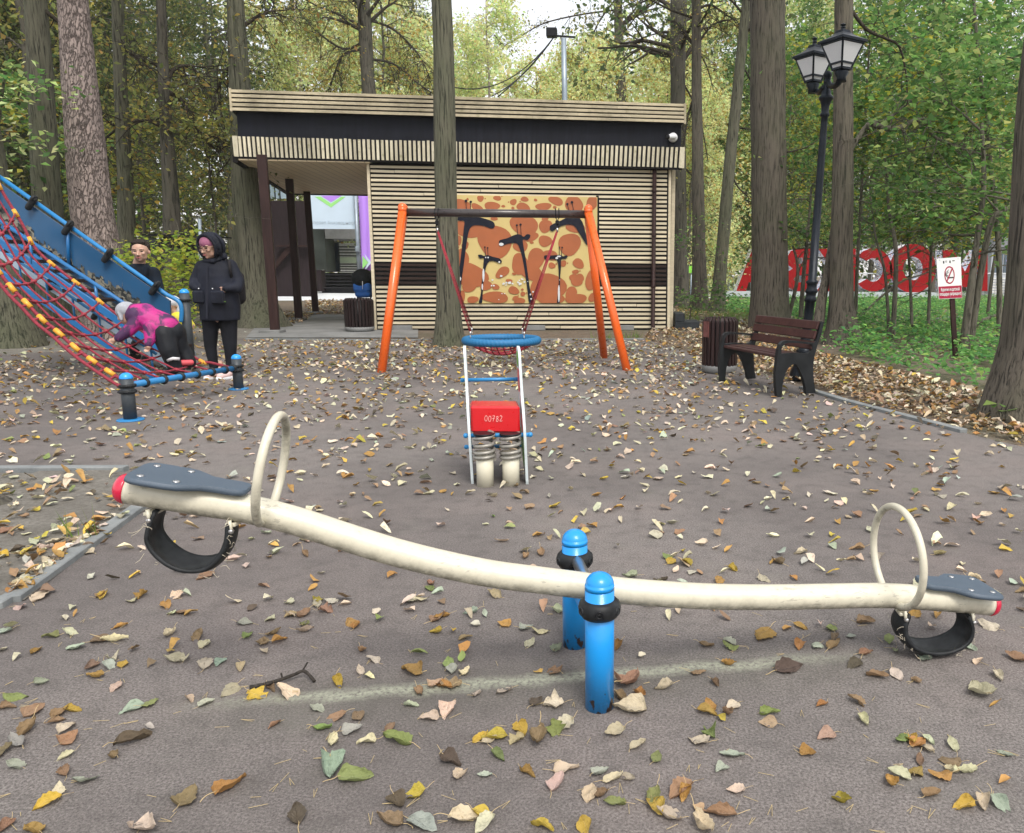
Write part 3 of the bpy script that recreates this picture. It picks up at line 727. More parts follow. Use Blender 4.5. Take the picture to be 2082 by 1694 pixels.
# ------------------------------------------------------------------ understorey maples on the right, in flat leafy layers
def sapling(name, label, stems, Y, leafvol, ncl, per, lsize, colors, group, seed, r0=.05, mbark=None, flat=.14, rad=.45, cat='tree'):
    """stems: polylines of photo pixels at distance Y; leafvol: (px0,py0,px1,py1,dY)"""
    rs = np.random.default_rng(seed); b = G(*stems[0][0]) if Y is None else HY(stems[0][0][0], stems[0][0][1], Y)
    Yb = b.y; t = thing(name, label, cat, (b.x, b.y, 0), group); mb = MB(); tips = []
    for st in stems:
        P = [HY(x, y, Yb+rs.normal()*.12*min(i, 1)) for i, (x, y) in enumerate(st)]; P[0].z = min(P[0].z, -.05)
        P = spl(P, 5); N = len(P); k = r0*rs.uniform(.7, 1.1)
        mb.tube(P, [k*(1-.65*i/N) for i in range(N)], n=8, caps=False)
        for i in range(int(N*.35), N, 2):
            s = Vector((rs.normal(), rs.normal(), rs.uniform(-.1, .9))); limb(mb, P[i], s, rs.uniform(.6, 1.9), k*.3, 2, tips, rs, .05, .4, 4, 3)
    mb.build('trunk', mbark or M_STEM, t)
    if not ncl: return t
    x0, y0, x1, y1, dY = leafvol; P = []; ncl = int(ncl*.72); per = int(per*1.1); lsize *= .8; rad *= 1.0
    for i in range(ncl):
        if i % 3 and tips: c_ = np.array(tips[rs.integers(0, len(tips))])
        else: c_ = np.array(HY(rs.uniform(x0, x1), rs.uniform(y0, y1), Yb+rs.uniform(-dY, dY)))
        q = rs.normal(size=(per, 3))*np.array([rad, rad, flat]); P.append(c_+q)
    P = np.concatenate(P); n = len(P); zc = 2.0 if cat == 'tree' else .3
    B = P-np.array(CAM)[None]; zz = B@np.array(Fw); qx = CX+FPX*(B@np.array(Rt))/zz
    if cat == 'shrub' and x0 < 400: k_ = (P[:, 2] < 1.95) & (qx < 412) & (qx > 225); P = P[k_]; qx = qx[k_]; n = len(P)
    P = P[((P[:, 2] > zc) | (rs.random(n) < .05)) & (P[:, 2] > .3) & ((qx > 1770) | (P[:, 1] > 18.2) | (qx < 500))]; n = len(P)
    me = leaf_mesh('crown', P, lsize, pal(n, colors, .2, rs), M_LEAF, up=.8, aspect=.85, off=LOC[t.name], seed=seed)
    o = bpy.data.objects.new('crown', me); C.objects.link(o); o.parent = t
    return t
MG = 'maple saplings in the right thicket'
sapling('maple_sapling', 'maple sapling with crooked twin stems left of the no-smoking sign', [[(1818, 640), (1822, 520), (1808, 430), (1800, 320)], [(1812, 640), (1800, 560), (1780, 480), (1768, 380)]], 15.5, (1700, 40, 1900, 430, 1.2), 60, 70, .14, GREEN, MG, 61)
sapling('maple_sapling', 'sapling with a forked grey stem behind the no-smoking sign', [[(1962, 655), (1975, 580), (1985, 500), (2000, 380), (1996, 250)], [(1985, 530), (2010, 470), (2040, 430), (2075, 400)]], 13.5, (1860, 30, 2070, 420, 1.0), 60, 60, .13, GREEN, MG, 62, r0=.075)
sapling('maple_sapling', 'low maple sapling with lit leaves above the red letters', [[(1858, 645), (1850, 560), (1845, 470), (1850, 330)], [(1890, 640), (1893, 520), (1900, 420)]], 17, (1760, 60, 2000, 520, 1.5), 70, 75, .15, GREEN+YELG[:2], MG, 63)
sapling('maple_sapling', 'slim sapling between the lamp post and the thickest trunk', [[(1628, 632), (1634, 560), (1642, 480), (1650, 380)], [(1600, 600), (1622, 560), (1612, 500)]], 19, (1590, 120, 1720, 560, 1.5), 46, 60, .15, GREEN, MG, 64, r0=.06)
sapling('maple_sapling', 'tall green maple filling the upper right corner', [[(2035, 660), (2030, 500), (2010, 300), (1990, 120), (1975, -60)]], 16, (1800, -60, 2100, 260, 1.8), 52, 75, .16, GREEN, MG, 65, r0=.09)
sapling('maple_sapling', 'bushy sapling with drooping leaves behind the lantern', [[(1740, 640), (1744, 520), (1752, 380), (1760, 220), (1770, 60)]], 20, (1600, 20, 1900, 330, 2), 60, 75, .17, GREEN+YELG[:1], MG, 66, r0=.07)
sapling('maple_sapling', 'young maple with yellow-green leaves beside the pale hut', [[(2010, 620), (2020, 540), (2040, 460), (2050, 350)]], 21, (1900, 200, 2090, 520, 2), 60, 60, .16, GREEN+YELG, MG, 68, r0=.05)
sapling('maple_sapling', 'young maple with bright leaves at the left edge above the rope net', [[(-40, 640), (-30, 450), (-10, 300), (10, 150)]], 13.5, (-120, 130, 60, 330, 1.2), 40, 55, .14, GREEN+BRIGHT[:1], 'saplings in the left wood', 70)
sapling('maple_sapling', 'leafy sapling between the two trunks above the slide', [[(128, 620), (124, 450), (118, 330), (125, 220)]], 22, (70, 260, 240, 420, 1.2), 36, 50, .17, GREEN+YELG, 'saplings in the left wood', 71)
sapling('maple_sapling', 'yellowing sapling with arching twigs above the man', [[(300, 640), (295, 480), (280, 330), (300, 200)]], 20, (190, 240, 420, 420, 1.5), 40, 45, .14, YELG+AUT, 'saplings in the left wood', 72)
sapling('maple_sapling', 'thin yellow-leaved sapling left of the kiosk post', [[(430, 640), (440, 480), (425, 330), (440, 200)]], 19, (380, 120, 480, 420, 1.5), 34, 45, .12, AUT, 'saplings in the left wood', 73)
sapling('shrub', 'yellow-green leafy shrub behind the man and the hooded woman', [[(330, 655), (325, 600), (318, 560)], [(350, 655), (365, 600), (380, 540)], [(318, 655), (300, 600), (290, 560)]], 14, (272, 492, 405, 640, .7), 80, 75, .1, [(.36, .44, .06, 4), (.26, .38, .06, 3), (.45, .42, .07, 2)], 'shrubs', 74, r0=.03, rad=.22, flat=.2, cat='shrub')
sapling('shrub', 'sprawling green shrub beside the right corner of the kiosk', [[(1402, 640), (1405, 610), (1400, 590)]], 21, (1370, 590, 1500, 640, .8), 20, 40, .12, GREEN, 'shrubs', 75, r0=.02, rad=.3, flat=.15, cat='shrub')

# ------------------------------------------------------------------ ground cover and leaf litter (stuff)
def in_poly(P, poly):
    x, y = P[:, 0], P[:, 1]; r = np.zeros(len(P), bool); j = len(poly)-1
    for i in range(len(poly)):
        xi, yi = poly[i]; xj, yj = poly[j]
        r ^= ((yi > y) != (yj > y)) & (x < (xj-xi)*(y-yi)/(yj-yi+1e-12)+xi); j = i
    return r
def poly_px(pts): return [(G(*p).x, G(*p).y) for p in pts]
def sample_poly(poly, n):
    xs = [p[0] for p in poly]; ys = [p[1] for p in poly]; out = np.zeros((0, 2))
    while len(out) < n:
        q = np.stack([rng.uniform(min(xs), max(xs), n), rng.uniform(min(ys), max(ys), n)], 1); out = np.concatenate([out, q[in_poly(q, poly)]])
    return out[:n]
und = poly_px([(1600, 655), (1700, 730), (1850, 760), (2000, 790), (2060, 800), (2600, 800), (2600, 612), (1480, 614), (1480, 640)])
Q = sample_poly(und, 5200); P = []; T = []
for x, y in Q:
    if mnoise.noise((x*.7, y*.7, 5)) < -.22 and rng.random() < .8: continue
    k = rng.integers(7, 16); h = rng.uniform(.08, .38)
    p = np.array([x, y, 0])+rng.normal(size=(k, 3))*np.array([.13, .13, 0]); p[:, 2] = h*rng.random(k)+.03; P.append(p)
for x, y in sample_poly(und, 420):      # taller broad-leaved weeds
    k = 7; h = rng.uniform(.2, .55); a = rng.uniform(0, 6.28, k); p = np.stack([x+np.cos(a)*.12, y+np.sin(a)*.12, h*(.4+.6*rng.random(k))], 1); P += [p, p+rng.normal(size=(k, 3))*.04]
P = np.concatenate(P); n = len(P)
me = leaf_mesh('undergrowth', P, .095, pal(n, [(.14, .34, .09, 3), (.22, .46, .13, 3), (.10, .25, .09, 2), (.34, .52, .14, 1)], .2), M_LEAF, up=1.0, aspect=.7, seed=8)
o = bpy.data.objects.new('undergrowth', me); C.objects.link(o); tag(o, 'low green weeds under the right-hand trees', None, None, 'stuff')
# grass tufts
def tufts(name, Q, hmin, hmax, per, label, cols):
    n = len(Q)*per; b = np.repeat(Q, per, 0)+rng.normal(size=(n, 2))*.04; h = rng.uniform(hmin, hmax, n); a = rng.uniform(0, 2*PI, n)
    dx, dy = np.cos(a)*.004, np.sin(a)*.004; lx = rng.normal(size=n)*h*.35; ly = rng.normal(size=n)*h*.35
    V = np.zeros((n, 3, 3)); V[:, 0] = np.stack([b[:, 0]-dx, b[:, 1]-dy, np.zeros(n)-.01], 1); V[:, 1] = np.stack([b[:, 0]+dx, b[:, 1]+dy, np.zeros(n)-.01], 1); V[:, 2] = np.stack([b[:, 0]+lx, b[:, 1]+ly, h], 1)
    me = bpy.data.meshes.new(name); me.from_pydata(V.reshape(-1, 3).tolist(), [], np.arange(3*n).reshape(-1, 3).tolist())
    at = me.attributes.new('tint', 'FLOAT_COLOR', 'POINT'); c_ = np.ones((n, 3, 4)); c_[:, :, :3] = pal(n, cols, .2)[:, None]
    at.data.foreach_set('color', c_.astype(np.float32).ravel()); me.materials.append(M_LEAF)
    o = bpy.data.objects.new(name, me); C.objects.link(o); tag(o, label, None, None, 'stuff')
GC = [(.12, .25, .05), (.2, .34, .07), (.28, .33, .1)]
q1 = sample_poly(poly_px([(1380, 625), (1600, 625), (1600, 680), (1500, 660), (1380, 655)]), 500)
q2 = sample_poly(poly_px([(1700, 612), (2100, 610), (2100, 630), (1700, 632)]), 900)
q3 = sample_poly(poly_px([(1200, 686), (1300, 682), (1300, 689), (1200, 692)]), 14)
q4 = np.array([[G(166, 1100).x, G(166, 1100).y]]*1)
tufts('grass', np.concatenate([q1, q2, q3, q4]), .05, .2, 14, 'short grass at the edges of the playground and by the letters', GC)
# ================================================================== KIOSK
def board(name, c1, c2, stretch, seed=0.0, rough=.75, dirt=.5, green=.25):
    g = NG(name); v = g.mapping(stretch); v0 = g.mapping()
    n1 = g.noise(v, 2.0, 6, .65, .4); n2 = g.noise(v0, 1.1, 4, .6); n3 = g.noise(g.mapping(tuple(s*2 for s in stretch)), 7, 5, .7); n4 = g.noise(v0, 9, 3, .6)
    c = g.mix(g.ramp(n1, [(.3, 0), (.7, 1)]), c1, c2)
    c = g.mix(g.math('MULTIPLY', g.ramp(g.math('ADD', g.math('MULTIPLY', n2, .5), g.math('MULTIPLY', n3, .5)), [(.43, 0), (.62, 1)]), dirt), c, tuple(x*.28 for x in c1))
    c = g.mix(g.math('MULTIPLY', g.ramp(n4, [(.58, 0), (.72, 1)]), green), c, (.19, .19, .07))
    ri = g.N.new('ShaderNodeNewGeometry').outputs['Random Per Island']; c = g.mix(1.0, c, g.ramp(ri, [(0, .74), (.35, .95), (.8, 1.0), (1, 1.1)]), 'MULTIPLY')
    g.b.inputs['Specular IOR Level'].default_value = .2 if max(c1) < .05 else .4
    return g.out(c, rough, g.bump(n3, .25, .003))
M_CREAM = board('cream_boards', (.60, .52, .37), (.76, .68, .50), (.35, 3, 14), dirt=.22, green=.1)
M_CREAMV = board('cream_slats', (.55, .50, .35), (.74, .69, .54), (6, 6, .8), dirt=.55, green=.55)
M_CREAMT = board('cream_fascia_boards', (.46, .40, .27), (.66, .58, .41), (.5, 4, 12), dirt=.75, green=.35)
M_BLK = mat('black_backing', (.012, .011, .012), .8, var=.3)
M_NAVY = board('dark_fascia_sheet', (.004, .005, .010), (.009, .011, .020), (4, 4, .6), dirt=.3, green=0, rough=.6)
M_DBAT = board('dark_brown_boards', (.022, .014, .012), (.045, .028, .022), (.5, 3, 12), dirt=.2, green=0, rough=.55)
M_DBRN = board('dark_brown_posts', (.022, .011, .011), (.048, .024, .022), (8, 8, .8), dirt=.2, green=0, rough=.5)
BL, BR = G(762, 671), G(1361, 670)
ux = (BR-BL).normalized(); nrm = Vector((ux.y, -ux.x, 0))          # towards the camera
P1, P3 = G(560, 677), G(642, 638); uy = (P3-P1).normalized()
def W(px, py, d=0.0): return onplane(px, py, BL+nrm*d, nrm)
kiosk = thing('kiosk', 'flat-roofed kiosk clad in cream battens with an open canopy on its left', 'kiosk', (BL.x, BL.y, 0))
def quad_bar(mb, tl, tr, br_, bl, th=.04):
    """a board whose front face has these four corners, with thickness going back"""
    old = mb.smooth; mb.smooth = False
    f = [tl, tr, br_, bl]; b = [p-nrm*th for p in f]
    mb.add(f+b, [(0, 1, 2, 3), (7, 6, 5, 4), (0, 4, 5, 1), (1, 5, 6, 2), (2, 6, 7, 3), (3, 7, 4, 0)]); mb.smooth = old
def lerpx(y0, x0, y1, x1, x): return y0+(y1-y0)*(x-x0)/(x1-x0)
DEPTHB = (P3-P1).length*1.05
mb = MB(); quad_bar(mb, W(750, 332, 0), W(1362, 343, 0), W(1360, 676, 0), W(764, 676, 0), .12); wl = mb.build('wall', M_BLK, kiosk)
# side and rear walls close the box
mb = MB(); a, b = W(1361, 676, -.13), W(1361, 345, -.13); c0, d0 = W(764, 676, -.13), W(751, 333, -.13)
bk = uy*5.5
for (lo_, hi_) in ((a, b), (c0, d0)):
    lo2 = Vector((lo_.x, lo_.y, -.05)); hi2 = Vector((lo_.x, lo_.y, hi_.z+.1))
    mb.prism([(0, 0), (1, 0), (1, 1), (0, 1)], lambda u, v, dd, A=lo2, H=hi2: A+bk*u+(H-A)*v+ux*dd, 0, .08)
mb.prism([(0, 0), (1, 0), (1, 1), (0, 1)], lambda u, v, dd: Vector((c0.x, c0.y, -.05))+(Vector((a.x, a.y, 0))-Vector((c0.x, c0.y, 0)))*u+Vector((0, 0, 3.6))*v+bk+uy*dd, 0, .1)
mb.build('side_walls', M_CREAM, kiosk)
# horizontal battens
NB = 37; mb = MB(); md = MB()
rsb = np.random.default_rng(4)
MUR = [(905, 396), (1215, 401), (1214, 617), (905, 617)]
for i in range(NB):
    f0 = (i+.14)/NB; f1 = (i+.68)/NB
    yl0, yl1 = 335+(671-335)*f0, 335+(671-335)*f1; yr0, yr1 = 346+(670-346)*f0, 346+(670-346)*f1
    dark = 23 <= i-0 <= 26+1-1 or i == 22
    tgt = md if (22 <= i <= 26) else mb
    def yy(x, a_, b_): return a_+(b_-a_)*(x-752)/(1360-752)
    ym = (yl0+yl1)/2
    xl = 752+(ym-335)*.047; spans = [(xl, 1357-(ym-345)*.01)]
    if 397 < yy(1060, yl0, yr0) and yy(1060, yl1, yr1) < 618: spans = [(xl, 903), (1218, spans[0][1])]
    pr = .032 if tgt is mb else .028
    for (x0, x1) in spans:
        cuts = [x0]+sorted(x for x in [rsb.uniform(x0, x1)] if x1-x0 > 250)+[x1]
        for ca, cb in zip(cuts[:-1], cuts[1:]):
            jt = rsb.normal()*.22
            quad_bar(tgt, W(ca+.5, yy(ca, yl0, yr0)+jt, pr), W(cb-.5, yy(cb, yl0, yr0)-jt, pr), W(cb-.5, yy(cb, yl1, yr1)-jt, pr), W(ca+.5, yy(ca, yl1, yr1)+jt, pr), .03)
mb.build('wall_battens', M_CREAM, kiosk); md.build('dark_battens', M_DBAT, kiosk)
mb = MB(); quad_bar(mb, W(745, 333, .05), W(750.5, 333, .05), W(766, 673, .05), W(760, 673, .05), .06); quad_bar(mb, W(1360, 344, .05), W(1365, 344, .05), W(1361.5, 672, .05), W(1356.5, 672, .05), .06)
mb.build('corner_trim', M_CREAM, kiosk)
mb = MB(); quad_bar(mb, W(1212, 398, .045), W(1217.5, 398, .045), W(1217.5, 618, .045), W(1213.5, 618, .045), .04); mb.build('mural_edge_strip', M_BLK, kiosk)
# roof: top boards, dark sheet, vertical slats
def fb(x, yl, yr, xl=465., xr=1394.): return yl+(yr-yl)*(x-xl)/(xr-xl)
mb = MB(); rows = 5
for i in range(rows):
    f0 = (i+.06)/rows; f1 = (i+.70)/rows
    L0, L1 = 181+46*f0, 181+46*f1; R0, R1 = 211+41*f0, 211+41*f1
    cuts = [467]+sorted(rsb.uniform(560, 1300, 2))+[1393]
    for ca, cb in zip(cuts[:-1], cuts[1:]):
        quad_bar(mb, W(ca+.2, fb(ca, L0, R0), .30), W(cb-.2, fb(cb, L0, R0), .30), W(cb-.2, fb(cb, L1, R1), .30), W(ca+.2, fb(ca, L1, R1), .30), .03)
quad_bar(mb, W(464.5, 179, .31), W(468.5, 179, .31), W(472, 226, .31), W(468, 226, .31), .05); quad_bar(mb, W(1391, 210, .31), W(1395.5, 210, .31), W(1395, 252, .31), W(1391, 252, .31), .05)
mb.build('roof_fascia', M_CREAMT, kiosk)
# roof slab (gently falling to the rear) with its dark edge
RD = uy*(DEPTHB+.25)
mb = MB(); mb.smooth = False
tl, tr, br_, bl = W(466, 182, .268), W(1394, 213, .268), W(1394, 249, .268), W(469, 224, .268)
k = [tl, tr, br_, bl]; kb = [p+RD*1.02-Vector((0, 0, .25)) for p in k]
mb.add(k+kb, [(0, 1, 2, 3), (7, 6, 5, 4), (0, 4, 5, 1), (1, 5, 6, 2), (2, 6, 7, 3), (3, 7, 4, 0)]); mb.build('roof', M_BLK, kiosk)
mb = MB(); mb.smooth = False
tl, tr, br_, bl = W(481, 222, .10), W(1385, 246, .10), W(1385, 300, .10), W(484, 284, .10)
k = [tl, tr, br_, bl]; kb = [p+RD for p in k]
mb.add(k+kb, [(0, 1, 2, 3), (7, 6, 5, 4), (0, 4, 5, 1), (1, 5, 6, 2), (2, 6, 7, 3), (3, 7, 4, 0)]); mb.build('attic_band', M_NAVY, kiosk)
mb = MB(); quad_bar(mb, W(476, 281, .20), W(1388, 301, .20), W(1387, 345, .20), W(479, 322, .20), .08); mb.build('slat_backing', M_BLK, kiosk)
mb = MB(); ns = 98
for i in range(ns):
    f0 = (i+.14)/ns; f1 = (i+.69)/ns
    def X0(f, top): return (473+(1391-473)*f) if top else (477+(1388-477)*f)
    def Y0(f, top): return (277+(300-277)*f) if top else (318+(341-318)*f)
    dy = rsb.normal()*.4
    quad_bar(mb, W(X0(f0, 1), Y0(f0, 1)+dy, .235), W(X0(f1, 1), Y0(f1, 1)+dy, .235), W(X0(f1, 0), Y0(f1, 0), .235), W(X0(f0, 0), Y0(f0, 0), .235), .03)
quad_bar(mb, W(471.5, 276, .24), W(482, 276.3, .24), W(485, 318.5, .24), W(476, 318, .24), .05); quad_bar(mb, W(1383, 299, .24), W(1392.5, 299.4, .24), W(1391, 342, .24), W(1382, 341.6, .24), .05)
mb.build('slat_fascia', M_CREAMV, kiosk)
# soffit of the canopy (planks)
g = NG('soffit_planks'); v = g.mapping()
dotn = g.N.new('ShaderNodeVectorMath'); dotn.operation = 'DOT_PRODUCT'; g.link(v, dotn.inputs[0]); dotn.inputs[1].default_value = tuple(ux*5.2)
fr = g.math('FRACT', dotn.outputs['Value']); ln = g.ramp(fr, [(0, 0), (.04, 1), (.95, 1), (1, 0)])
pid = g.math('FLOOR', dotn.outputs['Value']); wn = g.N.new('ShaderNodeTexWhiteNoise'); wn.noise_dimensions = '1D'; g.link(pid, wn.inputs['W'])
c = g.mix(wn.outputs[0], (.76, .62, .41), (.86, .73, .52)); c = g.mix(g.noise(g.mapping((2, 2, 2)), 2, 5, .6), c, (.68, .54, .36)); c = g.mix(ln, (.08, .055, .03), c)
M_SOF = g.out(c, .6)
zs = W(620, 331, 0).z+.005
sof = [W(484, 320, .18), W(752, 332, .18)]; a = Vector((sof[0].x, sof[0].y, zs)); b = Vector((sof[1].x, sof[1].y, zs))
bd = uy*(DEPTHB*.97)
mb = MB(); mb.smooth = False
mb.prism([(0, 0), (1, 0), (1, 1), (0, 1)], lambda u, v, d: a+(b-a)*u+bd*v+Vector((0, 0, d)), 0, .06); mb.build('soffit', M_SOF, kiosk)
mb = MB(); o1 = Vector((0, 0, -.0))
mb.beam(a-ux*.06+Vector((0, 0, .03)), a-ux*.06+bd+Vector((0, 0, .03)), .1, .14); mb.beam(a+bd+Vector((0, 0, .03)), b+bd+Vector((0, 0, .03)), .1, .12)
mb.build('edge_beam', M_BLK, kiosk)
# downpipe
mb = MB(); p0 = W(1331, 344, .10); p1 = W(1327.5, 660, .10)
mb.tube([p0, p1, p1+nrm*.10+Vector((0, 0, -.12))], .045, n=12)
for f in (.14, .42, .75): mb.lathe([(.052, -.02), (.055, -.015), (.055, .015), (.052, .02)], p0.lerp(p1, f), (0, 0, 1), 12)
mb.build('downpipe', M_DBRN, kiosk)
for (x, y, xt, yt, wp) in ((560, 677, 533, 326, 19), (608, 652, 588, 363, 15.5), (642, 638, 624, 394, 13)):
    b0 = G(x, y); wd = wp*m_per_px(b0)*.92; top = HY(xt, yt, b0.y); top = Vector((top.x, top.y, zs+.03))
    mb = MB(); mb.beam(b0, top, wd, wd*.9, up=uy, bev=.008); po = mb.build('post', M_DBRN, kiosk)
    mb = MB(); mb.box(b0+Vector((-.06, .0, .03)), (.42, .34, .075), bev=.01); mb.build('post_footing', M_CONC, kiosk)
for xx in (820, 1090, 1270):
    q = W(xx, 679, -.02); mb = MB(); mb.box(Vector((q.x, q.y, .045)), (.42, .22, .11), bev=.01); mb.build('foundation_block', M_CONC, kiosk)
mb = MB(); q = W(1395, 668, -.25); mb.box(Vector((q.x, q.y+.1, .09)), (.55, .9, .18), bev=.01); mb.box(Vector((q.x-.17, q.y+.1, .27)), (.22, .9, .18), bev=.01)
tag(mb.build('side_steps', mat('dark_stone', (.03, .035, .04), .6, var=.3)), 'dark low steps at the right corner of the kiosk', 'steps')
# camera on the fascia
c_ = W(1369, 279, .2); t = thing('security_camera', 'white dome security camera on the dark band of the kiosk', 'security camera', c_-nrm*-.0)
Mw = mat('white_plastic', (.75, .77, .8), .35)
mb = MB(); mb.lathe([(.10, 0), (.10, .05), (.085, .09), (.05, .12)], c_-nrm*.08, nrm, 20); mb.build('mount', Mw, t)
mb = MB(); mb.cap(c_+nrm*.06, .055, c_+nrm*.16-ux*.13-Vector((0, 0, .02)), .05); mb.build('housing', Mw, t)
mb = MB(); e = c_+nrm*.17-ux*.15-Vector((0, 0, .023)); mb.lathe([(.05, -.02), (.056, 0), (.056, .03), (.03, .031)], e, (nrm-ux*1.1).normalized(), 16); mb.build('lens', mat('lens_black', (.01, .01, .012), .1), t)

# ------------------------------------------------------------------ mural (generic long-necked animals on a spotted ground)
def mural_pt(zx, zy, d): return W(900+zx/6.1235, 380+zy/6.1235, d)
mur = thing('mural', 'mural of black giraffes over orange blotches on the kiosk wall', 'mural', W(1060, 617, .06))
M_MY = mat('mural_ochre', (.58, .455, .18), .45, var=.06, vs=3); M_MO = mat('mural_orange', (.36, .105, .034), .45, var=.08, vs=3)
M_MK = mat('mural_black', (.008, .010, .020), .35, var=.2); M_MW = mat('mural_bare_patch', (.62, .64, .66), .6, var=.1)
mb = MB(); quad_bar(mb, W(905, 396, .06), W(1214.6, 401, .06), W(1213.6, 617, .06), W(905, 617, .06), .03); mb.build('panel', M_MY, mur)
YT, YB = 108, 1447
def clipy(pts): return [(min(max(x, 40), 1920), min(max(y, YT+(x-180)*.013), YB)) for x, y in pts]
spots = [(225,240,130,85,0),(470,145,45,40,.5),(310,155,16,16,0),(430,260,80,45,.6),(680,140,50,33,0),(615,240,105,52,0),(530,147,9,9,0),(737,118,9,8,0),(755,242,26,16,0),(880,190,40,42,.6),(820,190,9,9,0),(875,265,22,16,.4),(1020,155,48,33,0),(965,185,9,8,0),(1005,255,95,50,.3),(1157,165,24,16,.4),(1255,245,105,45,0),(1410,175,90,55,.3),(1395,255,25,17,0),(1635,215,110,110,0),(1860,205,75,90,.5),
 (340,540,190,90,.05),(220,500,90,70,.6),(640,395,45,25,0),(1015,480,185,125,.45),(970,740,95,70,.2),(1075,620,120,60,0),(1280,490,75,90,.5),(1275,400,45,28,0),(1655,500,130,70,.2),(650,680,215,210,-.3),(205,665,32,60,0),(280,730,45,50,.4),(200,750,10,8,0),(1108,692,25,17,0),(1275,675,85,70,.5),(1580,715,135,145,-.25),
 (1370,675,12,12,0),(1345,850,95,60,.2),(1360,980,45,38,0),(1415,960,12,9,0),(1500,955,42,40,.3),(1555,950,9,9,0),(1690,955,80,55,.6),(1900,720,9,9,0),
 (250,890,75,120,0),(350,1100,215,150,.2),(330,1220,95,90,0),(745,1065,95,60,-.5),(887,1085,25,15,.3),(960,960,105,130,-.2),(1160,900,110,140,.2),(1090,1060,160,100,.5),(1655,1058,42,28,0),(1710,1046,9,8,0),(1630,1130,50,50,0),(1710,1130,50,50,0),(1667,1180,70,60,0),
 (1310,1250,215,180,-.1),(1340,1390,180,80,0),(1840,1170,60,130,0),(1860,1380,45,55,0),(1660,1400,130,70,0),(1600,1320,70,80,.5),(540,1230,75,60,-.6),(660,1245,50,33,.2),(655,1375,160,75,0),(830,1170,40,24,.2),(885,1290,75,45,.3),(992,1278,18,12,0),(1000,1332,32,26,0),(1045,1322,9,7,0),(905,1385,38,26,-.3),(955,1425,70,45,0),(940,1355,8,7,0),(375,1405,70,45,0),(235,1370,45,80,0)]
mb = MB(); mb.smooth = False; rsm = np.random.default_rng(9)
for k, (cx, cy, rx, ry, ro) in enumerate(spots):
    ph = rsm.uniform(0, 6.28, 3); pts = []
    for i in range(22):
        a = 2*PI*i/22; q = 1+.07*math.sin(2*a+ph[0])+.06*math.sin(3*a+ph[1])
        x, y = rx*q*math.cos(a), ry*q*math.sin(a); pts.append((cx+x*math.cos(ro)-y*math.sin(ro), cy+x*math.sin(ro)+y*math.cos(ro)))
    dd = .0615+.00022*k; mb.add([mural_pt(x, y, dd) for x, y in clipy(pts)], [tuple(range(22))])
mb.build('orange_blotches', M_MO, mur)
def shape(mb, pts, d, closed=True, k=5):
    q = [(p.x, p.y) for p in spl([(x, y, 0) for x, y in pts], k, True)]; q = clipy(q)
    from mathutils.geometry import tessellate_polygon
    tri = tessellate_polygon([[Vector((x, y, 0)) for x, y in q]]); mb.add([mural_pt(x, y, d) for x, y in q], tri)
def ball(mb, x, y, r, d): mb.add([mural_pt(x+r*math.cos(a), y+r*math.sin(a), d) for a in np.linspace(0, 2*PI, 12, endpoint=False)], [tuple(range(12))])
def horn(mb, x0, y0, x1, y1, r, d):
    mb.add([mural_pt(x0-4, y0, d), mural_pt(x0+4, y0, d), mural_pt(x1+3, y1, d), mural_pt(x1-3, y1, d)], [(0, 1, 2, 3)]); ball(mb, x1, y1, r, d+.0005)
D = .082
GIR = [  # outline in panel units, horns, white patches
 ([(60,395),(180,380),(270,352),(400,365),(520,395),(620,430),(650,475),(635,512),(590,515),(500,485),(400,478),(345,510),(315,600),(290,760),(265,960),(235,1180),(215,1447),(150,1447),(185,1180),(215,960),(245,700),(262,520),(268,430),(200,420)], [(300, 360, 290, 175, 17), (347, 365, 350, 187, 16)], [(215, 1145, 16, 25), (205, 1270, 18, 100)]),
 ([(700,700),(712,665),(800,640),(880,605),(935,590),(975,600),(1010,620),(1050,590),(1092,600),(1080,640),(1050,662),(1000,660),(1010,760),(1035,900),(1060,1080),(1090,1280),(1135,1447),(1078,1447),(1050,1240),(1020,1040),(990,880),(960,770),(930,710),(880,700),(800,712),(745,735),(708,735)], [(935, 600, 924, 478, 13), (978, 610, 970, 470, 14)], [(730, 716, 30, 20), (1125, 1308, 12, 10), (1093, 1340, 9, 12), (1104, 1396, 14, 10), (1060, 1180, 5, 5)]),
 ([(440,850),(480,845),(515,860),(560,850),(620,870),(700,890),(735,920),(730,948),(700,948),(640,925),(590,925),(560,950),(535,1020),(520,1120),(505,1230),(490,1447),(450,1447),(475,1330),(488,1180),(500,1060),(508,950),(510,890),(465,890)], [(533, 855, 525, 750, 10), (565, 860, 560, 760, 10)], [(536, 879, 8, 9), (566, 880, 9, 9), (705, 936, 11, 12), (508, 1100, 14, 85), (494, 1245, 10, 40)]),
 ([(1262,880),(1275,853),(1340,855),(1400,850),(1470,850),(1500,865),(1540,852),(1556,870),(1530,895),(1490,898),(1474,920),(1472,1020),(1462,1160),(1458,1447),(1425,1447),(1445,1200),(1445,1060),(1435,950),(1410,905),(1340,900),(1285,906)], [(1452, 860, 1453, 752, 9), (1478, 862, 1488, 755, 10)], [(1448, 866, 26, 10), (1420, 888, 17, 14), (1447, 1330, 13, 110), (1456, 1160, 5, 6)]),
 ([(1335,510),(1340,485),(1400,450),(1470,420),(1540,385),(1600,352),(1680,365),(1740,440),(1770,540),(1800,640),(1812,720),(1785,712),(1740,640),(1690,560),(1640,490),(1580,470),(1500,480),(1420,520),(1370,552),(1340,540)], [(1590, 360, 1553, 215, 15), (1645, 365, 1610, 192, 17)], []),
]
mb = MB(); mb.smooth = False; mw = MB(); mw.smooth = False
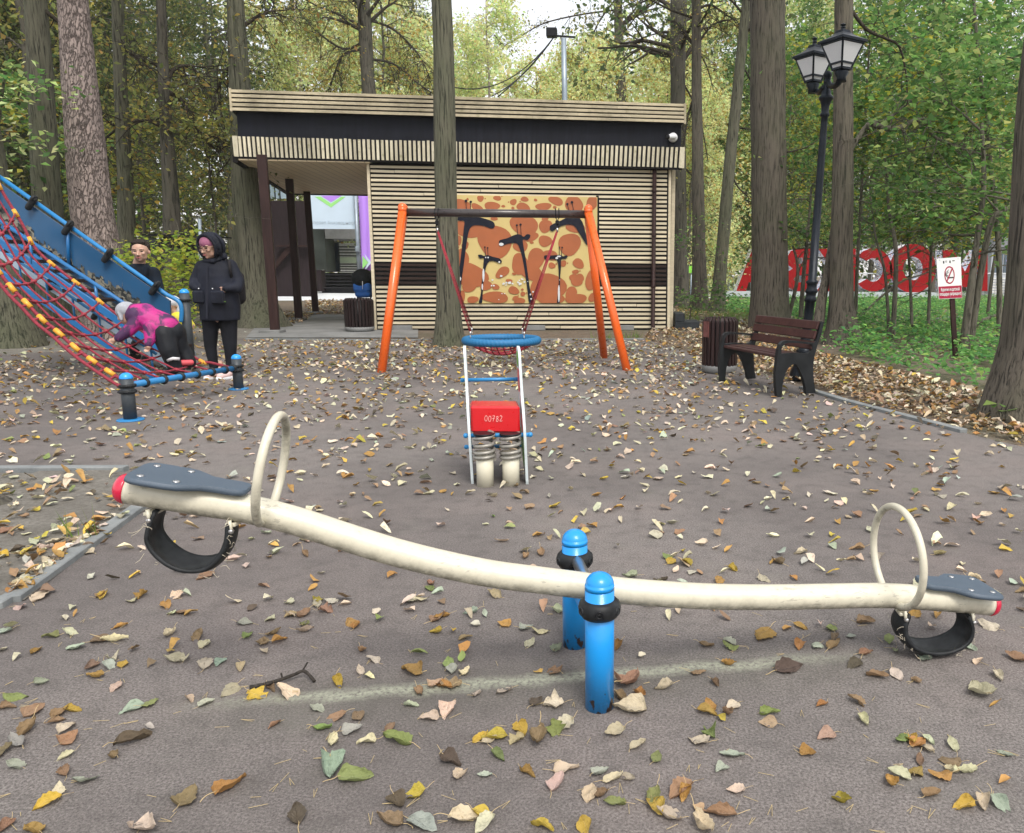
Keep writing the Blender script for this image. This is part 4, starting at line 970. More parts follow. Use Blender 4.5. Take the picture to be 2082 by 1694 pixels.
for k, (ol, hs, ws) in enumerate(GIR):
    shape(mb, ol, D+k*.0006)
    for h_ in hs: horn(mb, *h_, D+.0003+k*.0006)
    for (x, y, rx, ry) in ws: mw.add([mural_pt(x+rx*math.cos(a), y+ry*math.sin(a), D+.004) for a in np.linspace(0, 2*PI, 10, endpoint=False)], [tuple(range(10))])
for (x, y, r_) in [(730,1110,18),(620,1160,14),(760,1205,18),(790,1195,16),(830,1195,26),(870,1205,14),(940,1190,16),(965,1210,22),(990,1150,16),(1018,1185,15),(610,1230,13),(640,1230,13),(700,1405,9),(740,1330,9),(770,1330,8),(790,1222,11),(955,1165,12)]:
    mw.add([mural_pt(x+r_*q*math.cos(a), y+r_*.8*q*math.sin(a), D+.004) for a, q in zip(np.linspace(0, 2*PI, 9, endpoint=False), rsm.uniform(.6, 1.2, 9))], [tuple(range(9))])
mb.build('black_giraffes', M_MK, mur); mw.build('bare_patches', M_MW, mur)

# ------------------------------------------------------------------ floodlight mast and cables behind the roof
def fbox(mb, x0, y0, x1, y1, Y, th=.1, bev=0):
    a, b = HY(x0, y0, Y), HY(x1, y1, Y); c = (a+b)/2; mb.box((c.x, Y+th/2, c.z), (abs(b.x-a.x), th, abs(a.z-b.z)), bev=bev)
M_GALV = mat('galvanised_steel', (.30, .36, .42), .45, .4, var=.12, vs=5); M_BMET = mat('black_metal', (.012, .013, .015), .4, .2, var=.2)
YM = 25.5; bpos = HY(1150, 600, YM); t = thing('floodlight_mast', 'grey steel mast with a black floodlight rising behind the kiosk roof', 'floodlight', (bpos.x, YM, 0))
mb = MB(); tp = HY(1146, 78, YM); mb.tube([Vector((bpos.x, YM, 0)), HY(1148, 200, YM), tp], [.10, .085, .075], n=12)
mb.build('pole', M_GALV, t)
mb = MB(); mb.beam(HY(1118, 72, YM), HY(1170, 76, YM), .05, .05); mb.build('crossarm', M_BMET, t)
mb = MB(); fbox(mb, 1110, 55, 1132, 74, YM-.15, .25, .02); mb.build('floodlight', M_BMET, t)
mb = MB()
for (e, sag) in (((925, 178), .5), ((1000, 196), .2), ((1012, 197), .1)):
    p, q = HY(1126, 76, YM), HY(e[0], e[1], 22.5); mb.tube([p.lerp(q, i/10)-Vector((0, 0, sag*4*(i/10)*(1-i/10))) for i in range(11)], .016, n=5)
mb.build('cable', M_BMET, t)

# ------------------------------------------------------------------ dark service building and banners seen through the canopy
YH = 46.0
M_WBAND = mat('white_boards', (.8, .8, .76), .6, var=.12); M_DWALL = board('dark_plank_wall', (.016, .011, .013), (.034, .022, .026), (10, 10, .5), dirt=.2, green=0)
t = thing('service_building', 'dark plank building with an entrance and white band seen through the canopy', 'building', (HY(600, 600, YH).x, YH, 0))
mb = MB(); fbox(mb, 512, 408, 632, 606, YH-7.5, .5); mb.build('dark_wing', M_DWALL, t)
mb = MB(); fbox(mb, 632, 462, 664, 552, YH, 3); mb.build('porch_wall', mat('grey_green_wall', (.05, .06, .055), .35, var=.4, vs=1), t)
mb = MB(); fbox(mb, 660, 460, 760, 486, YH-.2, 3); mb.build('concrete_lintel', M_CONC, t)
mb = MB(); fbox(mb, 662, 494, 690, 552, YH+1.5, .2); mb.build('doorway', mat('blue_black_door', (.004, .008, .02), .25), t)
mb = MB(); fbox(mb, 686, 494, 765, 600, YH+2, 4); mb.build('side_wing', M_WBAND, t)
mb = MB()
for y in (501, 507, 513, 519, 536, 541, 546): fbox(mb, 686, y, 765, y+2.6, YH+1.97, .05)
mb.build('dark_lines', M_BLK, t)
mb = MB(); fbox(mb, 686, 523, 762, 535, YH+1.93, .05); mb.build('light_sign', mat('pale_green_sign', (.62, .72, .52), .4), t)
mb = MB(); mb.smooth = False
for i in range(14):
    a, b = HY(686+i*5.5, 487, YH+1.7), HY(686+i*5.5+5, 494, YH+1.4); c = (a+b)/2; mb.tube([Vector((a.x, YH+1.3, a.z-.05)), Vector((a.x, YH+3.5, a.z+.5))], .085, n=8)
mb.build('corrugated_roof', mat('corrugated_grey', (.3, .29, .3), .6, var=.2), t)
mb = MB()
for i in range(6):
    y = 551+i*6.6; zz = HY(680, y, YH-.2-i*.32).z
    a, b = HY(652, y, YH-.2-i*.32), HY(728, y, YH-.2-i*.32); mb.box(((a.x+b.x)/2, YH-.2-i*.32, zz-.04), (b.x-a.x, .34, .05), bev=.01); mb.box(((a.x+b.x)/2, YH-.05-i*.32, max(zz/2-.05, .02)), (b.x-a.x, .04, max(zz-.1, .04)))
mb.build('stairs', mat('dark_stair_boards', (.025, .025, .03), .5, var=.3), t)
mb = MB(); mb.beam(HY(657, 551, YH-.2), HY(648, 590, YH-2), .12, .12); mb.beam(HY(727, 551, YH-.2), HY(730, 590, YH-2), .12, .12); mb.build('stair_stringer', M_WBAND, t)
mb = MB(); fbox(mb, 596, 549, 655, 593, YH-2.2, .6); mb.build('stair_side', M_DWALL, t)
mb = MB(); fbox(mb, 560, 498, 625, 501.5, YH-8, .4); mb.beam(HY(594, 502, YH-7.8), HY(556, 545, YH-7.8), .1, .18); mb.beam(HY(594, 490, YH-7.8), HY(545, 560, YH-7.8), .07, .07); mb.build('outer_stair', M_DBRN, t)
mb = MB(); fbox(mb, 505, 434, 540, 600, YH+3, 3); mb.build('striped_wing', M_WBAND, t)
mb = MB()
for i in range(13): fbox(mb, 505, 436+i*12.5, 540, 441+i*12.5, YH+2.9, .06)
mb.build('striped_lines', M_BLK, t)
mb = MB(); fbox(mb, 545, 355, 592, 404, YH+4, .1); mb.build('upper_glazing', mat('pale_blue_glazing', (.42, .55, .66), .15), t)
mb = MB(); [fbox(mb, x, 352, x+2.5, 404, YH+3.9, .12) for x in (545, 556, 566, 590)]; mb.build('glazing_frame', M_BLK, t)
YF = 31.0
M_BANW = mat('banner_white', (.60, .74, .88), .6, var=.04, vs=2); M_BANG = mat('banner_green', (.34, .78, .25), .6); M_BANP = mat('banner_purple', (.50, .27, .88), .6)
t = thing('banner', 'hanging pale blue banner with a green and purple chevron', 'banner', HY(676, 467, YF))
mb = MB(); fbox(mb, 630, 390, 722, 466, YF, .02); mb.build('cloth', M_BANW, t)
def flatpoly(mb, pts, Y, th=.004): mb.prism([(HY(x, y, Y).x, HY(x, y, Y).z) for x, y in pts], lambda u, v, d: Vector((u, Y+d, v)), 0, th)
mb = MB(); flatpoly(mb, [(640, 400), (652, 400), (673, 414), (694, 400), (703, 400), (673, 422)], YF-.008); mb.build('green_chevron', M_BANG, t)
mb = MB(); flatpoly(mb, [(652, 398), (694, 398), (673, 411)], YF-.008); mb.build('purple_triangle', M_BANP, t)
def wtext(name, s, px, py, Y, size, m, parent, flip=False, ext=.002, bold=0, sx=1.0, tilt=0.0):
    vs, fs = text_geo(s, size, ext, bold); c = HY(px, py, Y); mb = MB(); mb.smooth = False
    mb.add([Vector((c.x+(-v.x if flip else v.x)*sx, Y+v.z, c.z+v.y+v.x*tilt)) for v in vs], fs); return mb.build(name, m, parent)
wtext('faint_text', 'Воронцовский лесопарк', 676, 453, YF-.01, .17, mat('faint_grey', (.44, .53, .6), .6), t, flip=True)
t = thing('feather_flag', 'tall purple flag with a green and white arrow beside the kiosk wall', 'flag', (HY(742, 600, YF-.5).x, YF-.5, 0))
mb = MB()
for i in range(9):
    f0, f1 = i/9, (i+1)/9
P_ = []
for j in range(10):
    for i in range(7):
        y = 385+165*j/9; x = (727.5+7.5*j/9)+(22.5)*i/6; p = HY(x, y, YF-.5); p.y += .04*math.sin(i*1.9+j*.3); P_.append(p)
mb.add(P_, [(j*7+i, j*7+i+1, (j+1)*7+i+1, (j+1)*7+i) for j in range(9) for i in range(6)]); o = mb.build('cloth', M_BANP, t); md_ = o.modifiers.new('s', 'SOLIDIFY'); md_.thickness = .01
mb = MB(); flatpoly(mb, [(737, 520), (749, 534), (737, 547)], YF-.60); mb.build('green_arrow', M_BANG, t)
mb = MB(); flatpoly(mb, [(741, 516), (755, 534), (741, 551), (745, 540), (749, 534), (745, 528)], YF-.62); mb.build('white_arrow', M_BANW, t)
t = thing('flag_pole', 'pale steel pole between the banner and the purple flag', 'pole', (HY(730, 560, YF-.2).x, YF-.2, 0))
mb = MB(); mb.tube([Vector((HY(731, 575, YF-.2).x, YF-.2, -.02)), HY(722, 385, YF-.2)], .075, n=12); mb.box(HY(727, 507, YF-.32), (.16, .12, .2), bev=.02); mb.build('pole', M_GALV, t)
# black trash bin builder
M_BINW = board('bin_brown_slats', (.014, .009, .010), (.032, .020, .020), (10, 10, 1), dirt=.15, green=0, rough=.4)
M_BINW2 = board('bin_slats_lit', (.020, .012, .013), (.045, .025, .024), (10, 10, 1), dirt=.15, green=0, rough=.4)  # same slats in a lighter brown, the stronger light put into the colour
def bin_(name, label, b, H, R, nsl, m, taper=.0, plate=False):
    t = thing(name, label, 'trash bin', (b.x, b.y, 0), 'slatted trash bins')
    mb = MB(); mb.lathe([(R*.82, 0), (R*.95, .03), (R*1.0, H*.12), (R*.97, H*.15), (R*.7, H*.15)], b, n=32); mb.build('base', M_CONC, t)
    mb = MB(); mb.lathe([(R*.84, H*.13), (R*.84, H*.93), (R*.78, H*.93), (R*.78, H*.3), (.01, H*.3)], b, n=32); mb.build('inner_drum', M_BMET, t)
    mb = MB()
    for i in range(nsl):
        a = 2*PI*i/nsl; e = Vector((math.cos(a), math.sin(a), 0)); wd = 2*PI*R/nsl*.66; k = e.cross(Vector((0, 0, 1)))
        mb.beam(b+e*R*.93+Vector((0, 0, H*.14)), b+e*R*.95+Vector((0, 0, H*.94)), .028, wd, up=k, bev=.004)
        mb.beam(b+e*R*.95+Vector((0, 0, H*.935)), b+e*R*.80+Vector((0, 0, H)), .026, wd*.93, up=k, bev=.003)
    mb.build('slats', m, t)
    if plate:
        mb = MB(); a = math.radians(215); e = Vector((math.cos(a), math.sin(a), 0)); k = Vector((-e.y, e.x, 0))
        M = Matrix((k, e, Vector((0, 0, 1)))).transposed(); mb.box(b+e*R*1.03+Vector((0, 0, H*.80)), (R*.42, .012, H*.28), M); mb.build('plate', mat('rusty_plate', (.14, .05, .045), .5, var=.4, vs=25), t)
    return t
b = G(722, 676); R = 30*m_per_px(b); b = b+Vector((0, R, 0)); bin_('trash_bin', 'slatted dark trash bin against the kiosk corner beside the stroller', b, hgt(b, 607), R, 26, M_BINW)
# stroller behind the bin
b = G(747, 662); b = b+Vector((.05, .35, 0)); t = thing('stroller', 'baby stroller with black hood and blue bag tucked behind the kiosk corner', 'stroller', (b.x, b.y, 0))
Ys = b.y; mb = MB(); mb.sphere(HY(738, 568, Ys), (.26, .32, .25), M=Matrix.Rotation(.2, 3, 'Y')); organic(mb, 'hood', mat('black_cloth', (.008, .01, .012), .8, bump=.2, bs=12), t, .02, 3)
M_BLUC = mat('blue_cloth', (.01, .09, .34), .7, var=.25, vs=6, bump=.3, bs=10)
mb = MB(); mb.box(HY(739, 584, Ys-.05), (.40, .4, .24), bev=.05); mb.box(HY(741, 597, Ys-.02), (.36, .4, .18), bev=.05); organic(mb, 'seat_bag', M_BLUC, t, .02, 5)
mb = MB(); mb.tube([HY(737, 572, Ys-.30), HY(737, 588, Ys-.31)], .006, n=6); mb.build('white_cord', Mw, t)
mb = MB(); mb.tube([HY(726, 604, Ys), HY(750, 612, Ys), HY(746, 664, Ys)], .018, n=8); mb.tube([HY(755, 604, Ys), HY(735, 630, Ys), HY(748, 664, Ys)], .018, n=8); mb.tube([HY(724, 601, Ys-.1), HY(752, 603, Ys-.1)], .015, n=8)
mb.build('frame', M_BMET, t)
for (x, dy) in ((740, -.2), (756, -.2), (744, .35), (758, .35)):
    p = HY(x, 655, Ys+dy); mb = MB(); mb.torus((p.x, Ys+dy, .13), .11, .022, (1, .15, 0), 20, 8); mb.build('wheel', M_BMET, t)
mb = MB(); mb.cap(HY(748, 615, Ys), .1, HY(750, 655, Ys), .12); organic(mb, 'basket', mat('black_cloth', (.01, .01, .01), .8), t, .025, 3)

# ================================================================== SWING
M_OR = paint('orange_paint', (.80, .125, .014), .28, dirt=.12, chips=.0, coat=.3, dirtcol=(.3, .09, .03))
M_BAR = paint('black_bar_paint', (.035, .028, .028), .3, dirt=.2, coat=.2)
FL, FRt = G(775, 757), G(1276, 753); BLk = G(1229, 728)
# rear left foot mirrors the rear right one
ax = (FRt-FL).normalized(); an = Vector((-ax.y, ax.x, 0))
off = BLk-FRt; BLl = FL+an*off.dot(an)-ax*off.dot(ax)*-1*-1
BLl = G(780, 730)
sc0 = (FL+FRt+BLk+BLl)/4; yb = (FL+BLl)/2; yb2 = (FRt+BLk)/2
zt = hgt(yb, 424); 
TL = HY(819, 422, yb.y); TR = HY(1196, 425, yb2.y)
sw = thing('nest_swing', 'nest swing with orange A-frame legs and a blue rope ring in front of the kiosk', 'swing', (sc0.x, sc0.y, 0))
mb = MB(); mb.tube([HY(826, 432, yb.y), HY(1192, 436, yb2.y)], .054, n=20); mb.build('crossbar', M_BAR, sw)
def leg(foot, top, dy):
    tp = top+an*dy; mb = MB(); p = Vector((foot.x, foot.y, -.03)); e = tp+Vector((0, 0, -.06))
    mb.tube([p, e], .056, n=18, caps=True); mb.sphere(e, .0565); mb.tube([e, tp], .056, n=14); mb.sphere(tp, .0565)
    mb.build('leg', M_OR, sw)
leg(FL, TL, -.05); leg(BLl, TL+Vector((0.0, 0, 0)), .06); leg(FRt, TR, -.05); leg(BLk, TR, .06)
rc = HY(1020, 692, (FL.y+BLk.y)/2+.1); ringY = rc.y; Rr = 80*m_per_px(rc)
M_ROPE = mat('red_rope', (.28, .02, .035), .75, var=.3, vs=60, bump=.4, bs=200, bd=.004)
g = NG('blue_rope_ring'); v = g.mapping()
geoN = g.noise(v, 9, 3); n2 = g.noise(v, 120, 3)
c = g.mix(n2, (.006, .10, .26), (.02, .20, .42)); M_RING = g.out(c, .6)
mb = MB(); nR = 72; vs = []; m_ = 14
for i in range(nR*3):
    a = 2*PI*i/(nR*3)
    for k in range(m_):
        bb = 2*PI*k/m_; rr = .052*(1+.08*math.sin(a*60+bb*2)); vs.append(rc+Vector((math.cos(a)*(Rr-.052+rr*math.cos(bb)), math.sin(a)*(Rr-.052+rr*math.cos(bb)), rr*math.sin(bb))))
NN = nR*3; mb.add(vs, [(i*m_+k, i*m_+(k+1) % m_, ((i+1) % NN)*m_+(k+1) % m_, ((i+1) % NN)*m_+k) for i in range(NN) for k in range(m_)]); mb.build('ring', M_RING, sw)
mb = MB(); Ri = Rr-.07
for i in range(-5, 6):
    for w_ in (0, 1):
        pts = []
        for j in range(-8, 9):
            x, y = i/5.6, j/8; L = math.sqrt(max(0, 1-x*x)); y *= L; rr = x*x+y*y
            z = -.19*(1-rr)-.015; q = (x, y) if w_ else (y, x); pts.append(rc+Vector((q[0]*Ri, q[1]*Ri, z)))
        mb.tube(pts, .0085, n=5, caps=False)
mb.build('net', M_ROPE, sw)
M_CHR = mat('shackle_steel', (.55, .55, .55), .3, .9)
for (hx, hy, ax2) in ((888, 452, [(955, 676), (966, 680)]), (1133, 456, [(1070, 676), (1090, 680)])):
    hb = HY(hx, 434, yb.y); mb = MB(); cpt = Vector((hb.x, hb.y, hb.z))
    for dx in (-.022, .022): mb.torus(cpt+ax*dx, .064, .006, ax, 24, 6)
    mb.box(cpt+Vector((0, 0, -.12)), (.05, .05, .06), bev=.01); mb.tube([cpt+ax*-.022+Vector((0, 0, -.04)), cpt+Vector((0, 0, -.11))], .006, n=6); mb.tube([cpt+ax*.022+Vector((0, 0, -.04)), cpt+Vector((0, 0, -.11))], .006, n=6)
    mb.torus(cpt+Vector((0, 0, -.17)), .02, .005, (0, 1, 0), 14, 6); mb.build('hanger', M_BMET, sw)
    top = cpt+Vector((0, 0, -.19)); sgn = -1 if hx < 1000 else 1
    for s2, (ex, ey) in zip((1, -1), ax2):
        e = rc+Vector((sgn*Rr*.66-(.12 if s2 < 0 else 0), s2*Rr*.66*-1, .05)); mb = MB()
        for k in (-.008, .008): mb.tube([top+Vector((k, 0, -.03)), e+Vector((k, 0, .09))], .0065, n=7)
        mb.build('rope', M_ROPE, sw)
        mb = MB(); mb.torus(e+Vector((0, 0, .03)), .02, .005, (1, 0, 0), 14, 6); mb.tube([e+Vector((0, 0, .05)), e+Vector((0, 0, .1))], .012, n=8); mb.build('shackle', M_CHR, sw)
    mb = MB(); mb.tube([top, top+Vector((0, 0, -.05))], .013, n=8); mb.build('shackle', M_CHR, sw)

# ================================================================== SPRING ROCKER
M_SBL = paint('sky_blue_paint', (.02, .24, .55), .35, dirt=.12, coat=.1)
M_PNL = paint('rocker_panel_white', (.62, .70, .72), .4, dirt=.4)
M_RED = paint('red_paint', (.62, .012, .018), .3, dirt=.08, coat=.2, dirtcol=(.25, .01, .01))
M_CRM = paint('cream_tube_paint', (.66, .63, .50), .33, dirt=.35, coat=.15, dirtcol=(.2, .18, .13))
rb1, rb2 = G(984, 992), G(1037, 990); rt = thing('spring_rocker', 'spring rocker with a red box, two coil springs and tall side panels', 'spring rocker', ((rb1.x+rb2.x)/2, rb1.y, 0))
for b in (rb1, rb2):
    R = 17.5*m_per_px(b); b = b+Vector((0, R, 0)); H = hgt(b, 918)
    mb = MB(); mb.tube([b+Vector((0, 0, -.02)), b+Vector((0, 0, H))], R, n=24); mb.build('base_tube', M_CRM, rt)
    zt_ = hgt(b, 884); pts = []
    for i in range(110):
        f = i/109; a = f*2*PI*4.2; z = (H-.05)+(zt_-H+.06)*(f**1.35 if f > .4 else f*.72); rr = R*(1.12-.05*f); pts.append(b+Vector((math.cos(a)*rr, math.sin(a)*rr, z)))
    mb = MB(); mb.tube(pts, .012, n=8); mb.build('spring', mat('spring_steel', (.30, .29, .26), .5, .5, var=.3, vs=30), rt)
    mb = MB(); mb.lathe([(R*1.25, zt_+.0), (R*1.25, zt_+.012)], b, n=20); mb.build('spring_plate', M_BMET, rt)
Yr = rb1.y+.12
mb = MB(); c_ = (HY(957, 828, Yr)+HY(1057, 878, Yr))/2; sx = (HY(1057, 850, Yr)-HY(957, 850, Yr)).x; sz = (HY(1000, 826, Yr)-HY(1000, 880, Yr)).z
mb.box(c_+Vector((-.02, .10, 0)), (sx, .22, sz), Matrix(((1, -.2, 0), (0, 1, 0), (0, 0, 1))), bev=.012); mb.build('seat_box', M_RED, rt)
mb = MB()
DG = {'0': [(.3, .9), (.08, .6), (.15, .15), (.45, .05), (.7, .4), (.62, .85), (.3, .92)], '7': [(.1, .85), (.7, .9), (.45, .5), (.3, .0)], '8': [(.6, .85), (.25, .85), (.25, .6), (.6, .4), (.55, .08), (.2, .05), (.2, .35), (.6, .65), (.6, .85)], '2': [(.12, .75), (.35, .95), (.65, .75), (.45, .4), (.1, .05), (.75, .08)]}
for k, ch in enumerate('00782'):
    P_ = spl([HY(985+k*7.6+x*8, 857-y*12.5+(k % 2)*.8, Yr-.013) for x, y in DG[ch]], 4); mb.tube(P_, .0016, n=5)
mb.tube([HY(1000.5, 851, Yr-.013), HY(1006, 851, Yr-.013)], .0016, n=5)
mb.build('number', mat('scratched_pink', (.85, .5, .46), .6), rt)
for (x0, x1, y, yo, r_) in ((947, 1078, 885, -.02, .013), (940, 1055, 772, .30, .012), (948, 1062, 908, .28, .012)):
    p, q = HY(x0, y+1, Yr+yo), HY(x1, y-1, Yr+yo); mb = MB(); mb.tube([p, q], r_, n=14); mb.sphere(p, r_*1.25, 12, 8); mb.sphere(q, r_*1.25, 12, 8); mb.build('rod', M_SBL, rt)
def spanel(Xs, outline, name, m, cap=False):
    mb = MB(); mb.prism(outline, lambda u, v, d: Vector((Xs(v)+d-.19*u, Yr+u, v)), 0, .016); return mb.build(name, m, rt)
zr = lambda y: HY(1000, y, Yr).z
xl_ = lambda z: HY(952, 850, Yr).x-.0
# left panel is seen edge-on, right panel a little from inside; both run front to back with a tall tapering rear
prof = [(-.03, zr(985)), (-.05, zr(930)), (-.06, zr(880)), (-.03, zr(840)), (.03, zr(800)), (.06, zr(750)), (.10, zr(716)), (.26, zr(712)), (.34, zr(740)), (.33, zr(800)), (.42, zr(850)), (.46, zr(900)), (.40, zr(940)), (.20, zr(950)), (.05, zr(985))]
prof = [(p.x, p.y) for p in spl([(a, b, 0) for a, b in prof], 4, True)]
xL0, xL1 = HY(958, 980, Yr).x, HY(942, 725, Yr).x; z0_, z1_ = zr(980), zr(725)
spanel(lambda z: xL0+(xL1-xL0)*(z-z0_)/(z1_-z0_), prof, 'side_panel', M_PNL)
xR0, xR1 = HY(1071, 970, Yr).x, HY(1058, 725, Yr).x
spanel(lambda z: xR0+(xR1-xR0)*(z-z0_)/(z1_-z0_)-.008, prof, 'side_panel', M_PNL)
M_GRN = paint('grass_green_paint', (.16, .42, .06), .4, dirt=.15)
def spatch(pf, m, name): mb = MB(); mb.prism([(p.x, p.y) for p in spl([(a, b, 0) for a, b in pf], 4, True)], lambda u, v, d: Vector((xR0+(xR1-xR0)*(v-z0_)/(z1_-z0_)-.008-.004+d-.19*u, Yr+u, v)), 0, .003); mb.build(name, m, rt)
spatch([(.12, zr(724)), (.22, zr(722)), (.24, zr(745)), (.14, zr(750))], M_GRN, 'green_patch')
spatch([(.10, zr(760)), (.24, zr(760)), (.26, zr(800)), (.12, zr(800))], M_RED, 'red_patch')
spatch([(.0, zr(850)), (.10, zr(845)), (.12, zr(880)), (.0, zr(880))], M_RED, 'red_patch')
spatch([(.0, zr(890)), (.28, zr(885)), (.24, zr(925)), (.02, zr(950))], M_GRN, 'green_patch')
# ================================================================== SEESAW
pA, pB = G(1218, 1452), G(1168, 1322)
gA, gB = G(330, 1440), G(1700, 1335); bd_ = (gB-gA).normalized(); bn = Vector((bd_.y, -bd_.x, 0))
piv = (pA+pB)/2
def BP(px, py, d=0.0): return onplane(px, py, piv+bn*d, bn)
ss = thing('seesaw', 'cream curved seesaw beam on two bright blue posts in the foreground', 'seesaw', (piv.x, piv.y, 0))
g = NG('seesaw_cream'); v = g.mapping(); n1 = g.noise(v, 2.5, 5, .6); n2 = g.noise(v, 30, 6, .7); n3 = g.noise(g.mapping((1, 4, 4)), 26, 4, .6); n4 = g.noise(v, 5, 3)
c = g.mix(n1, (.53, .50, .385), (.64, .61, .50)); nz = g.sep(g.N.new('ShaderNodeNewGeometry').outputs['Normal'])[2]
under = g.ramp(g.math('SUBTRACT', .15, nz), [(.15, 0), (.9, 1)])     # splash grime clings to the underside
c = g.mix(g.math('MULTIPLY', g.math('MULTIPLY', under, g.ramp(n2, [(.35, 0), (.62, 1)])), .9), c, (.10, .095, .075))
sc_ = g.ramp(g.math('ADD', n3, g.math('MULTIPLY', n4, .6)), [(.975, 0), (1.0, 1)]); c = g.mix(g.math('MULTIPLY', sc_, .35), c, (.10, .09, .08))
c = g.mix(g.math('MULTIPLY', g.ramp(n2, [(.45, 0), (.7, 1)]), .28), c, (.32, .30, .23))
g.b.inputs['Coat Weight'].default_value = .15
M_SSC = g.out(c, g.ramp(n2, [(.3, .25), (.8, .5)]), g.bump(n2, .06, .002))
cl = [(258, 994), (330, 1006), (400, 1018), (500, 1034), (600, 1059), (700, 1091), (800, 1122), (900, 1147), (1000, 1167), (1100, 1180), (1180, 1190), (1260, 1201), (1400, 1211), (1500, 1214), (1600, 1214), (1700, 1212), (1800, 1211), (1900, 1217), (1960, 1222), (2012, 1227)]
cen = spl([BP(*p) for p in cl], 5)
rB = 27.0*m_per_px(piv+Vector((0, 0, .35)))
mb = MB(); mb.tube(cen, rB, n=40); beamo = mb.build('beam', M_SSC, ss)
def frame_at(px):
    q = min(range(1, len(cen)-1), key=lambda i: abs(proj(cen[i])[0]-px)); d = (cen[q+1]-cen[q-1]).normalized(); u = bn.cross(d); u = u if u.z > 0 else -u
    return cen[q], d, u
M_CAPR = paint('red_cap_plastic', (.55, .012, .05), .25, dirt=.1, coat=.4, dirtcol=(.2, .01, .02))
for i, j in ((0, 1), (-1, -2)):
    e = cen[i]; d = (cen[i]-cen[j]).normalized(); mb = MB(); prof = [(rB*1.01, -.003), (rB*1.02, .002)]+[(rB*1.02*math.cos(a), .004+rB*.72*math.sin(a)) for a in np.linspace(0, 1.5, 9)]
    mb.lathe(prof, e, d, 28); mb.build('end_cap', M_CAPR, ss)
# posts
g = NG('post_blue'); v = g.mapping(); n1 = g.noise(v, 4, 4); n3 = g.noise(g.mapping((1, 1, .5)), 34, 5, .6); n4 = g.noise(v, 150, 3); z = g.sep(g.tc.outputs['Object'])[2]
c = g.mix(n1, (.005, .245, .66), (.008, .285, .72))
low = g.math('SUBTRACT', 1.0, g.math('MULTIPLY', z, 7.0), clamp=True)
chip = g.ramp(g.math('ADD', n3, g.math('MULTIPLY', low, .225)), [(.745, 0), (.76, 1)]); c = g.mix(g.math('MULTIPLY', g.math('MULTIPLY', low, .8), n4), c, (.02, .10, .20)); c = g.mix(chip, c, (.05, .025, .015))
g.b.inputs['Coat Weight'].default_value = .2
M_POST = g.out(c, .32, g.bump(chip, -.4, .003))
M_TYRE = mat('black_rubber', (.018, .02, .022), .5, var=.4, vs=30, bump=.3, bs=90, bd=.003)
collars = []
for (b, wpx, yd, yc) in ((pA, 60, 1194, 1247), (pB, 52, 1103, 1145)):
    R = wpx/2*m_per_px(b+Vector((0, 0, .2))); b = b+Vector((0, R, 0)); H = hgt(b, yd)
    mb = MB(); mb.tube([b+Vector((0, 0, -.02)), b+Vector((0, 0, H))], R, n=36); po = mb.build('post', M_POST, ss)
    mb = MB(); mb.lathe([(R*1.02, H-.004), (R*1.02, H+.006), (R*.99, H+.01)]+[(R*.99*math.cos(a), H+.01+R*.85*math.sin(a)) for a in np.linspace(0, 1.5, 9)], b, n=32); mb.build('cap', M_SBL2 if False else M_POST, ss)
    zc = hgt(b+Vector((0, -R, 0)), yc); collars.append((b, zc, R)); mb = MB(); mb.lathe([(R*1.0, -.027), (R*1.22, -.026), (R*1.42, -.012), (R*1.46, .002), (R*1.36, .016), (R*1.16, .025), (R*1.0, .026)], b+Vector((0, 0, zc)), n=40)
    mb.build('collar', M_TYRE, ss)
    for k in range(6):
        a = -PI/2+k*PI/3+.03; e = Vector((math.cos(a), math.sin(a), 0)); mb = MB(); q = b+e*R*1.42+Vector((0, 0, zc))
        mb.torus(q, .010, .0035, e, 14, 6); mb.lathe([(.0055, -.006), (.0055, .001), (.002, .002)], q, e, 10); mb.build('bolt', M_TYRE if k % 2 else M_BMET, ss)
mb = MB(); (ba, za, Ra), (bb, zb, Rb) = collars
mb.tube([Vector((ba.x, ba.y, za+.005)), Vector((bb.x, bb.y, za+.005))], .02, n=12); mb.build('axle', M_CHR, ss)
mb = MB(); mb.tube([ba+Vector((0, 0, za-.1)), bb+Vector((0, 0, za-.1))], .021, n=14); mb.build('cross_tube', M_POST, ss)
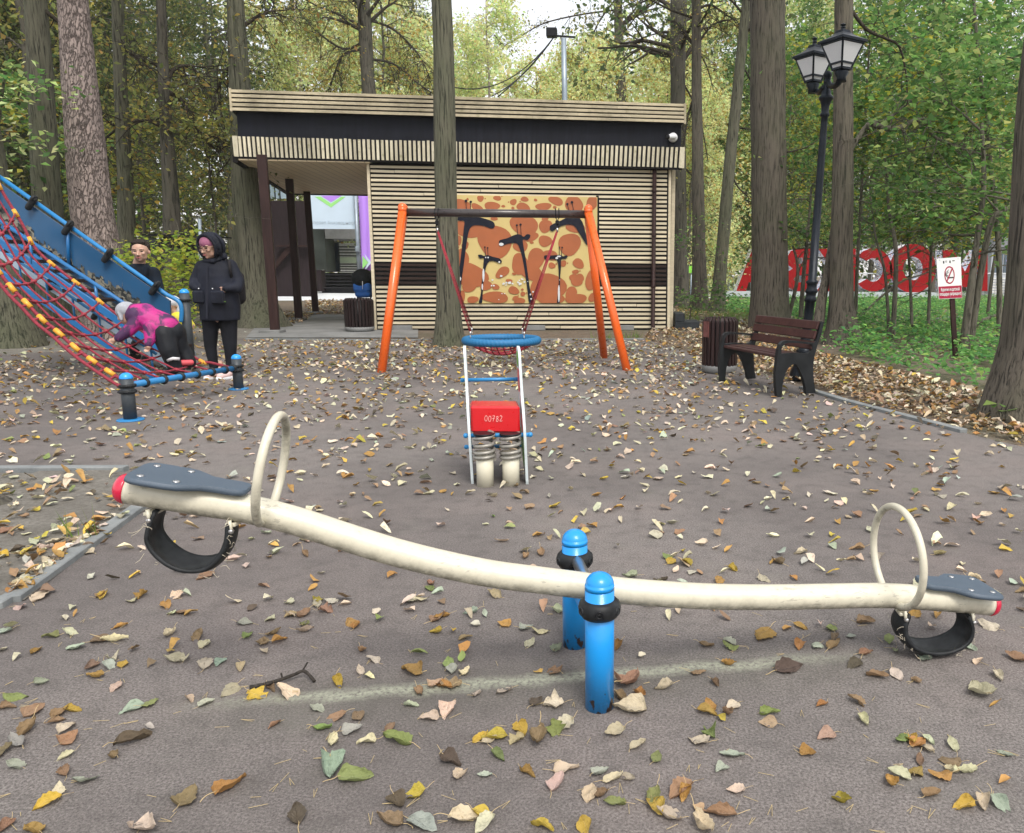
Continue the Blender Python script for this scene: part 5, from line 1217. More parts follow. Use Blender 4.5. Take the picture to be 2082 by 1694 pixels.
# seats
g = NG('seat_blue_grey'); v = g.mapping(); n1 = g.noise(v, 12, 5); n2 = g.noise(v, 250, 3)
c = g.mix(n1, (.05, .075, .105), (.075, .105, .145)); c = g.mix(g.math('MULTIPLY', g.ramp(n2, [(.4, 0), (.7, 1)]), .3), c, (.11, .13, .15)); M_SEAT = g.out(c, .55, g.bump(n2, .15, .002))
def seat(pxo, pxi, wo, wi, s):
    po_, do, uo = frame_at(pxo); pi_, di, ui = frame_at(pxi); a = po_+uo*(rB+.002); b = pi_+ui*(rB+.004); L = (b-a).length; d = (b-a)/L; side = bn; u = d.cross(side); u = u if u.z > 0 else -u
    half = [(0, .62), (.02, .86), (.07, .97), (.16, 1.0), (.36, 1.0), (.46, .94), (.55, .74), (.63, .55), (.74, .50), (.9, .50), (.97, .44), (1, .28)]
    out_ = [(t_*L, w_*wo/2) for t_, w_ in half]+[(t_*L, -w_*wo/2) for t_, w_ in reversed(half)]
    mb = MB(); th = .018
    n_ = len(out_); rings = [(.93, 0), (1.0, .006), (1.0, th-.006), (.95, th)]; vs = []
    cx_ = L*.45
    for sc__, h_ in rings:
        for (x, y) in out_: vs.append(a+d*(cx_+(x-cx_)*(1-(1-sc__)*.4))+side*(y*sc__)+u*h_)
    fs = [(k*n_+i, k*n_+(i+1) % n_, (k+1)*n_+(i+1) % n_, (k+1)*n_+i) for k in range(3) for i in range(n_)]; fs.append(tuple(range(n_))); fs.append(tuple(3*n_+i for i in range(n_)))
    mb.smooth = True; mb.add(vs, fs[:-2]); mb.smooth = False; mb.add([vs[i] for i in range(n_)], [tuple(range(n_))]); mb.add([vs[3*n_+i] for i in range(n_)], [tuple(range(n_))])
    so_ = mb.build('seat', M_SEAT, ss)
    for tx, ty in ((.12, .3), (.12, -.3), (.42, .3), (.42, -.3)):
        q = a+d*(L*tx)+side*(wo*ty)+u*(th); mb = MB(); mb.lathe([(.010, 0), (.009, .0025), (.004, .004)], q, u, 12); mb.build('seat_bolt', M_CHR, so_)
seat(266, 492, .19, .10, 1); seat(2020, 1862, .20, .10, -1)
# hoops
def hoop(px, wd, ytop, lean=0.0, leanb=0.0):
    p, d, u = frame_at(px); zt_ = None
    top = BP(ytop[0], ytop[1]); h = (top-p).dot(u); sh = (top-p).dot(d); pts = []
    for i in range(37):
        a = -PI/2+.36+(2*PI-.72)*i/36        # open at the foot, the two ends meeting the beam's flanks
        y = math.cos(a)*wd; z = (math.sin(a)+1)/2*(h+rB*.6)-rB*.6; f = max(z, 0)/h
        pts.append(p+u*z+bn*y+d*(sh*f))
    e0, e1 = pts[0], pts[-1]
    pts = [p-u*rB*.55+bn*rB*.55]+pts+[p-u*rB*.55-bn*rB*.55]; pts = spl(pts, 3)
    mb = MB(); mb.tube(pts, .0125, n=14); mb.build('handle', M_SSC, ss)
hoop(535, .145, (567, 846)); hoop(1812, .17, (1828, 1034))
# half-tyre bumpers
def bumper(a_px, b_px, bottom_y, wd, fl):
    A, B = BP(*a_px), BP(*b_px); M = BP((a_px[0]+b_px[0])/2, bottom_y); ctrl = fl
    mb = MB(); P = spl([BP(*q) for q in ctrl], 6); n = len(P); W_ = 9; T = .011
    vs = []
    for i, p in enumerate(P):
        d = (P[min(i+1, n-1)]-P[max(i-1, 0)]).normalized(); o_ = bn.cross(d)
        mid = BP((a_px[0]+b_px[0])/2, a_px[1]+20)
        if o_.dot(p-mid) < 0: o_ = -o_
        e = math.sin(PI*min(1, i/(n-1)))**.5
        for k in range(W_+1):
            s = (k/W_-.5)*2; cup = -(s*s)*.014*e; vs.append(p+bn*(s*wd/2*(.62+.38*e))+o_*cup)
        for k in range(W_, -1, -1):
            s = (k/W_-.5)*2; cup = -(s*s)*.014*e; vs.append(p+bn*(s*wd/2*(.62+.38*e)*.98)+o_*(cup-T))
    m_ = 2*(W_+1); mb.add(vs, [(i*m_+k, i*m_+(k+1) % m_, (i+1)*m_+(k+1) % m_, (i+1)*m_+k) for i in range(n-1) for k in range(m_)])
    mb.add([vs[k] for k in range(m_)], [tuple(range(m_))]); mb.add([vs[(n-1)*m_+k] for k in range(m_)], [tuple(range(m_))])
    o = mb.build('tyre_bumper', M_TYRE, ss)
    mb = MB(); rsf = np.random.default_rng(int(a_px[0]))      # frayed pale cords along the worn edge
    for i in range(34):
        f = rsf.random(); q = P[min(n-1, int(f*n))]+bn*(rsf.choice([-1, 1])*wd*.46)+Vector((0, 0, rsf.normal()*.004))
        pts = [q]; dd = Vector(rsf.normal(size=3)).normalized()
        for _ in range(4): dd = (dd+Vector(rsf.normal(size=3))*.6+Vector((0, 0, -.2))).normalized(); pts.append(pts[-1]+dd*rsf.uniform(.003, .011))
        mb.tube(pts, .0009, n=4)
    mb.build('frayed_cord', mat('frayed_cord', (.42, .38, .30), .9), o)
    for q in (A, B):
        mb = MB(); mb.box(q+Vector((0, 0, -.008)), (.03, wd*.55, .012), bev=.003); mb.tube([q+bn*wd*.30+Vector((-.004, 0, .008)), q+bn*wd*.32+Vector((0, 0, -.03))], .0055, n=8); mb.build('bracket', M_SSC, ss)
        mb = MB(); mb.lathe([(.007, 0), (.007, .012), (.003, .014)], q+bn*wd*.30+Vector((0, 0, -.022)), bn, 8); mb.build('bracket_bolt', M_CHR, ss)
bumper((314, 1034), (478, 1056), 1160, .12, [(320, 1032), (305, 1062), (302, 1092), (322, 1124), (358, 1150), (400, 1160), (440, 1152), (468, 1124), (480, 1092), (478, 1056)])
bumper((1832, 1238), (1968, 1243), 1320, .115, [(1836, 1238), (1822, 1262), (1822, 1288), (1840, 1312), (1872, 1324), (1908, 1324), (1942, 1312), (1964, 1292), (1970, 1266), (1962, 1243)])

# ================================================================== CLIMBING FRAME (rope net, stairs and slide are one structure)
M_GREY = paint('dark_grey_post', (.035, .045, .055), .5, dirt=.3)
M_BLU = paint('blue_steel', (.005, .125, .34), .3, dirt=.12, coat=.2, dirtcol=(.02, .06, .12))
M_BLL = paint('light_blue_bar', (.02, .20, .47), .35, dirt=.15)
M_BLC = paint('blue_plastic_cap', (.01, .30, .80), .3, dirt=.1, coat=.3)
M_YEL = paint('amber_plastic', (.72, .36, .035), .4, dirt=.2)
M_NET = mat('net_rope', (.23, .022, .04), .8, var=.3, vs=40, bump=.5, bs=150, bd=.004)
M_KNOT = mat('net_knot', (.26, .012, .025), .45, var=.2)
fA, fB = G(258, 857), G(481, 793)
cf = thing('climbing_frame', 'blue climbing frame with a red rope net, stairs and a printed slide', 'climbing frame', (fA.x, (fA.y+fB.y)/2, 0))
def fpost(b, wpx, ytop, ring_ys, flange=True):
    R = wpx/2*m_per_px(b); b = b+Vector((0, R, 0)); H = hgt(b, ytop)-R*.7; mb = MB(); mb.tube([b, b+Vector((0, 0, H))], R, n=24); mb.build('post', M_GREY, cf)
    mb = MB(); mb.lathe([(R*1.02, H-.005)]+[(R*1.02*math.cos(a), H+R*.9*math.sin(a)) for a in np.linspace(0, 1.5, 8)], b, n=24); mb.build('post_cap', M_BLC, cf)
    for y in ring_ys:
        zc = hgt(b, y); mb = MB(); mb.torus(b+Vector((0, 0, zc)), R*1.12, R*.28, n=28, m=10); mb.build('collar', M_TYRE, cf)
        for k in range(5): a = -PI/2+(k-2)*.7; e = Vector((math.cos(a), math.sin(a), 0)); mb = MB(); mb.sphere(b+e*R*1.4+Vector((0, 0, zc)), R*.11, 8, 6); mb.build('collar_bolt', M_BMET, cf)
    if flange: mb = MB(); mb.lathe([(R*2.0, 0), (R*2.05, .006), (R*1.95, .012), (R*1.0, .016)], b, n=28); mb.build('base_flange', M_BLL, cf)
    return b, R
bA, RA = fpost(fA, 25, 760, [784, 796]); bB, RB = fpost(fB, 19, 722, [744, 753])
tpb = G(384, 752); fpost(tpb, 18, 589, [610, 744], False)
zA = hgt(bA, 783); zBr = hgt(bB, 748); barA = Vector((bA.x+.02, bA.y, zA)); barB = Vector((bB.x, bB.y, zBr))
mb = MB(); mb.tube([barA, barB], .028, n=16); mb.build('bottom_bar', M_BLL, cf)
for f in (.12, .27, .42, .57, .72, .86, .95):
    q = barA.lerp(barB, f); mb = MB(); mb.torus(q, .028, .018, (barB-barA), 18, 8); mb.build('bar_clamp', M_TYRE, cf)
# net: left rope in the plane of the near post, right rope in the plane of the far post
YL, YR2 = bA.y, bB.y
Lp = spl([HY(x, y, YL) for x, y in [(252, 775), (228, 760), (198, 740), (167, 718), (139, 695), (112, 670), (83, 647), (50, 612), (25, 587), (0, 556), (-40, 500), (-90, 430)]], 4)
Rp = spl([HY(x, y, YR2) for x, y in [(470, 748), (430, 738), (412, 736), (390, 724), (316, 690), (243, 643), (208, 617), (170, 585), (142, 565), (76, 510), (42, 450), (2, 385), (-30, 320)]], 4)
def samp(P, f):
    L = [0]
    for a, b in zip(P[:-1], P[1:]): L.append(L[-1]+(b-a).length)
    s = f*L[-1]; i = max(0, min(len(P)-2, next((k for k in range(len(L)-1) if L[k+1] >= s), len(P)-2))); return P[i].lerp(P[i+1], (s-L[i])/max(1e-6, L[i+1]-L[i]))
def netp(u, v): a, b = samp(Lp, v), samp(Rp, v); p = a.lerp(b, u); p.z -= .10*math.sin(PI*u)*(.35+.65*math.sin(PI*min(1, v*1.1+.05))); return p
NU, NV = 6, 11; rr = .0095
mb = MB(); mb.tube([p for p in Lp], .0145, n=8); mb.tube([p+Vector((0, -.05, -.045)) for p in Lp], .014, n=8); mb.tube(Rp, .015, n=8)
for i in range(0, len(Lp)-3, 3): mb.tube([Lp[i], Lp[i+1]+Vector((0, -.05, -.045))], .012, n=6)
mb.tube([barA+Vector((0, 0, .02)), Lp[0]], .015, n=8); mb.build('edge_rope', M_NET, cf)
mb = MB()
for j in range(NV+1):
    mb.tube([netp(i/20, j/NV) for i in range(21)], rr, n=7)
for i in range(1, NU):
    path = [netp(i/NU, j/(NV*3)) for j in range(NV*3+1)]; path = [barA.lerp(barB, i/NU*.9+.05)]+path; mb.tube(path, rr, n=7)
mb.build('rope_mesh', M_NET, cf)
mb = MB()
for j in range(1, NV):
    for i in range(1, NU): mb.sphere(netp(i/NU, j/NV), (.026, .026, .02), 10, 7)
    mb.sphere(netp(.04, j/NV), (.024, .024, .02), 10, 7)
mb.build('knots', M_KNOT, cf)
for j in range(1, NV+1):
    for (u_, P_, r_) in ((0, Lp, .0215), (1, Rp, .020)):
        f = j/NV-(.02 if u_ == 0 else 0); p = samp(P_, f); q = samp(P_, min(1, f+.035)); d = (q-p).normalized()
        mb = MB(); mb.tube([p-d*.045, p+d*.045], r_, n=12)
        if u_ == 1: s = (netp(.9, j/NV)-p).normalized(); mb.tube([p, p+s*.055], r_*.9, n=12)
        mb.build('rope_connector', M_YEL, cf)
# stairs
Yn, Yf_ = 9.35, 10.05
def SL(px, py, Y): return HY(px, py, Y)
s0, s1 = SL(332, 712, Yn), SL(-60, 452, Yn)
def flatbar(mb, p, q, h, w_): mb.beam(p, q, w_, h, bev=.004)
mb = MB(); flatbar(mb, s0, s1, .085, .03); mb.build('stringer', M_BLU, cf)
r0, r1 = s0+Vector((0, .48, 0)), s1+Vector((0, .48, 0)); mb = MB(); flatbar(mb, r0, r1, .085, .03); mb.build('stringer', M_BLU, cf)
mb = MB(); flatbar(mb, SL(318, 770, Yn-.02), SL(-60, 512, Yn-.02), .07, .03); mb.build('stringer', M_BLU, cf)
M_TRD = board('stair_treads', (.018, .012, .012), (.035, .024, .022), (1, 8, 8), dirt=.2, green=0, rough=.5)
for i in range(13):
    f = (i+.4)/13; p = s0.lerp(s1, f)-Vector((0, 0, .03)); mb = MB(); mb.box(p+Vector((.02, .25, 0)), (.26, .46, .04), bev=.005); mb.build('tread', M_TRD, cf)
h0, h1 = SL(310, 655, Yn), SL(-60, 410, Yn)      # near rail
mb = MB(); mb.tube([SL(332, 690, Yn), h0, h1], .022, n=12)
for x, ya, yb_ in ((318, 655, 704), (215, 602, 650), (70, 500, 540)): pass
for f in (.02, .32, .68, .95):
    q = h0.lerp(h1, f); d_ = s0.lerp(s1, f); mb.tube([q, Vector((q.x, q.y, d_.z+(d_.x-q.x)*-.0))], .017, n=10)
mb.build('stair_rail', M_BLU, cf)
mb = MB(); k0, k1 = SL(372, 664, Yf_+.05), SL(-60, 378, Yf_+.05)
k0, k1 = SL(318, 720, Yf_), SL(-60, 466, Yf_); mb.tube([k0, k1], .018, n=10)
for i in range(7): q = k0.lerp(k1, i/7+.03); mb.tube([q, q+Vector((0, 0, -.34))], .013, n=8)
mb.build('stair_rail', M_BLL, cf)
# slide side wall with its printed view of an old town, and the rail above it
Yp = 10.25
hr = [SL(368, 655, Yp), SL(369, 628, Yp), SL(362, 612, Yp), SL(340, 600, Yp), SL(-60, 318, Yp)]
mb = MB(); mb.tube(spl(hr[:4], 5)+[hr[4]], .026, n=14); mb.build('hand_rail', M_BLL, cf)
mb = MB()
for (x, y0, y1) in ((137, 458, 547), (-10, 355, 450)): mb.tube([SL(x, y0, Yp-.03), SL(x+3, y1, Yp-.03)], .02, n=10)
mb.tube([SL(365, 728, Yp-.03), SL(-60, 428, Yp-.03)], .024, n=12); mb.build('slide_frame', M_BLU, cf)
g = NG('panel_sky_blue'); n1 = g.noise(g.mapping(), 2.2, 3); M_PSKY = g.out(g.mix(n1, (.012, .062, .14), (.022, .095, .21)), .3)
M_PCITY = NG('panel_city'); g = M_PCITY; v1 = g.voro(g.mapping(), 26, 'F1', 'Color'); n1 = g.noise(g.mapping(), 14, 6, .7)
M_PCITY = g.out(g.mix(g.ramp(g.math('MULTIPLY', g.sep(v1)[0], n1), [(.16, 0), (.42, 1)]), (.010, .014, .016), (.20, .19, .15)), .35)
M_PRIV = mat('panel_river', (.30, .38, .46), .3, var=.12, vs=4)
def strip_pt(s, t, d=0.0):      # s along the slide (0 foot .. 1 top), t 0..1 from lower to upper edge
    a = SL(350, 668, Yp).lerp(SL(-60, 388, Yp), s); b = SL(345, 612, Yp).lerp(SL(-60, 332, Yp), s)
    lo = SL(350, 755, Yp).lerp(SL(-60, 485, Yp), s); p = lo.lerp(b, t); p = p+Vector((0, -d, 0)); return p
mb = MB(); mb.prism([(0, 0), (1, 0), (1, 1), (0, 1)], lambda u, v, d: strip_pt(u, v, d), -.03, 0); mb.build('slide_side', M_PSKY, cf)
rsc = np.random.default_rng(12)
top = [(0.0, .50)]; s = 0
while s < 1:
    w_ = rsc.uniform(.006, .02); h_ = .60+.10*rsc.random()+.05*math.sin(s*9)
    if rsc.random() < .18: top += [(s+w_*.45, h_), (s+w_*.5, h_+.12), (s+w_*.55, h_)]
    else: top += [(s, h_), (min(1, s+w_*.95), h_+rsc.normal()*.015)]
    s += w_
top = sorted([(min(a, 1), b) for a, b in top if a <= 1]); top = [(a+i*1e-5, b) for i, (a, b) in enumerate(top)]
poly = [(0, .22)]+top+[(1.02, .22)]
for i in range(9): pass
mb = MB(); mb.smooth = False
for (a, b), (c2, d2) in zip(top[:-1], top[1:]):
    lo1, lo2 = .34+.05*math.sin(a*19), .34+.05*math.sin(c2*19); mb.add([strip_pt(a, lo1, .004), strip_pt(c2, lo2, .004), strip_pt(c2, d2, .004), strip_pt(a, b, .004)], [(0, 1, 2, 3)])
mb.build('printed_city', M_PCITY, cf)
mb = MB(); mb.smooth = False
for i in range(40):
    a, b = i/40, (i+1)/40; mb.add([strip_pt(a, .0, .0035), strip_pt(b, .0, .0035), strip_pt(b, .345+.05*math.sin(b*19), .0035), strip_pt(a, .345+.05*math.sin(a*19), .0035)], [(0, 1, 2, 3)])
mb.build('printed_river', M_PRIV, cf)
vs, fs = text_geo('Knoopos', .12, .001); mb = MB(); mb.smooth = False
o0 = strip_pt(.44, .33, .008); ex = (strip_pt(0, .2, 0)-strip_pt(1, .2, 0)).normalized(); ez = Vector((0, 0, 1)); ez = (ez-ex*ez.dot(ex)).normalized()
mb.add([o0+ex*v.x+ez*v.y+Vector((0, -v.z, 0)) for v in vs], fs); mb.build('printed_word', mat('dark_print', (.03, .05, .07), .4), cf)
mb = MB()
for (a, t_) in ((.06, 1.06), (.30, 1.06), (.50, 1.06), (.68, 1.06), (.87, 1.06), (.16, .16), (.36, .16), (.58, .16)):
    p = strip_pt(a, t_, .06); mb.cap(p+Vector((.03, 0, .05)), .04, p+Vector((-.05, 0, -.05)), .038, 12); mb.torus(p+Vector((.03, 0, .05)), .035, .02, (1, 0, -.7), 14, 8)
mb.build('rail_clamps', M_TYRE, cf)
mb = MB(); 
for x, y in ((-70, 440), (-130, 400)): p = SL(x, y, Yp+.4); mb.tube([Vector((p.x, p.y, 0)), p], .05, n=12)
mb.build('support_post', M_GREY, cf)
mb = MB(); mb.prism([(0, 0), (1, 0), (1, .08), (0, .08)], lambda u, v, d: strip_pt(u, .12, -.05-d)+Vector((0, 0, v)), 0, .55); mb.build('slide_chute', M_GALV, cf)

# ================================================================== BENCH, BIN, LAMP POST, SIGN, PACK
bA_, bB_ = G(1580, 808), G(1663, 803); bC_, bD_ = G(1462, 776), G(1537, 771)
M_CAST = mat('cast_black', (.016, .018, .02), .45, var=.35, vs=8, bump=.15, bs=60, bd=.003)
M_WOOD = board('bench_boards', (.042, .019, .018), (.078, .036, .033), (6, 6, 6), dirt=.18, green=0, rough=.38)
bench = thing('bench', 'park bench with dark red boards and black cast frames beside the lamp post', 'bench', ((bA_.x+bD_.x)/2, (bA_.y+bD_.y)/2, 0))
exb = (bC_-bA_); Lb = exb.length; exb.normalize(); eyb = (bB_-bA_).normalized()
SU = (bB_-bA_).length/680.0; zA_ = hgt(bA_, 693)/765.0
outl = [(1160,1245),(1132,1080),(1120,900),(1135,740),(1150,600),(1175,530),(1220,490),(1290,480),(1450,490),(1620,510),(1738,520),(1765,500),(1795,400),(1830,245),(1885,240),(1850,400),(1790,560),(1752,700),(1738,800),(1745,940),(1770,1100),(1800,1215),(1640,1220),(1620,1110),(1560,960),(1500,860),(1450,812),(1400,805),(1340,835),(1290,900),(1255,1000),(1240,1110),(1235,1245)]
hole = [(1202,660),(1200,600),(1215,560),(1250,528),(1310,512),(1450,518),(1600,535),(1705,545),(1712,600),(1690,640),(1630,665),(1500,655),(1350,650)]
def bf(base): return lambda u, v, d: base+eyb*((u-1160)*SU)+Vector((0, 0, max(0, (1245-v))*zA_))+exb*d
for base in (bA_, bC_-exb*.05):
    mb = MB(); mb.prism(outl, bf(base), 0, .05, hole); mb.build('frame', M_CAST, bench)
def bpt(u, v, s): return bA_+eyb*((u-1160)*SU)+Vector((0, 0, (1245-v)*zA_))+exb*s
for (u, v) in ((1235, 715), (1340, 705), (1445, 702), (1550, 706), (1650, 716)):
    mb = MB(); M = Matrix((exb, eyb, Vector((0, 0, 1)))).transposed(); mb.box(bpt(u, v, Lb/2)+Vector((0, 0, .01)), (Lb-.06, 92*SU, .032), M, .006); mb.build('seat_board', M_WOOD, bench)
bn_ = (eyb*.30+Vector((0, 0, .95))).normalized()
for (u, v) in ((1752, 560), (1782, 420), (1818, 290)):
    mb = MB(); yv = exb.cross(bn_); M = Matrix((exb, yv, bn_)).transposed(); mb.box(bpt(u-25, v, Lb/2), (Lb-.02, .028, 118*zA_), M, .006); mb.build('back_board', M_WOOD, bench)
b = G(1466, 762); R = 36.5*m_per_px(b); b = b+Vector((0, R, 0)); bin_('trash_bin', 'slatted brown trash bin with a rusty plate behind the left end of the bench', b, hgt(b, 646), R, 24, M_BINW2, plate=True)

M_LMP = mat('lamp_black', (.012, .016, .022), .35, .3, var=.3, vs=10)
lb = G(1628, 772); Yl = lb.y; lamp = thing('street_lamp', 'black cast lamp post with two lanterns behind the bench', 'street lamp', (lb.x, Yl, 0))
axis = [HY(1628, 772, Yl), HY(1650, 590, Yl), HY(1664, 400, Yl), HY(1679, 205, Yl)]
def apt(py):
    zt_ = [proj(a)[1] for a in axis]
    for i in range(3):
        if zt_[i] >= py >= zt_[i+1]: return axis[i].lerp(axis[i+1], (zt_[i]-py)/(zt_[i]-zt_[i+1]))
    return axis[-1]+(axis[-1]-axis[-2]).normalized()*((zt_[3]-py)*m_per_px(axis[-1]))
mb = MB(); mp_ = m_per_px(lb)
prof = [(772, 22), (760, 24), (748, 21), (735, 15), (725, 13), (718, 15), (712, 17), (708, 12), (700, 10.5), (640, 9.5), (614, 9.5), (612, 12), (606, 12), (603, 10), (597, 10), (594, 12.5), (590, 12.5), (586, 10), (578, 10), (575, 12), (571, 12), (569, 8.5), (400, 7.6), (250, 6.6), (238, 6.6), (236, 9), (231, 9), (228, 7), (215, 8), (205, 11), (202, 14), (198, 14), (195, 11), (192, 9), (188, 9), (185, 6.5), (160, 6.5), (157, 8.5), (153, 8), (148, 3)]
base_z = None; vs = []; nn = 32
for (y, r_) in prof:
    c_ = apt(y)
    for k in range(nn):
        a = 2*PI*k/nn; fl = (1-.07*(k % 4 == 0)) if r_ < 11 and (y > 230 and y < 570 or 615 < y < 708) else 1
        vs.append(c_+Vector((math.cos(a), math.sin(a), 0))*(r_*mp_*fl))
mb.add(vs, [(i*nn+k, i*nn+(k+1) % nn, (i+1)*nn+(k+1) % nn, (i+1)*nn+k) for i in range(len(prof)-1) for k in range(nn)]); mb.build('post', M_LMP, lamp)
M_LGL = bpy.data.materials.new('lantern_glass'); M_LGL.use_nodes = True; _b = M_LGL.node_tree.nodes['Principled BSDF']
_b.inputs['Base Color'].default_value = (.92, .95, .97, 1); _b.inputs['Roughness'].default_value = .35; _b.inputs['Transmission Weight'].default_value = .35; _b.inputs['IOR'].default_value = 1.2
M_BULB = mat('bulb_white', (.75, .75, .72), .4)
def lantern(cx, ytop_e, ybot, yroof, yfin, we, wb, Yo, armpts, yaw):
    c_e = HY(cx, ytop_e, Yl+Yo); c_b = HY(cx-2, ybot, Yl+Yo); mp2 = m_per_px(c_e); we *= mp2; wb *= mp2; up_ = (c_e-c_b); Hh = up_.length; up_.normalize()
    e1 = Vector((math.cos(yaw), math.sin(yaw), 0)); e2 = Vector((-math.sin(yaw), math.cos(yaw), 0))
    def ring(c, w_): return [c+e1*w_*a+e2*w_*b for a, b in ((-1, -1), (1, -1), (1, 1), (-1, 1))]
    body = MB(); body.smooth = False
    e0, b0 = ring(c_e, we*.88), ring(c_b, wb)
    for k in range(4): body.beam(b0[k], e0[k], .022, .022); body.beam(e0[k], e0[(k+1) % 4], .03, .03); body.beam(b0[k], b0[(k+1) % 4], .024, .024); m0 = b0[k].lerp(e0[k], .2); m1 = b0[(k+1) % 4].lerp(e0[(k+1) % 4], .2); body.beam(m0, m1, .02, .02)
    lo = body.build('lantern_frame', M_LMP, lamp)
    rf = MB(); rf.smooth = False; hr_ = (ytop_e-yroof)*mp2
    levels = [(we*1.06, -.0), (we*1.06, .025), (we*.95, .035), (we*.55, hr_*.55), (we*.35, hr_*.78), (we*.30, hr_), (we*.16, hr_*1.05)]
    vs = [];
    for w_, h_ in levels: vs += ring(c_e+up_*h_, w_)
    rf.add(vs, [(i*4+k, i*4+(k+1) % 4, (i+1)*4+(k+1) % 4, (i+1)*4+k) for i in range(len(levels)-1) for k in range(4)]+[(0, 1, 2, 3), tuple(len(levels)*4-4+k for k in range(4))])
    hf = (ytop_e-yfin)*mp2; rf.lathe([(.03, hr_), (.022, hr_+.02), (.03, hr_+(hf-hr_)*.4), (.02, hr_+(hf-hr_)*.6), (.035, hr_+(hf-hr_)*.8), (.01, hf)], c_e, up_, 12); rf.build('lantern_roof', M_LMP, lamp)
    gl = MB(); gl.smooth = False; eg, bg_ = ring(c_e-up_*.02, we*.85), ring(c_b+up_*.01, wb*.97)
    gl.add(eg+bg_, [(k, (k+1) % 4, 4+(k+1) % 4, 4+k) for k in range(4)]); go_ = gl.build('lantern_glass', M_LGL, lamp); sm = go_.modifiers.new('s', 'SOLIDIFY'); sm.thickness = .006
    bu = MB(); bu.cap(c_b.lerp(c_e, .25), .03, c_b.lerp(c_e, .8), .045); bu.build('bulb', M_BULB, lamp)
    ar = MB(); P = spl([HY(x, y, Yl+Yo*f) for x, y, f in armpts], 6); ar.tube(P, .032, n=12); ar.lathe([(.06, -.04), (.05, 0), (.08, .05), (wb*.9, .09)], c_b-up_*.09, up_, 14); ar.build('arm', M_LMP, lamp)
lantern(1713, 88, 141, 64, 50, 33, 13, -.35, [(1706, 152, 1), (1706, 165, 1), (1700, 173, .8), (1690, 175, .4), (1684, 168, .1), (1678, 165, 0)], .55)
lantern(1655, 118, 166, 94, 78, 29, 11.5, .25, [(1657, 175, 1), (1659, 184, 1), (1666, 188, .6), (1673, 180, .1), (1677, 178, 0)], .55)

# no-smoking sign
sb = G(1942, 728); Ysn = sb.y; t = thing('no_smoking_sign', 'white and crimson no-smoking sign on a brown post among the weeds', 'sign', (sb.x, Ysn, 0))
mb = MB(); mb.beam(HY(1943, 735, Ysn), HY(1932, 540, Ysn), 9*m_per_px(sb), .05, up=Vector((0, 1, 0))); mb.build('post', M_DBRN, t)
A, B, C_, D_ = HY(1904, 526, Ysn-.04), HY(1953.5, 522.5, Ysn-.04), HY(1956.5, 606, Ysn-.04), HY(1909, 608.5, Ysn-.04)
def sp_(u, v, d=0.0): p = A.lerp(B, u).lerp(D_.lerp(C_, u), v); return p+Vector((0, -d, 0))
M_SW = mat('sign_white', (.78, .80, .80), .4, var=.04, vs=5); M_SR = mat('sign_crimson', (.36, .008, .045), .4); M_SK = mat('sign_ink', (.02, .02, .02), .5)
mb = MB(); mb.prism([(0, 0), (1, 0), (1, 1), (0, 1)], lambda u, v, d: sp_(u, v, d), -.012, 0); mb.build('board', M_SW, t)
mb = MB(); mb.prism([(.012, .69), (.988, .69), (.988, .99), (.012, .99)], lambda u, v, d: sp_(u, v, d), 0, .002); mb.build('crimson_band', M_SR, t)
mb = MB(); mb.smooth = False; W2 = 36
ro, ri = (.215, .235), (.175, .20); o_ = [sp_(.5+ro[0]*math.cos(2*PI*i/W2), .42+ro[1]*.92*math.sin(2*PI*i/W2), .003) for i in range(W2)]; i_ = [sp_(.5+ri[0]*math.cos(2*PI*i/W2), .42+ri[1]*.92*math.sin(2*PI*i/W2), .003) for i in range(W2)]
mb.add(o_+i_, [(i, (i+1) % W2, W2+(i+1) % W2, W2+i) for i in range(W2)]); mb.add([sp_(.62, .235, .004), sp_(.66, .255, .004), sp_(.38, .605, .004), sp_(.34, .585, .004)], [(0, 1, 2, 3)]); mb.build('prohibition_ring', M_SR, t)
mb = MB(); mb.smooth = False; mb.add([sp_(.40, .47, .0035), sp_(.66, .47, .0035), sp_(.66, .50, .0035), sp_(.40, .50, .0035)], [(0, 1, 2, 3)]); mb.tube([sp_(.44, .44, .005), sp_(.39, .42, .005), sp_(.38, .38, .005), sp_(.45, .36, .005), sp_(.43, .32, .005), sp_(.47, .29, .005)], .004, n=5); mb.tube([sp_(.40, .46, .005), sp_(.34, .42, .005), sp_(.35, .36, .005), sp_(.39, .33, .005)], .004, n=5); mb.build('cigarette', M_SK, t)
mb = MB(); [mb.add([sp_(x, .07, .003), sp_(x+w_, .07, .003), sp_(x+w_, .07+h_, .003), sp_(x, .07+h_, .003)], [(0, 1, 2, 3)]) for x, w_, h_ in ((.26, .05, .06), (.35, .08, .012), (.52, .055, .06), (.64, .10, .02))]
mb.add([sp_(.35, .10, .003), sp_(.42, .10, .003), sp_(.42, .108, .003), sp_(.35, .108, .003)], [(0, 1, 2, 3)]); mb.build('small_emblems', M_SK, t)
def stext(s, vc, size, wmax):
    vs, fs = text_geo(s, 1, 0, .02); wd = max(v.x for v in vs)-min(v.x for v in vs); mb = MB(); mb.smooth = False
    mb.add([sp_(.5+v.x/wd*wmax, vc-v.y*size, .0045) for v in vs], fs); mb.build('sign_text', M_SW, t)
stext('Курение на детской', .775, .105, .78); stext('площадке запрещено!', .885, .105, .92)
for u, v in ((.12, .04), (.88, .04), (.5, .96)): mb = MB(); mb.sphere(sp_(u, v, .003), .006, 8, 6); mb.build('screw', M_GALV, t)

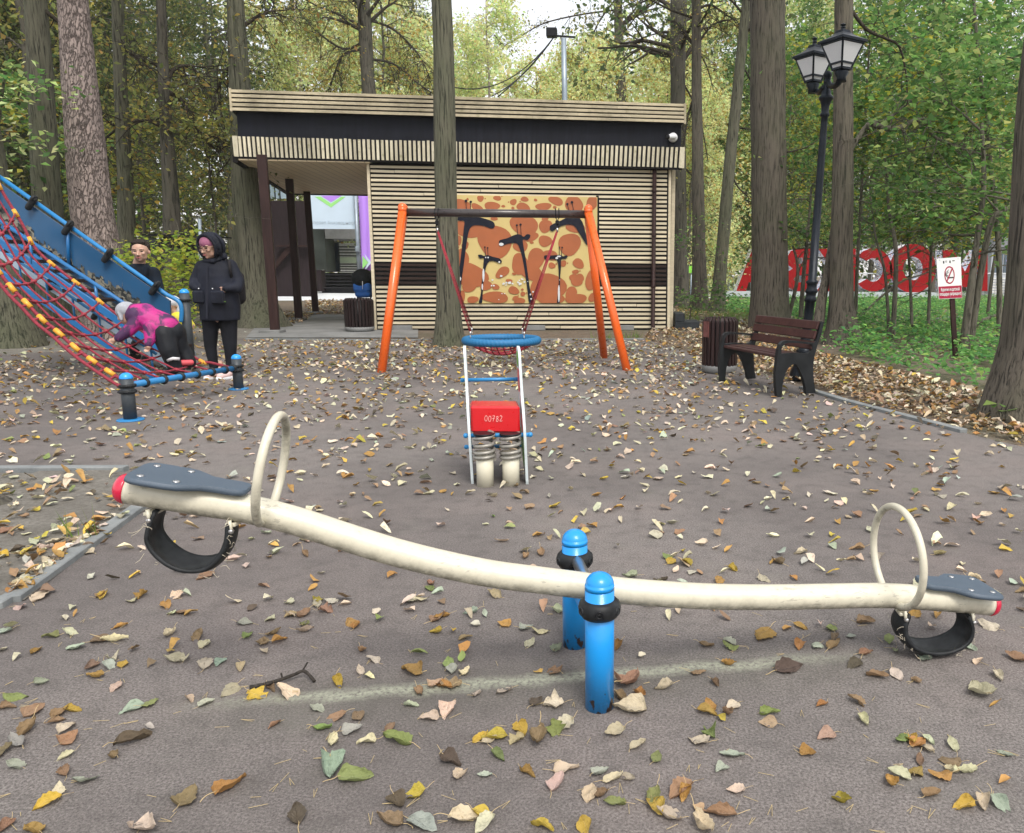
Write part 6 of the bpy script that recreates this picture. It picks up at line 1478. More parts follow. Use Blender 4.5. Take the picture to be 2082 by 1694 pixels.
# backpack at the foot of the big trunk on the right
Yk = G(2060, 838).y-.35; t = thing('backpack', 'mint and pink backpack leaning on the massive right-hand trunk', 'backpack', (HY(2090, 830, Yk).x, Yk, 0))
mb = MB(); mb.box(HY(2092, 806, Yk), (.17, .14, .16), bev=.04); organic(mb, 'lower_bag', mat('mint_cloth', (.22, .42, .33), .8, var=.2, bump=.2, bs=20), t, .012, 4)
mb = MB(); mb.box(HY(2092, 778, Yk), (.15, .13, .13), bev=.04); organic(mb, 'upper_bag', mat('pink_cloth', (.55, .26, .28), .8, var=.2), t, .012, 4)
mb = MB(); mb.tube(spl([HY(2082, 762, Yk-.05), HY(2069, 766, Yk-.08), HY(2067, 785, Yk-.08), HY(2074, 800, Yk-.05)], 5), .012, n=8, sq=.5); mb.build('strap', M_BMET, t)
mb = MB(); mb.box(HY(2091, 801, Yk-.085), (.15, .006, .012)); mb.build('trim', Mw, t)

# ================================================================== PLAZA: letters, barriers, benches, hut
gl_ = G(1520, 606); YLt = gl_.y
M_LR = mat('letter_red', (.25, .002, .005), .45, var=.08, vs=2, spec=.2)
g = NG('letter_edge_pattern'); v = g.voro(g.mapping(), 16, 'F1', 'Color'); sp2 = g.sep(v)
c = g.mix(g.ramp(sp2[0], [(.78, 0), (.8, 1)]), (.80, .82, .86), (.30, .40, .70)); c = g.mix(g.ramp(sp2[1], [(.9, 0), (.92, 1)]), c, (.6, .12, .15)); M_LE = g.out(c, .4)
pl = thing('letter_plinth', 'long grey plinth under the red letters', 'plinth', (HY(1690, 600, YLt).x, YLt, 0))
mb = MB(); fbox(mb, 1476, 592.5, 1905, 605.5, YLt, 1.6); o = mb.build('plinth_block', mat('plinth_grey', (.42, .48, .50), .6, var=.06), pl)
def letter(ch, what, loops, holes=()):
    """outline in photo pixels as seen from behind"""
    Yq = YLt+.55; cx_ = sum(p[0] for p in loops)/len(loops); t = thing('letter', what, 'letter', (HY(cx_, 592, Yq).x, Yq, HY(cx_, 592, Yq).z), 'big red letters on the plaza')
    f = lambda q: (HY(q[0], q[1], Yq).x, HY(q[0], q[1], Yq).z)
    P = [f(q) for q in loops]; Hs = [[f(q) for q in h] for h in holes]
    from mathutils.geometry import tessellate_polygon
    loops3 = [[Vector((a, b, 0)) for a, b in P]]+[[Vector((a, b, 0)) for a, b in h] for h in Hs]; allp = P+[q for h in Hs for q in h]
    tri = tessellate_polygon(loops3); mb = MB(); mb.smooth = False
    mb.add([Vector((a, Yq, b)) for a, b in allp], tri); mb.add([Vector((a-.06, Yq+.8, b)) for a, b in allp], tri); mb.build('face', M_LR, t)
    mb = MB(); mb.smooth = False
    for lp in [P]+Hs:
        n_ = len(lp); mb.add([Vector((a, Yq+.01, b)) for a, b in lp]+[Vector((a-.059, Yq+.79, b)) for a, b in lp], [(i, (i+1) % n_, n_+(i+1) % n_, n_+i) for i in range(n_)])
    mb.build('edge', M_LE, t)
letter('A', 'red slanted letter A at the left end of the plinth', [(1497, 592), (1530, 506), (1562, 506), (1594, 592), (1573, 592), (1566, 574), (1522, 574), (1517, 592)], [[(1530, 556), (1545, 520), (1560, 556)]])
letter('B', 'red letter B seen reversed between the thickest trunk and the lamp post', [(1656, 592), (1656, 506), (1625, 506), (1608, 510), (1600, 524), (1604, 540), (1612, 546), (1602, 552), (1596, 568), (1602, 584), (1616, 592)], [[(1632, 536), (1632, 524), (1622, 525), (1619, 531), (1624, 537)], [(1632, 574), (1632, 560), (1619, 561), (1613, 568), (1618, 574)]])
letter('K', 'red letter K seen reversed, half hidden by the split trunk', [(1740, 592), (1740, 506), (1718, 506), (1718, 540), (1682, 506), (1664, 506), (1692, 547), (1660, 592), (1688, 592), (1718, 556), (1718, 592)])
arc = lambda cx, cy, rx, ry, a0, a1, n_=14: [(cx+rx*math.cos(math.radians(a0+(a1-a0)*i/n_)), cy+ry*math.sin(math.radians(a0+(a1-a0)*i/n_))) for i in range(n_+1)]
letter('C', 'red letter C opening to the left, right of the split trunk', arc(1775, 549, 40, 44, -140, 140)+arc(1775, 549, 20, 24, 130, -130))
letter('O', 'big round red letter O', arc(1856, 546, 47, 50, 0, 350, 28), [arc(1856, 546, 20, 24, 0, 340, 18)])
letter('M', 'red letter M at the right end of the plinth behind the sign', [(2008, 592), (2008, 508), (1986, 508), (1962, 552), (1938, 508), (1916, 508), (1916, 592), (1936, 592), (1936, 545), (1958, 584), (1966, 584), (1988, 545), (1988, 592)])
M_STL = mat('barrier_steel', (.5, .53, .56), .4, .5)
for (x0, x1, lab) in ((1483, 1530, 'steel crowd barrier at the left of the red letters'), (1700, 1760, 'steel crowd barrier behind the letter opening left'), (1990, 2040, 'steel crowd barrier at the right end of the letters')):
    Yb_ = YLt+2.4; t = thing('crowd_barrier', lab, 'barrier', (HY((x0+x1)/2, 590, Yb_).x, Yb_, 0), 'steel crowd barriers on the plaza'); mb = MB(); p0, p1 = HY(x0, 556, Yb_), HY(x1+40, 556, Yb_)
    z0 = p0.z; mb.tube([Vector((p0.x, Yb_, .02)), Vector((p0.x, Yb_, z0-.1)), Vector((p0.x+.1, Yb_, z0)), Vector((p1.x-.1, Yb_, z0)), Vector((p1.x, Yb_, z0-.1)), Vector((p1.x, Yb_, .02))], .03, n=8)
    mb.build('frame', M_STL, t); mb = MB(); k = int((p1.x-p0.x)/.22)
    for i in range(1, k): x = p0.x+(p1.x-p0.x)*i/k; mb.tube([Vector((x, Yb_, .2)), Vector((x, Yb_, z0))], .011, n=6)
    mb.tube([Vector((p0.x, Yb_, .2)), Vector((p1.x, Yb_, .2))], .02, n=6); mb.build('bars', M_STL, t)
M_BPL = mat('plum_bench', (.12, .09, .12), .6, var=.2)
def far_bench(x0, x1, y, lab):
    b = G((x0+x1)/2, y); Yb_ = b.y; t = thing('bench', lab, 'bench', (b.x, Yb_, 0), 'benches across the plaza'); a, c = HY(x0, y, Yb_).x, HY(x1, y, Yb_).x; k = (HY(x0, y-17, Yb_).z)
    mb = MB(); [mb.box(((a+c)/2, Yb_-.1+j*.15, k*.48), (c-a, .13, .05), bev=.01) for j in range(3)]; mb.build('seat', M_BPL, t)
    mb = MB(); [mb.box(((a+c)/2, Yb_+.35, k*(.70+.2*j)), (c-a, .05, .16), bev=.01) for j in range(2)]; mb.build('backrest', M_BPL, t)
    for x in (a+.15, c-.15): mb = MB(); mb.box((x, Yb_-.1, k*.23), (.08, .08, k*.46)); mb.box((x, Yb_+.35, k*.5), (.08, .06, k)); mb.build('leg', M_BMET, t)
far_bench(1391, 1414, 582, 'plum bench across the plaza, just right of the kiosk'); far_bench(1464, 1486, 580, 'plum bench across the plaza, left of the red letters')
b = G(1378, 583); t = thing('concrete_pillar', 'white pillar at the far side of the plaza', 'pillar', (b.x, b.y, 0)); mb = MB(); mb.box((b.x, b.y, .72), (.34, .34, 1.44), bev=.02); mb.box((b.x, b.y, 1.46), (.42, .42, .06), bev=.01); mb.build('shaft', mat('white_stone', (.7, .68, .6), .7, var=.1), t)
b = G(1377, 586); t = thing('globe_lamp', 'white globe lamp beyond the right corner of the kiosk', 'lamp', (b.x, b.y+.5, 0)); Yg = b.y+.5; c_ = HY(1380.5, 524, Yg); mb = MB(); mb.sphere(c_, 5*m_per_px(c_)); mb.build('globe', mat('opal_globe', (.85, .85, .85), .3), t); mb = MB(); mb.tube([Vector((c_.x, Yg, 0)), c_], .05, n=8); mb.build('pole', M_GALV, t)
Yg = 40.; c_ = HY(1406, 548, Yg); t = thing('green_notice', 'small lime green notice board across the plaza', 'sign', (c_.x, Yg, 0)); mb = MB(); fbox(mb, 1401, 541, 1411, 555, Yg, .05); mb.build('board', mat('lime', (.28, .75, .08), .5), t); mb = MB(); mb.tube([Vector((c_.x, Yg+.1, 0)), Vector((c_.x, Yg+.1, c_.z))], .04, n=8); mb.build('post', M_GALV, t)
Yh = 46.0; t = thing('hut', 'small pale hut with a grey roof and white stripes at the right', 'hut', (HY(2040, 610, Yh).x, Yh, 0))
mb = MB(); fbox(mb, 2018, 505, 2110, 612, Yh, .6); mb.build('wall', mat('hut_grey', (.5, .54, .6), .6, var=.1), t)
mb = MB()
for i in range(9): fbox(mb, 2017, 565+i*5.5, 2110, 568+i*5.5, Yh-.05, .06)
mb.build('white_stripes', M_WBAND, t)
mb = MB(); [fbox(mb, x, 512, x+15, 555, Yh-.06, .06) for x in (2022, 2044, 2066)]; mb.build('window', mat('hut_window', (.10, .14, .18), .1), t)
mb = MB(); [fbox(mb, x, 528, x+12, 532, Yh-.09, .03) for x in (2024, 2046)]; [fbox(mb, x, 538, x+12, 542, Yh-.09, .03) for x in (2024, 2046)]; mb.build('window_goods', mat('goods_mix', (.5, .12, .12), .5, col2=(.2, .3, .6), vs=4), t)
mb = MB(); mb.prism([(HY(2008, 503, Yh).x, HY(2008, 503, Yh).z), (HY(2035, 478, Yh).x, HY(2035, 478, Yh).z), (HY(2120, 478, Yh).x, HY(2120, 478, Yh).z), (HY(2130, 503, Yh).x, HY(2130, 503, Yh).z)], lambda u, v, d: Vector((u, Yh+d, v)), -.3, 1.2); mb.build('roof', mat('hut_roof', (.22, .23, .26), .6, var=.2), t)
# dark shelter behind the man, with a steel post
Yd_ = 17.5; t = thing('shelter', 'low dark shelter with a flat roof behind the yellow shrub', 'shelter', (HY(350, 600, Yd_).x, Yd_, 0))
mb = MB(); fbox(mb, 288, 476, 402, 480, Yd_, 1.5); mb.build('roof', M_BMET, t); mb = MB(); fbox(mb, 296, 486, 404, 640, Yd_+.6, .1); mb.build('wall', mat('shelter_grey', (.045, .05, .05), .7, var=.2), t); mb = MB(); mb.tube([Vector((HY(406, 600, Yd_).x, Yd_, 0)), HY(406, 445, Yd_)], .035, n=8); mb.build('post', M_GALV, t)
# distant wooden benches and table behind the stairs
def picnic(px, py, Y, lab):
    b = HY(px, py, Y); t = thing('picnic_table', lab, 'table', (b.x, Y, 0)); mb = MB(); mb.box((b.x, Y, .72), (1.5, .7, .06), bev=.01); mb.build('tabletop', M_DBRN, t)
    mb = MB(); mb.box((b.x, Y-.7, .42), (1.5, .28, .05), bev=.01); mb.build('seat', M_DBRN, t)
    for s in (-.6, .6): mb = MB(); mb.beam((b.x+s, Y-.6, 0), (b.x+s, Y-.1, .7), .06, .08); mb.beam((b.x+s, Y+.6, 0), (b.x+s, Y+.1, .7), .06, .08); mb.build('leg', M_BMET, t)
picnic(60, 620, 16, 'dark wooden picnic table behind the stairs on the left')
# far lanterns in the left wood
for (x, yb_, yt, Y, lab) in ((217, 640, 437, 21, 'small black street lantern right of the pine trunk'), (143, 640, 395, 24, 'small black street lantern left of the pine trunk')):
    b = HY(x, yb_, Y); t = thing('street_lantern', lab, 'street lamp', (b.x, Y, 0), 'small lanterns in the left wood'); tp = HY(x, yt, Y); mb = MB(); mb.tube([Vector((b.x, Y, 0)), Vector((b.x, Y, tp.z-.28))], .05, n=8); mb.build('pole', M_LMP, t)
    mb = MB(); mb.lathe([(.08, -.28), (.15, -.05), (.02, -.05)], Vector((b.x, Y, tp.z)), n=6); mb.build('glass', M_BULB, t); mb = MB(); mb.lathe([(.20, -.06), (.19, -.03), (.06, .08), (.01, .16)], Vector((b.x, Y, tp.z)), n=6); mb.build('cap', M_LMP, t)
# grey electrical cabinets and pale box behind the hooded woman
b = G(500, 628); t = thing('utility_box', 'pale utility box behind the hooded woman', 'utility box', (b.x, b.y, 0)); mb = MB(); fbox(mb, 486, 575, 508, 627, b.y, .4, .02); mb.build('cabinet', mat('pale_cabinet', (.4, .42, .42), .5, var=.1), t)
# ================================================================== PEOPLE
M_SKIN = mat('skin', (.50, .31, .23), .5, var=.08, vs=20); M_SKIN.node_tree.nodes['Principled BSDF'].inputs['Subsurface Weight'].default_value = .1
M_COAT = mat('coat_black', (.009, .011, .019), .72, var=.5, vs=5, bump=.5, bs=9, bd=.02); M_TROU = mat('trousers_black', (.008, .009, .013), .8, var=.5, vs=6, bump=.4, bs=14, bd=.012)
M_NCOAT = mat('coat_navy', (.006, .011, .02), .85, var=.5, vs=6, bump=.5, bs=8, bd=.02); M_HAIR = mat('hair_dark', (.02, .014, .011), .6, var=.5, vs=60, bump=.5, bs=120, bd=.004)
M_LIP = mat('lips', (.40, .13, .12), .4); M_EYE = mat('eye_dark', (.015, .012, .012), .2); M_BROW = mat('brows', (.03, .02, .015), .8)
def face(t, body, c, s, yaw, pitch, eye=True):
    """head volumes around c (centre of the skull), s = head height; yaw 0 faces the camera (-Y)"""
    R_ = Matrix.Rotation(yaw, 3, 'Z') @ Matrix.Rotation(pitch, 3, 'X')
    P = lambda x, y, z: c+R_ @ Vector((x*s, y*s, z*s))
    body.sphere(P(0, .04, .12), (.36*s, .42*s, .38*s), M=R_); body.sphere(P(0, -.05, -.12), (.27*s, .33*s, .34*s), M=R_)
    body.cap(P(0, -.16, -.34), .12*s, P(0, -.27, -.36), .075*s); body.cap(P(-.14, -.12, -.25), .12*s, P(.14, -.12, -.25), .12*s)
    body.cap(P(0, -.37, .03), .035*s, P(0, -.45, -.13), .05*s); body.cap(P(-.05, -.40, -.14), .03*s, P(.05, -.40, -.14), .03*s)
    body.cap(P(-.18, -.33, .09), .045*s, P(.18, -.33, .09), .045*s)
    for k in (-1, 1): body.sphere(P(.17*k, -.29, -.06), (.10*s, .09*s, .09*s), M=R_); body.sphere(P(.36*k, .03, -.02), (.04*s, .07*s, .11*s), M=R_)
    return P, R_
def features(t, P, R_, s, lips=True):
    mb = MB()
    for k in (-1, 1): mb.sphere(P(.145*k, -.345, .025), (.055*s, .03*s, .022*s), 10, 6, M=R_)
    mb.build('eye', M_EYE, t); mb = MB()
    for k in (-1, 1): mb.tube([P(.07*k, -.385, .10), P(.15*k, -.38, .12), P(.24*k, -.33, .10)], .014*s, n=6)
    mb.build('eyebrow', M_BROW, t); mb = MB(); mb.cap(P(-.08, -.385, -.245), .018*s, P(.08, -.385, -.245), .018*s); mb.cap(P(-.05, -.385, -.27), .022*s, P(.05, -.385, -.27), .022*s); mb.build('lips', M_LIP, t)
def hand(mb, w, d, side, L=.085, curl=.6, nrm_=Vector((0, -1, 0))):
    """palm from wrist w along d, five separate curled fingers"""
    d = d.normalized(); s = d.cross(nrm_).normalized()*side; n = nrm_.normalized(); k = w+d*L*.55
    for u in (-.3, 0, .3): mb.cap(w+s*L*u*.7, L*.17, k+s*L*u, L*.15)
    for i, (u, ln) in enumerate(((-.42, .72), (-.14, .85), (.14, .8), (.40, .6))):
        a = k+d*L*.1+s*L*u; b = a+(d*math.cos(curl)+n*math.sin(curl))*L*ln*.5; c = b+(d*math.cos(curl*2.2)+n*math.sin(curl*2.2))*L*ln*.45; mb.cap(a, L*.10, b, L*.09, 8); mb.cap(b, L*.09, c, L*.075, 8)
    a = w+s*L*-.4+d*L*.2; b = a+(d*.5-s*.6+n*.4)*L*.45; mb.cap(a, L*.12, b, L*.1, 8); mb.cap(b, L*.1, b+(d*.7+n*.5)*L*.35, L*.08, 8)

# hooded woman, hands in her coat pockets
b = G(449, 770); Yw = b.y; t = thing('person', 'person in a black hooded parka, black trousers and pale pink trainers with hands in pockets', 'person', (b.x, Yw, 0))
px_ = lambda x, y, dy=0.0: HY(x, y, Yw+dy); mm = m_per_px(HY(440, 600, Yw))
body = MB(); hc_ = px_(427, 503, -.02); hs = .27; P, R_ = face(t, body, hc_, hs, -.35, .22)
body.cap(px_(430, 515, .04), .065, px_(437, 545, .06), .08); body.cap(px_(437, 545, .06), .10, px_(440, 640, .06), .12)
body.cap(px_(428, 640, .03), .06, px_(428, 705, .03), .04); body.cap(px_(428, 705, .03), .04, px_(438, 760, .03), .03); body.cap(px_(463, 640, .06), .06, px_(468, 705, .04), .04); body.cap(px_(468, 705, .04), .04, px_(471, 758, .04), .03)
body.cap(px_(406, 560, .03), .025, px_(396, 580, -.01), .022); body.cap(px_(396, 580, -.03), .03, px_(400, 586, -.10), .026); body.cap(px_(474, 562, .05), .025, px_(482, 582, -.01), .022); body.cap(px_(480, 584, -.04), .03, px_(458, 586, -.12), .026)
hand(body, px_(400, 587, -.10), px_(408, 604, -.09)-px_(400, 587, -.10), 1, .065, .2); hand(body, px_(458, 586, -.12), px_(444, 602, -.11)-px_(458, 586, -.12), -1, .065, .2)
organic(body, 'body', M_SKIN, t, .008, 3); features(t, P, R_, hs)
mb = MB(); 
for k in (-1, 1): mb.torus(P(.15*k, -.42, .02), .10*hs, .011*hs, R_ @ Vector((.25*k, -1, 0)), 20, 6, 1); 
mb.tube([P(-.05, -.44, .03), P(.05, -.44, .03)], .01*hs, n=5); mb.tube([P(-.25, -.40, .03), P(-.36, .0, .02)], .009*hs, n=5); mb.tube([P(.25, -.40, .03), P(.36, .0, .02)], .009*hs, n=5)
mb.build('glasses', mat('glasses_frame', (.02, .01, .012), .3), t)
mb = MB(); mb.sphere(P(0, .03, .20), (.375*hs, .43*hs, .33*hs), M=R_); organic(mb, 'headscarf', mat('mauve_scarf', (.24, .08, .14), .8, var=.2, bump=.4, bs=30), t, .008, 2)
hood = MB()
for i in range(26):
    a = PI*(-.22+1.44*i/25)
    for ly, r_ in ((-.16, .47), (.05, .50), (.28, .46), (.42, .34)):
        hood.sphere(P(math.cos(a)*r_*1.02, ly, .04+math.sin(a)*r_*1.12-.02), .085*hs, 8, 6)
hood.sphere(P(0, .36, .05), (.40*hs, .26*hs, .5*hs), M=R_); hood.cap(P(-.30, .0, -.52), .12*hs, P(.30, .0, -.52), .12*hs); hood.cap(P(-.22, -.22, -.55), .12*hs, P(.22, -.22, -.55), .12*hs); hood.cap(P(-.38, .25, -.45), .16*hs, P(.38, .25, -.45), .16*hs)
organic(hood, 'hood', M_COAT, t, .011, 4)
coat = MB()
def ring_loft(mb, rings, n=28):
    vs = [];
    for (c, rx, ry) in rings:
        for k in range(n): a = 2*PI*k/n; vs.append(c+Vector((rx*math.cos(a), ry*math.sin(a), 0)))
    N = len(rings); fs = [(i*n+k, i*n+(k+1) % n, (i+1)*n+(k+1) % n, (i+1)*n+k) for i in range(N-1) for k in range(n)]; fs += [tuple(range(n)), tuple((N-1)*n+k for k in range(n))]; mb.add(vs, fs)
ring_loft(coat, [(px_(448, 651, .03), 39*mm, .17), (px_(447, 620, .03), 40*mm, .18), (px_(444, 590, .03), 38*mm, .175), (px_(441, 562, .03), 36.5*mm, .16), (px_(439, 545, .04), 36*mm, .14), (px_(437, 534, .05), 28*mm, .11), (px_(434, 524, .05), 15*mm, .09)])
coat.cap(px_(411, 542, .04), .075, px_(396, 572, .02), .062); coat.cap(px_(396, 572, .02), .062, px_(395, 582, -.07), .058); coat.cap(px_(394, 581, -.06), .055, px_(400, 586, -.11), .044)
coat.cap(px_(468, 541, .05), .08, px_(485, 572, .03), .068); coat.cap(px_(485, 572, .03), .068, px_(482, 586, -.06), .062); coat.cap(px_(482, 585, -.06), .058, px_(460, 586, -.125), .045)
organic(coat, 'coat', M_COAT, t, .012, 5)
mb = MB(); mb.beam(px_(421, 540, -.125), px_(421, 648, -.155), .022, .01, up=Vector((0, 1, 0))); mb.build('zip_flap', mat('coat_seam', (.016, .018, .028), .5), t)
mb = MB(); mb.box(px_(403, 604, -.14), (.13, .05, .15), bev=.02); mb.box(px_(443, 605, -.165), (.16, .05, .16), bev=.02); mb.build('pocket', M_COAT, t)
for q in ((404, 587), (432, 587)): mb = MB(); mb.sphere(px_(*q, -.195), .008, 8, 6); mb.build('button', Mw, t)
wtext('small_logo', '~~~~', 449, 613, Yw-.175, .05, mat('lime_print', (.15, .35, .02), .5), t)
tr = MB(); tr.cap(px_(428, 640, .02), .105, px_(428, 705, .02), .07); tr.cap(px_(428, 705, .02), .068, px_(437, 758, .02), .046); tr.cap(px_(463, 640, .05), .11, px_(468, 705, .03), .075); tr.cap(px_(468, 705, .03), .072, px_(471, 758, .03), .05)
organic(tr, 'trousers', M_TROU, t, .012, 4)
M_SHOE = mat('pale_pink_shoe', (.62, .45, .43), .55, var=.1)
for (x, dy) in ((441, .0), (466, -.02)):
    q = px_(x, 768, dy); q.z = .045; mb = MB(); mb.cap(q+Vector((.02, .08, .02)), .05, q+Vector((-.06, -.09, -.005)), .042); mb.cap(q+Vector((.02, .08, .06)), .045, q+Vector((.0, .02, .03)), .05); organic(mb, 'shoe', M_SHOE, t, .01, 2)
    mb = MB(); mb.cap(q+Vector((.02, .08, -.028)), .046, q+Vector((-.065, -.10, -.03)), .04); o = mb.build('shoe_sole', Mw, t)
    mb = MB(); mb.cap(q+Vector((.02, .07, .09)), .036, q+Vector((.02, .07, .13)), .034); mb.build('ankle', M_SKIN, t)
mb = MB(); mb.box(px_(482, 585, .22), (.2, .14, .42), bev=.06); organic(mb, 'backpack', mat('pack_dark', (.015, .014, .016), .8, var=.3), t, .02, 4)
mb = MB(); mb.tube(spl([px_(462, 528, .02), px_(466, 532, -.04), px_(468, 550, -.08), px_(474, 575, .02)], 5), .016, n=8, sq=.5); mb.build('strap', mat('pack_dark', (.015, .014, .016), .8), t)

# man behind the slide
Ym = 11.3; px_ = lambda x, y, dy=0.0: HY(x, y, Ym+dy); mm = m_per_px(px_(285, 540)); b = HY(286, 700, Ym); t = thing('person', 'person with short dark hair in a dark navy coat, half hidden by the slide', 'person', (b.x, Ym, 0))
body = MB(); hs = .30; hc_ = px_(286, 512, -.02); P, R_ = face(t, body, hc_, hs, .25, .05)
body.cap(px_(284, 530, .03), .075, px_(282, 552, .05), .09); body.cap(px_(282, 560, .05), .13, px_(284, 640, .05), .14)
zf = Vector((0, 0, 1)); f1, f2 = Vector((b.x-.1, Ym, .08)), Vector((b.x+.13, Ym, .08)); body.cap(px_(278, 640, .05), .1, f1, .05); body.cap(px_(295, 640, .05), .1, f2, .05)
hand(body, px_(325, 612, -.05), Vector((.1, -.1, -1)), 1, .09, .5)
organic(body, 'body', M_SKIN, t, .009, 3); features(t, P, R_, hs)
hr_ = MB(); hr_.sphere(P(0, .12, .24), (.385*hs, .42*hs, .33*hs), M=R_); hr_.cap(P(-.24, -.20, .40), .08*hs, P(.22, -.22, .43), .085*hs); hr_.cap(P(-.1, -.1, .50), .1*hs, P(.15, -.1, .50), .1*hs); hr_.cap(P(-.36, .05, .05), .05*hs, P(-.33, .0, .25), .09*hs); hr_.cap(P(.36, .05, .05), .05*hs, P(.33, .0, .25), .09*hs); organic(hr_, 'hair', M_HAIR, t, .009, 3)
coat = MB(); ring_loft(coat, [(px_(290, 680, .05), 34*mm, .19), (px_(289, 610, .05), 33*mm, .18), (px_(286, 575, .05), 34*mm, .18), (px_(284, 560, .05), 35*mm, .16), (px_(283, 548, .05), 29*mm, .13), (px_(284, 536, .05), 13*mm, .11)])
coat.cap(px_(257, 556, .05), .095, px_(250, 600, .05), .08); coat.cap(px_(250, 600, .05), .08, px_(258, 640, -.05), .065); coat.cap(px_(311, 556, .03), .095, px_(322, 590, .0), .08); coat.cap(px_(322, 590, .0), .08, px_(327, 610, -.05), .06)
coat.cap(px_(272, 545, -.07), .04, px_(284, 585, -.13), .035); coat.cap(px_(298, 545, -.07), .04, px_(288, 585, -.13), .035)
organic(coat, 'coat', M_NCOAT, t, .014, 4)
tr = MB(); tr.cap(px_(278, 660, .05), .12, f1+Vector((0, 0, .05)), .065); tr.cap(px_(297, 660, .05), .12, f2+Vector((0, 0, .05)), .065); organic(tr, 'trousers', M_TROU, t, .016, 3)
for f in (f1, f2): mb = MB(); mb.cap(f+Vector((0, .05, -.02)), .055, f+Vector((0, -.15, -.03)), .045); mb.build('shoe', M_BMET, t)

# child climbing the net in a pink jacket
Yk = 8.15; px_ = lambda x, y, dy=0.0: HY(x, y, Yk+dy); mm = m_per_px(px_(320, 680))
g = NG('pink_jacket'); v = g.mapping(); n1 = g.noise(v, 7, 5, .6, .5); n2 = g.noise(v, 3, 3)
c = g.mix(g.ramp(n1, [(.46, 0), (.56, 1)]), (.045, .010, .06), (.44, .015, .19)); c = g.mix(g.ramp(n2, [(.55, 0), (.7, .6)]), c, (.28, .02, .20)); M_PINK = g.out(c, .6, g.bump(n1, .5, .02))
b = px_(360, 748); t = thing('person', 'small child in a pink and purple jacket and grey hat climbing up the rope net', 'person', (b.x, Yk, b.z-.05))
body = MB(); hs = .22; hc_ = px_(257, 640, 0); P, R_ = face(t, body, hc_, hs, -1.9, .45)
body.cap(px_(268, 642), .05, px_(285, 640), .06); body.cap(px_(285, 642), .09, px_(335, 670), .10)
body.cap(px_(250, 680, -.12), .03, px_(232, 692, -.16), .025); body.cap(px_(300, 690, -.14), .03, px_(302, 705, -.17), .025)
hand(body, px_(234, 691, -.16), Vector((-1, 0, -.2)), 1, .052, .7); hand(body, px_(303, 706, -.17), Vector((-.5, 0, -.8)), -1, .052, .7)
body.cap(px_(335, 675), .08, px_(350, 730), .06); body.cap(px_(350, 730), .05, px_(357, 750), .04); body.cap(px_(358, 675, .12), .05, px_(370, 715, .15), .03)
organic(body, 'body', M_SKIN, t, .008, 3); features(t, P, R_, hs)
jk = MB(); jk.cap(px_(280, 642), .115, px_(330, 665, .02), .125); jk.cap(px_(300, 648), .13, px_(336, 664, .04), .135); jk.cap(px_(318, 668, -.02), .11, px_(322, 676, -.02), .10); jk.cap(px_(272, 633), .08, px_(296, 636, .03), .10)
jk.cap(px_(282, 652, -.06), .07, px_(262, 672, -.11), .062); jk.cap(px_(262, 672, -.11), .062, px_(242, 687, -.16), .045); jk.cap(px_(305, 665, -.09), .065, px_(306, 690, -.13), .055); jk.cap(px_(306, 690, -.13), .055, px_(302, 700, -.16), .04)
organic(jk, 'jacket', M_PINK, t, .011, 4)
ht = MB(); ht.sphere(P(.0, .08, .20), (.42*hs, .46*hs, .38*hs), M=R_); ht.cap(P(-.37, .05, .1), .07*hs, P(-.34, .0, -.22), .08*hs); ht.cap(P(.37, .05, .1), .07*hs, P(.34, .0, -.22), .08*hs); organic(ht, 'hat', mat('grey_knit', (.34, .36, .40), .9, var=.12, vs=30, bump=.4, bs=90, bd=.004), t, .009, 3)
tr = MB(); tr.cap(px_(330, 672, .0), .115, px_(350, 674, .06), .115); tr.cap(px_(334, 680, -.02), .115, px_(343, 712, -.05), .09); tr.cap(px_(343, 712, -.05), .09, px_(357, 750, -.02), .068); tr.cap(px_(356, 676, .1), .105, px_(366, 710, .12), .08); tr.cap(px_(366, 710, .12), .08, px_(370, 714, .14), .08); tr.cap(px_(370, 712, .14), .085, px_(384, 735, .14), .07)
organic(tr, 'trousers', mat('child_trousers', (.012, .014, .018), .55, var=.4, vs=7, bump=.5, bs=12, bd=.02), t, .012, 4)
mb = MB(); mb.tube([px_(340, 733, -.11), px_(352, 729, -.12), px_(365, 730, -.08)], .009, n=6, sq=2); mb.build('reflective_band', mat('reflector', (.6, .6, .62), .4), t)
for (x, y, dy) in ((360, 757, -.02), (383, 743, .14)):
    q = px_(x, y, dy); mb = MB(); mb.cap(q+Vector((.02, .03, .02)), .045, q+Vector((-.06, -.06, 0)), .038); organic(mb, 'shoe', M_BMET, t, .01, 2)
mb = MB(); q = px_(382, 737, .10); mb.cap(q+Vector((-.05, -.06, 0)), .03, q+Vector((.03, 0, 0)), .03); mb.build('sock_stripe', mat('red_white', (.6, .08, .10), .6), t)

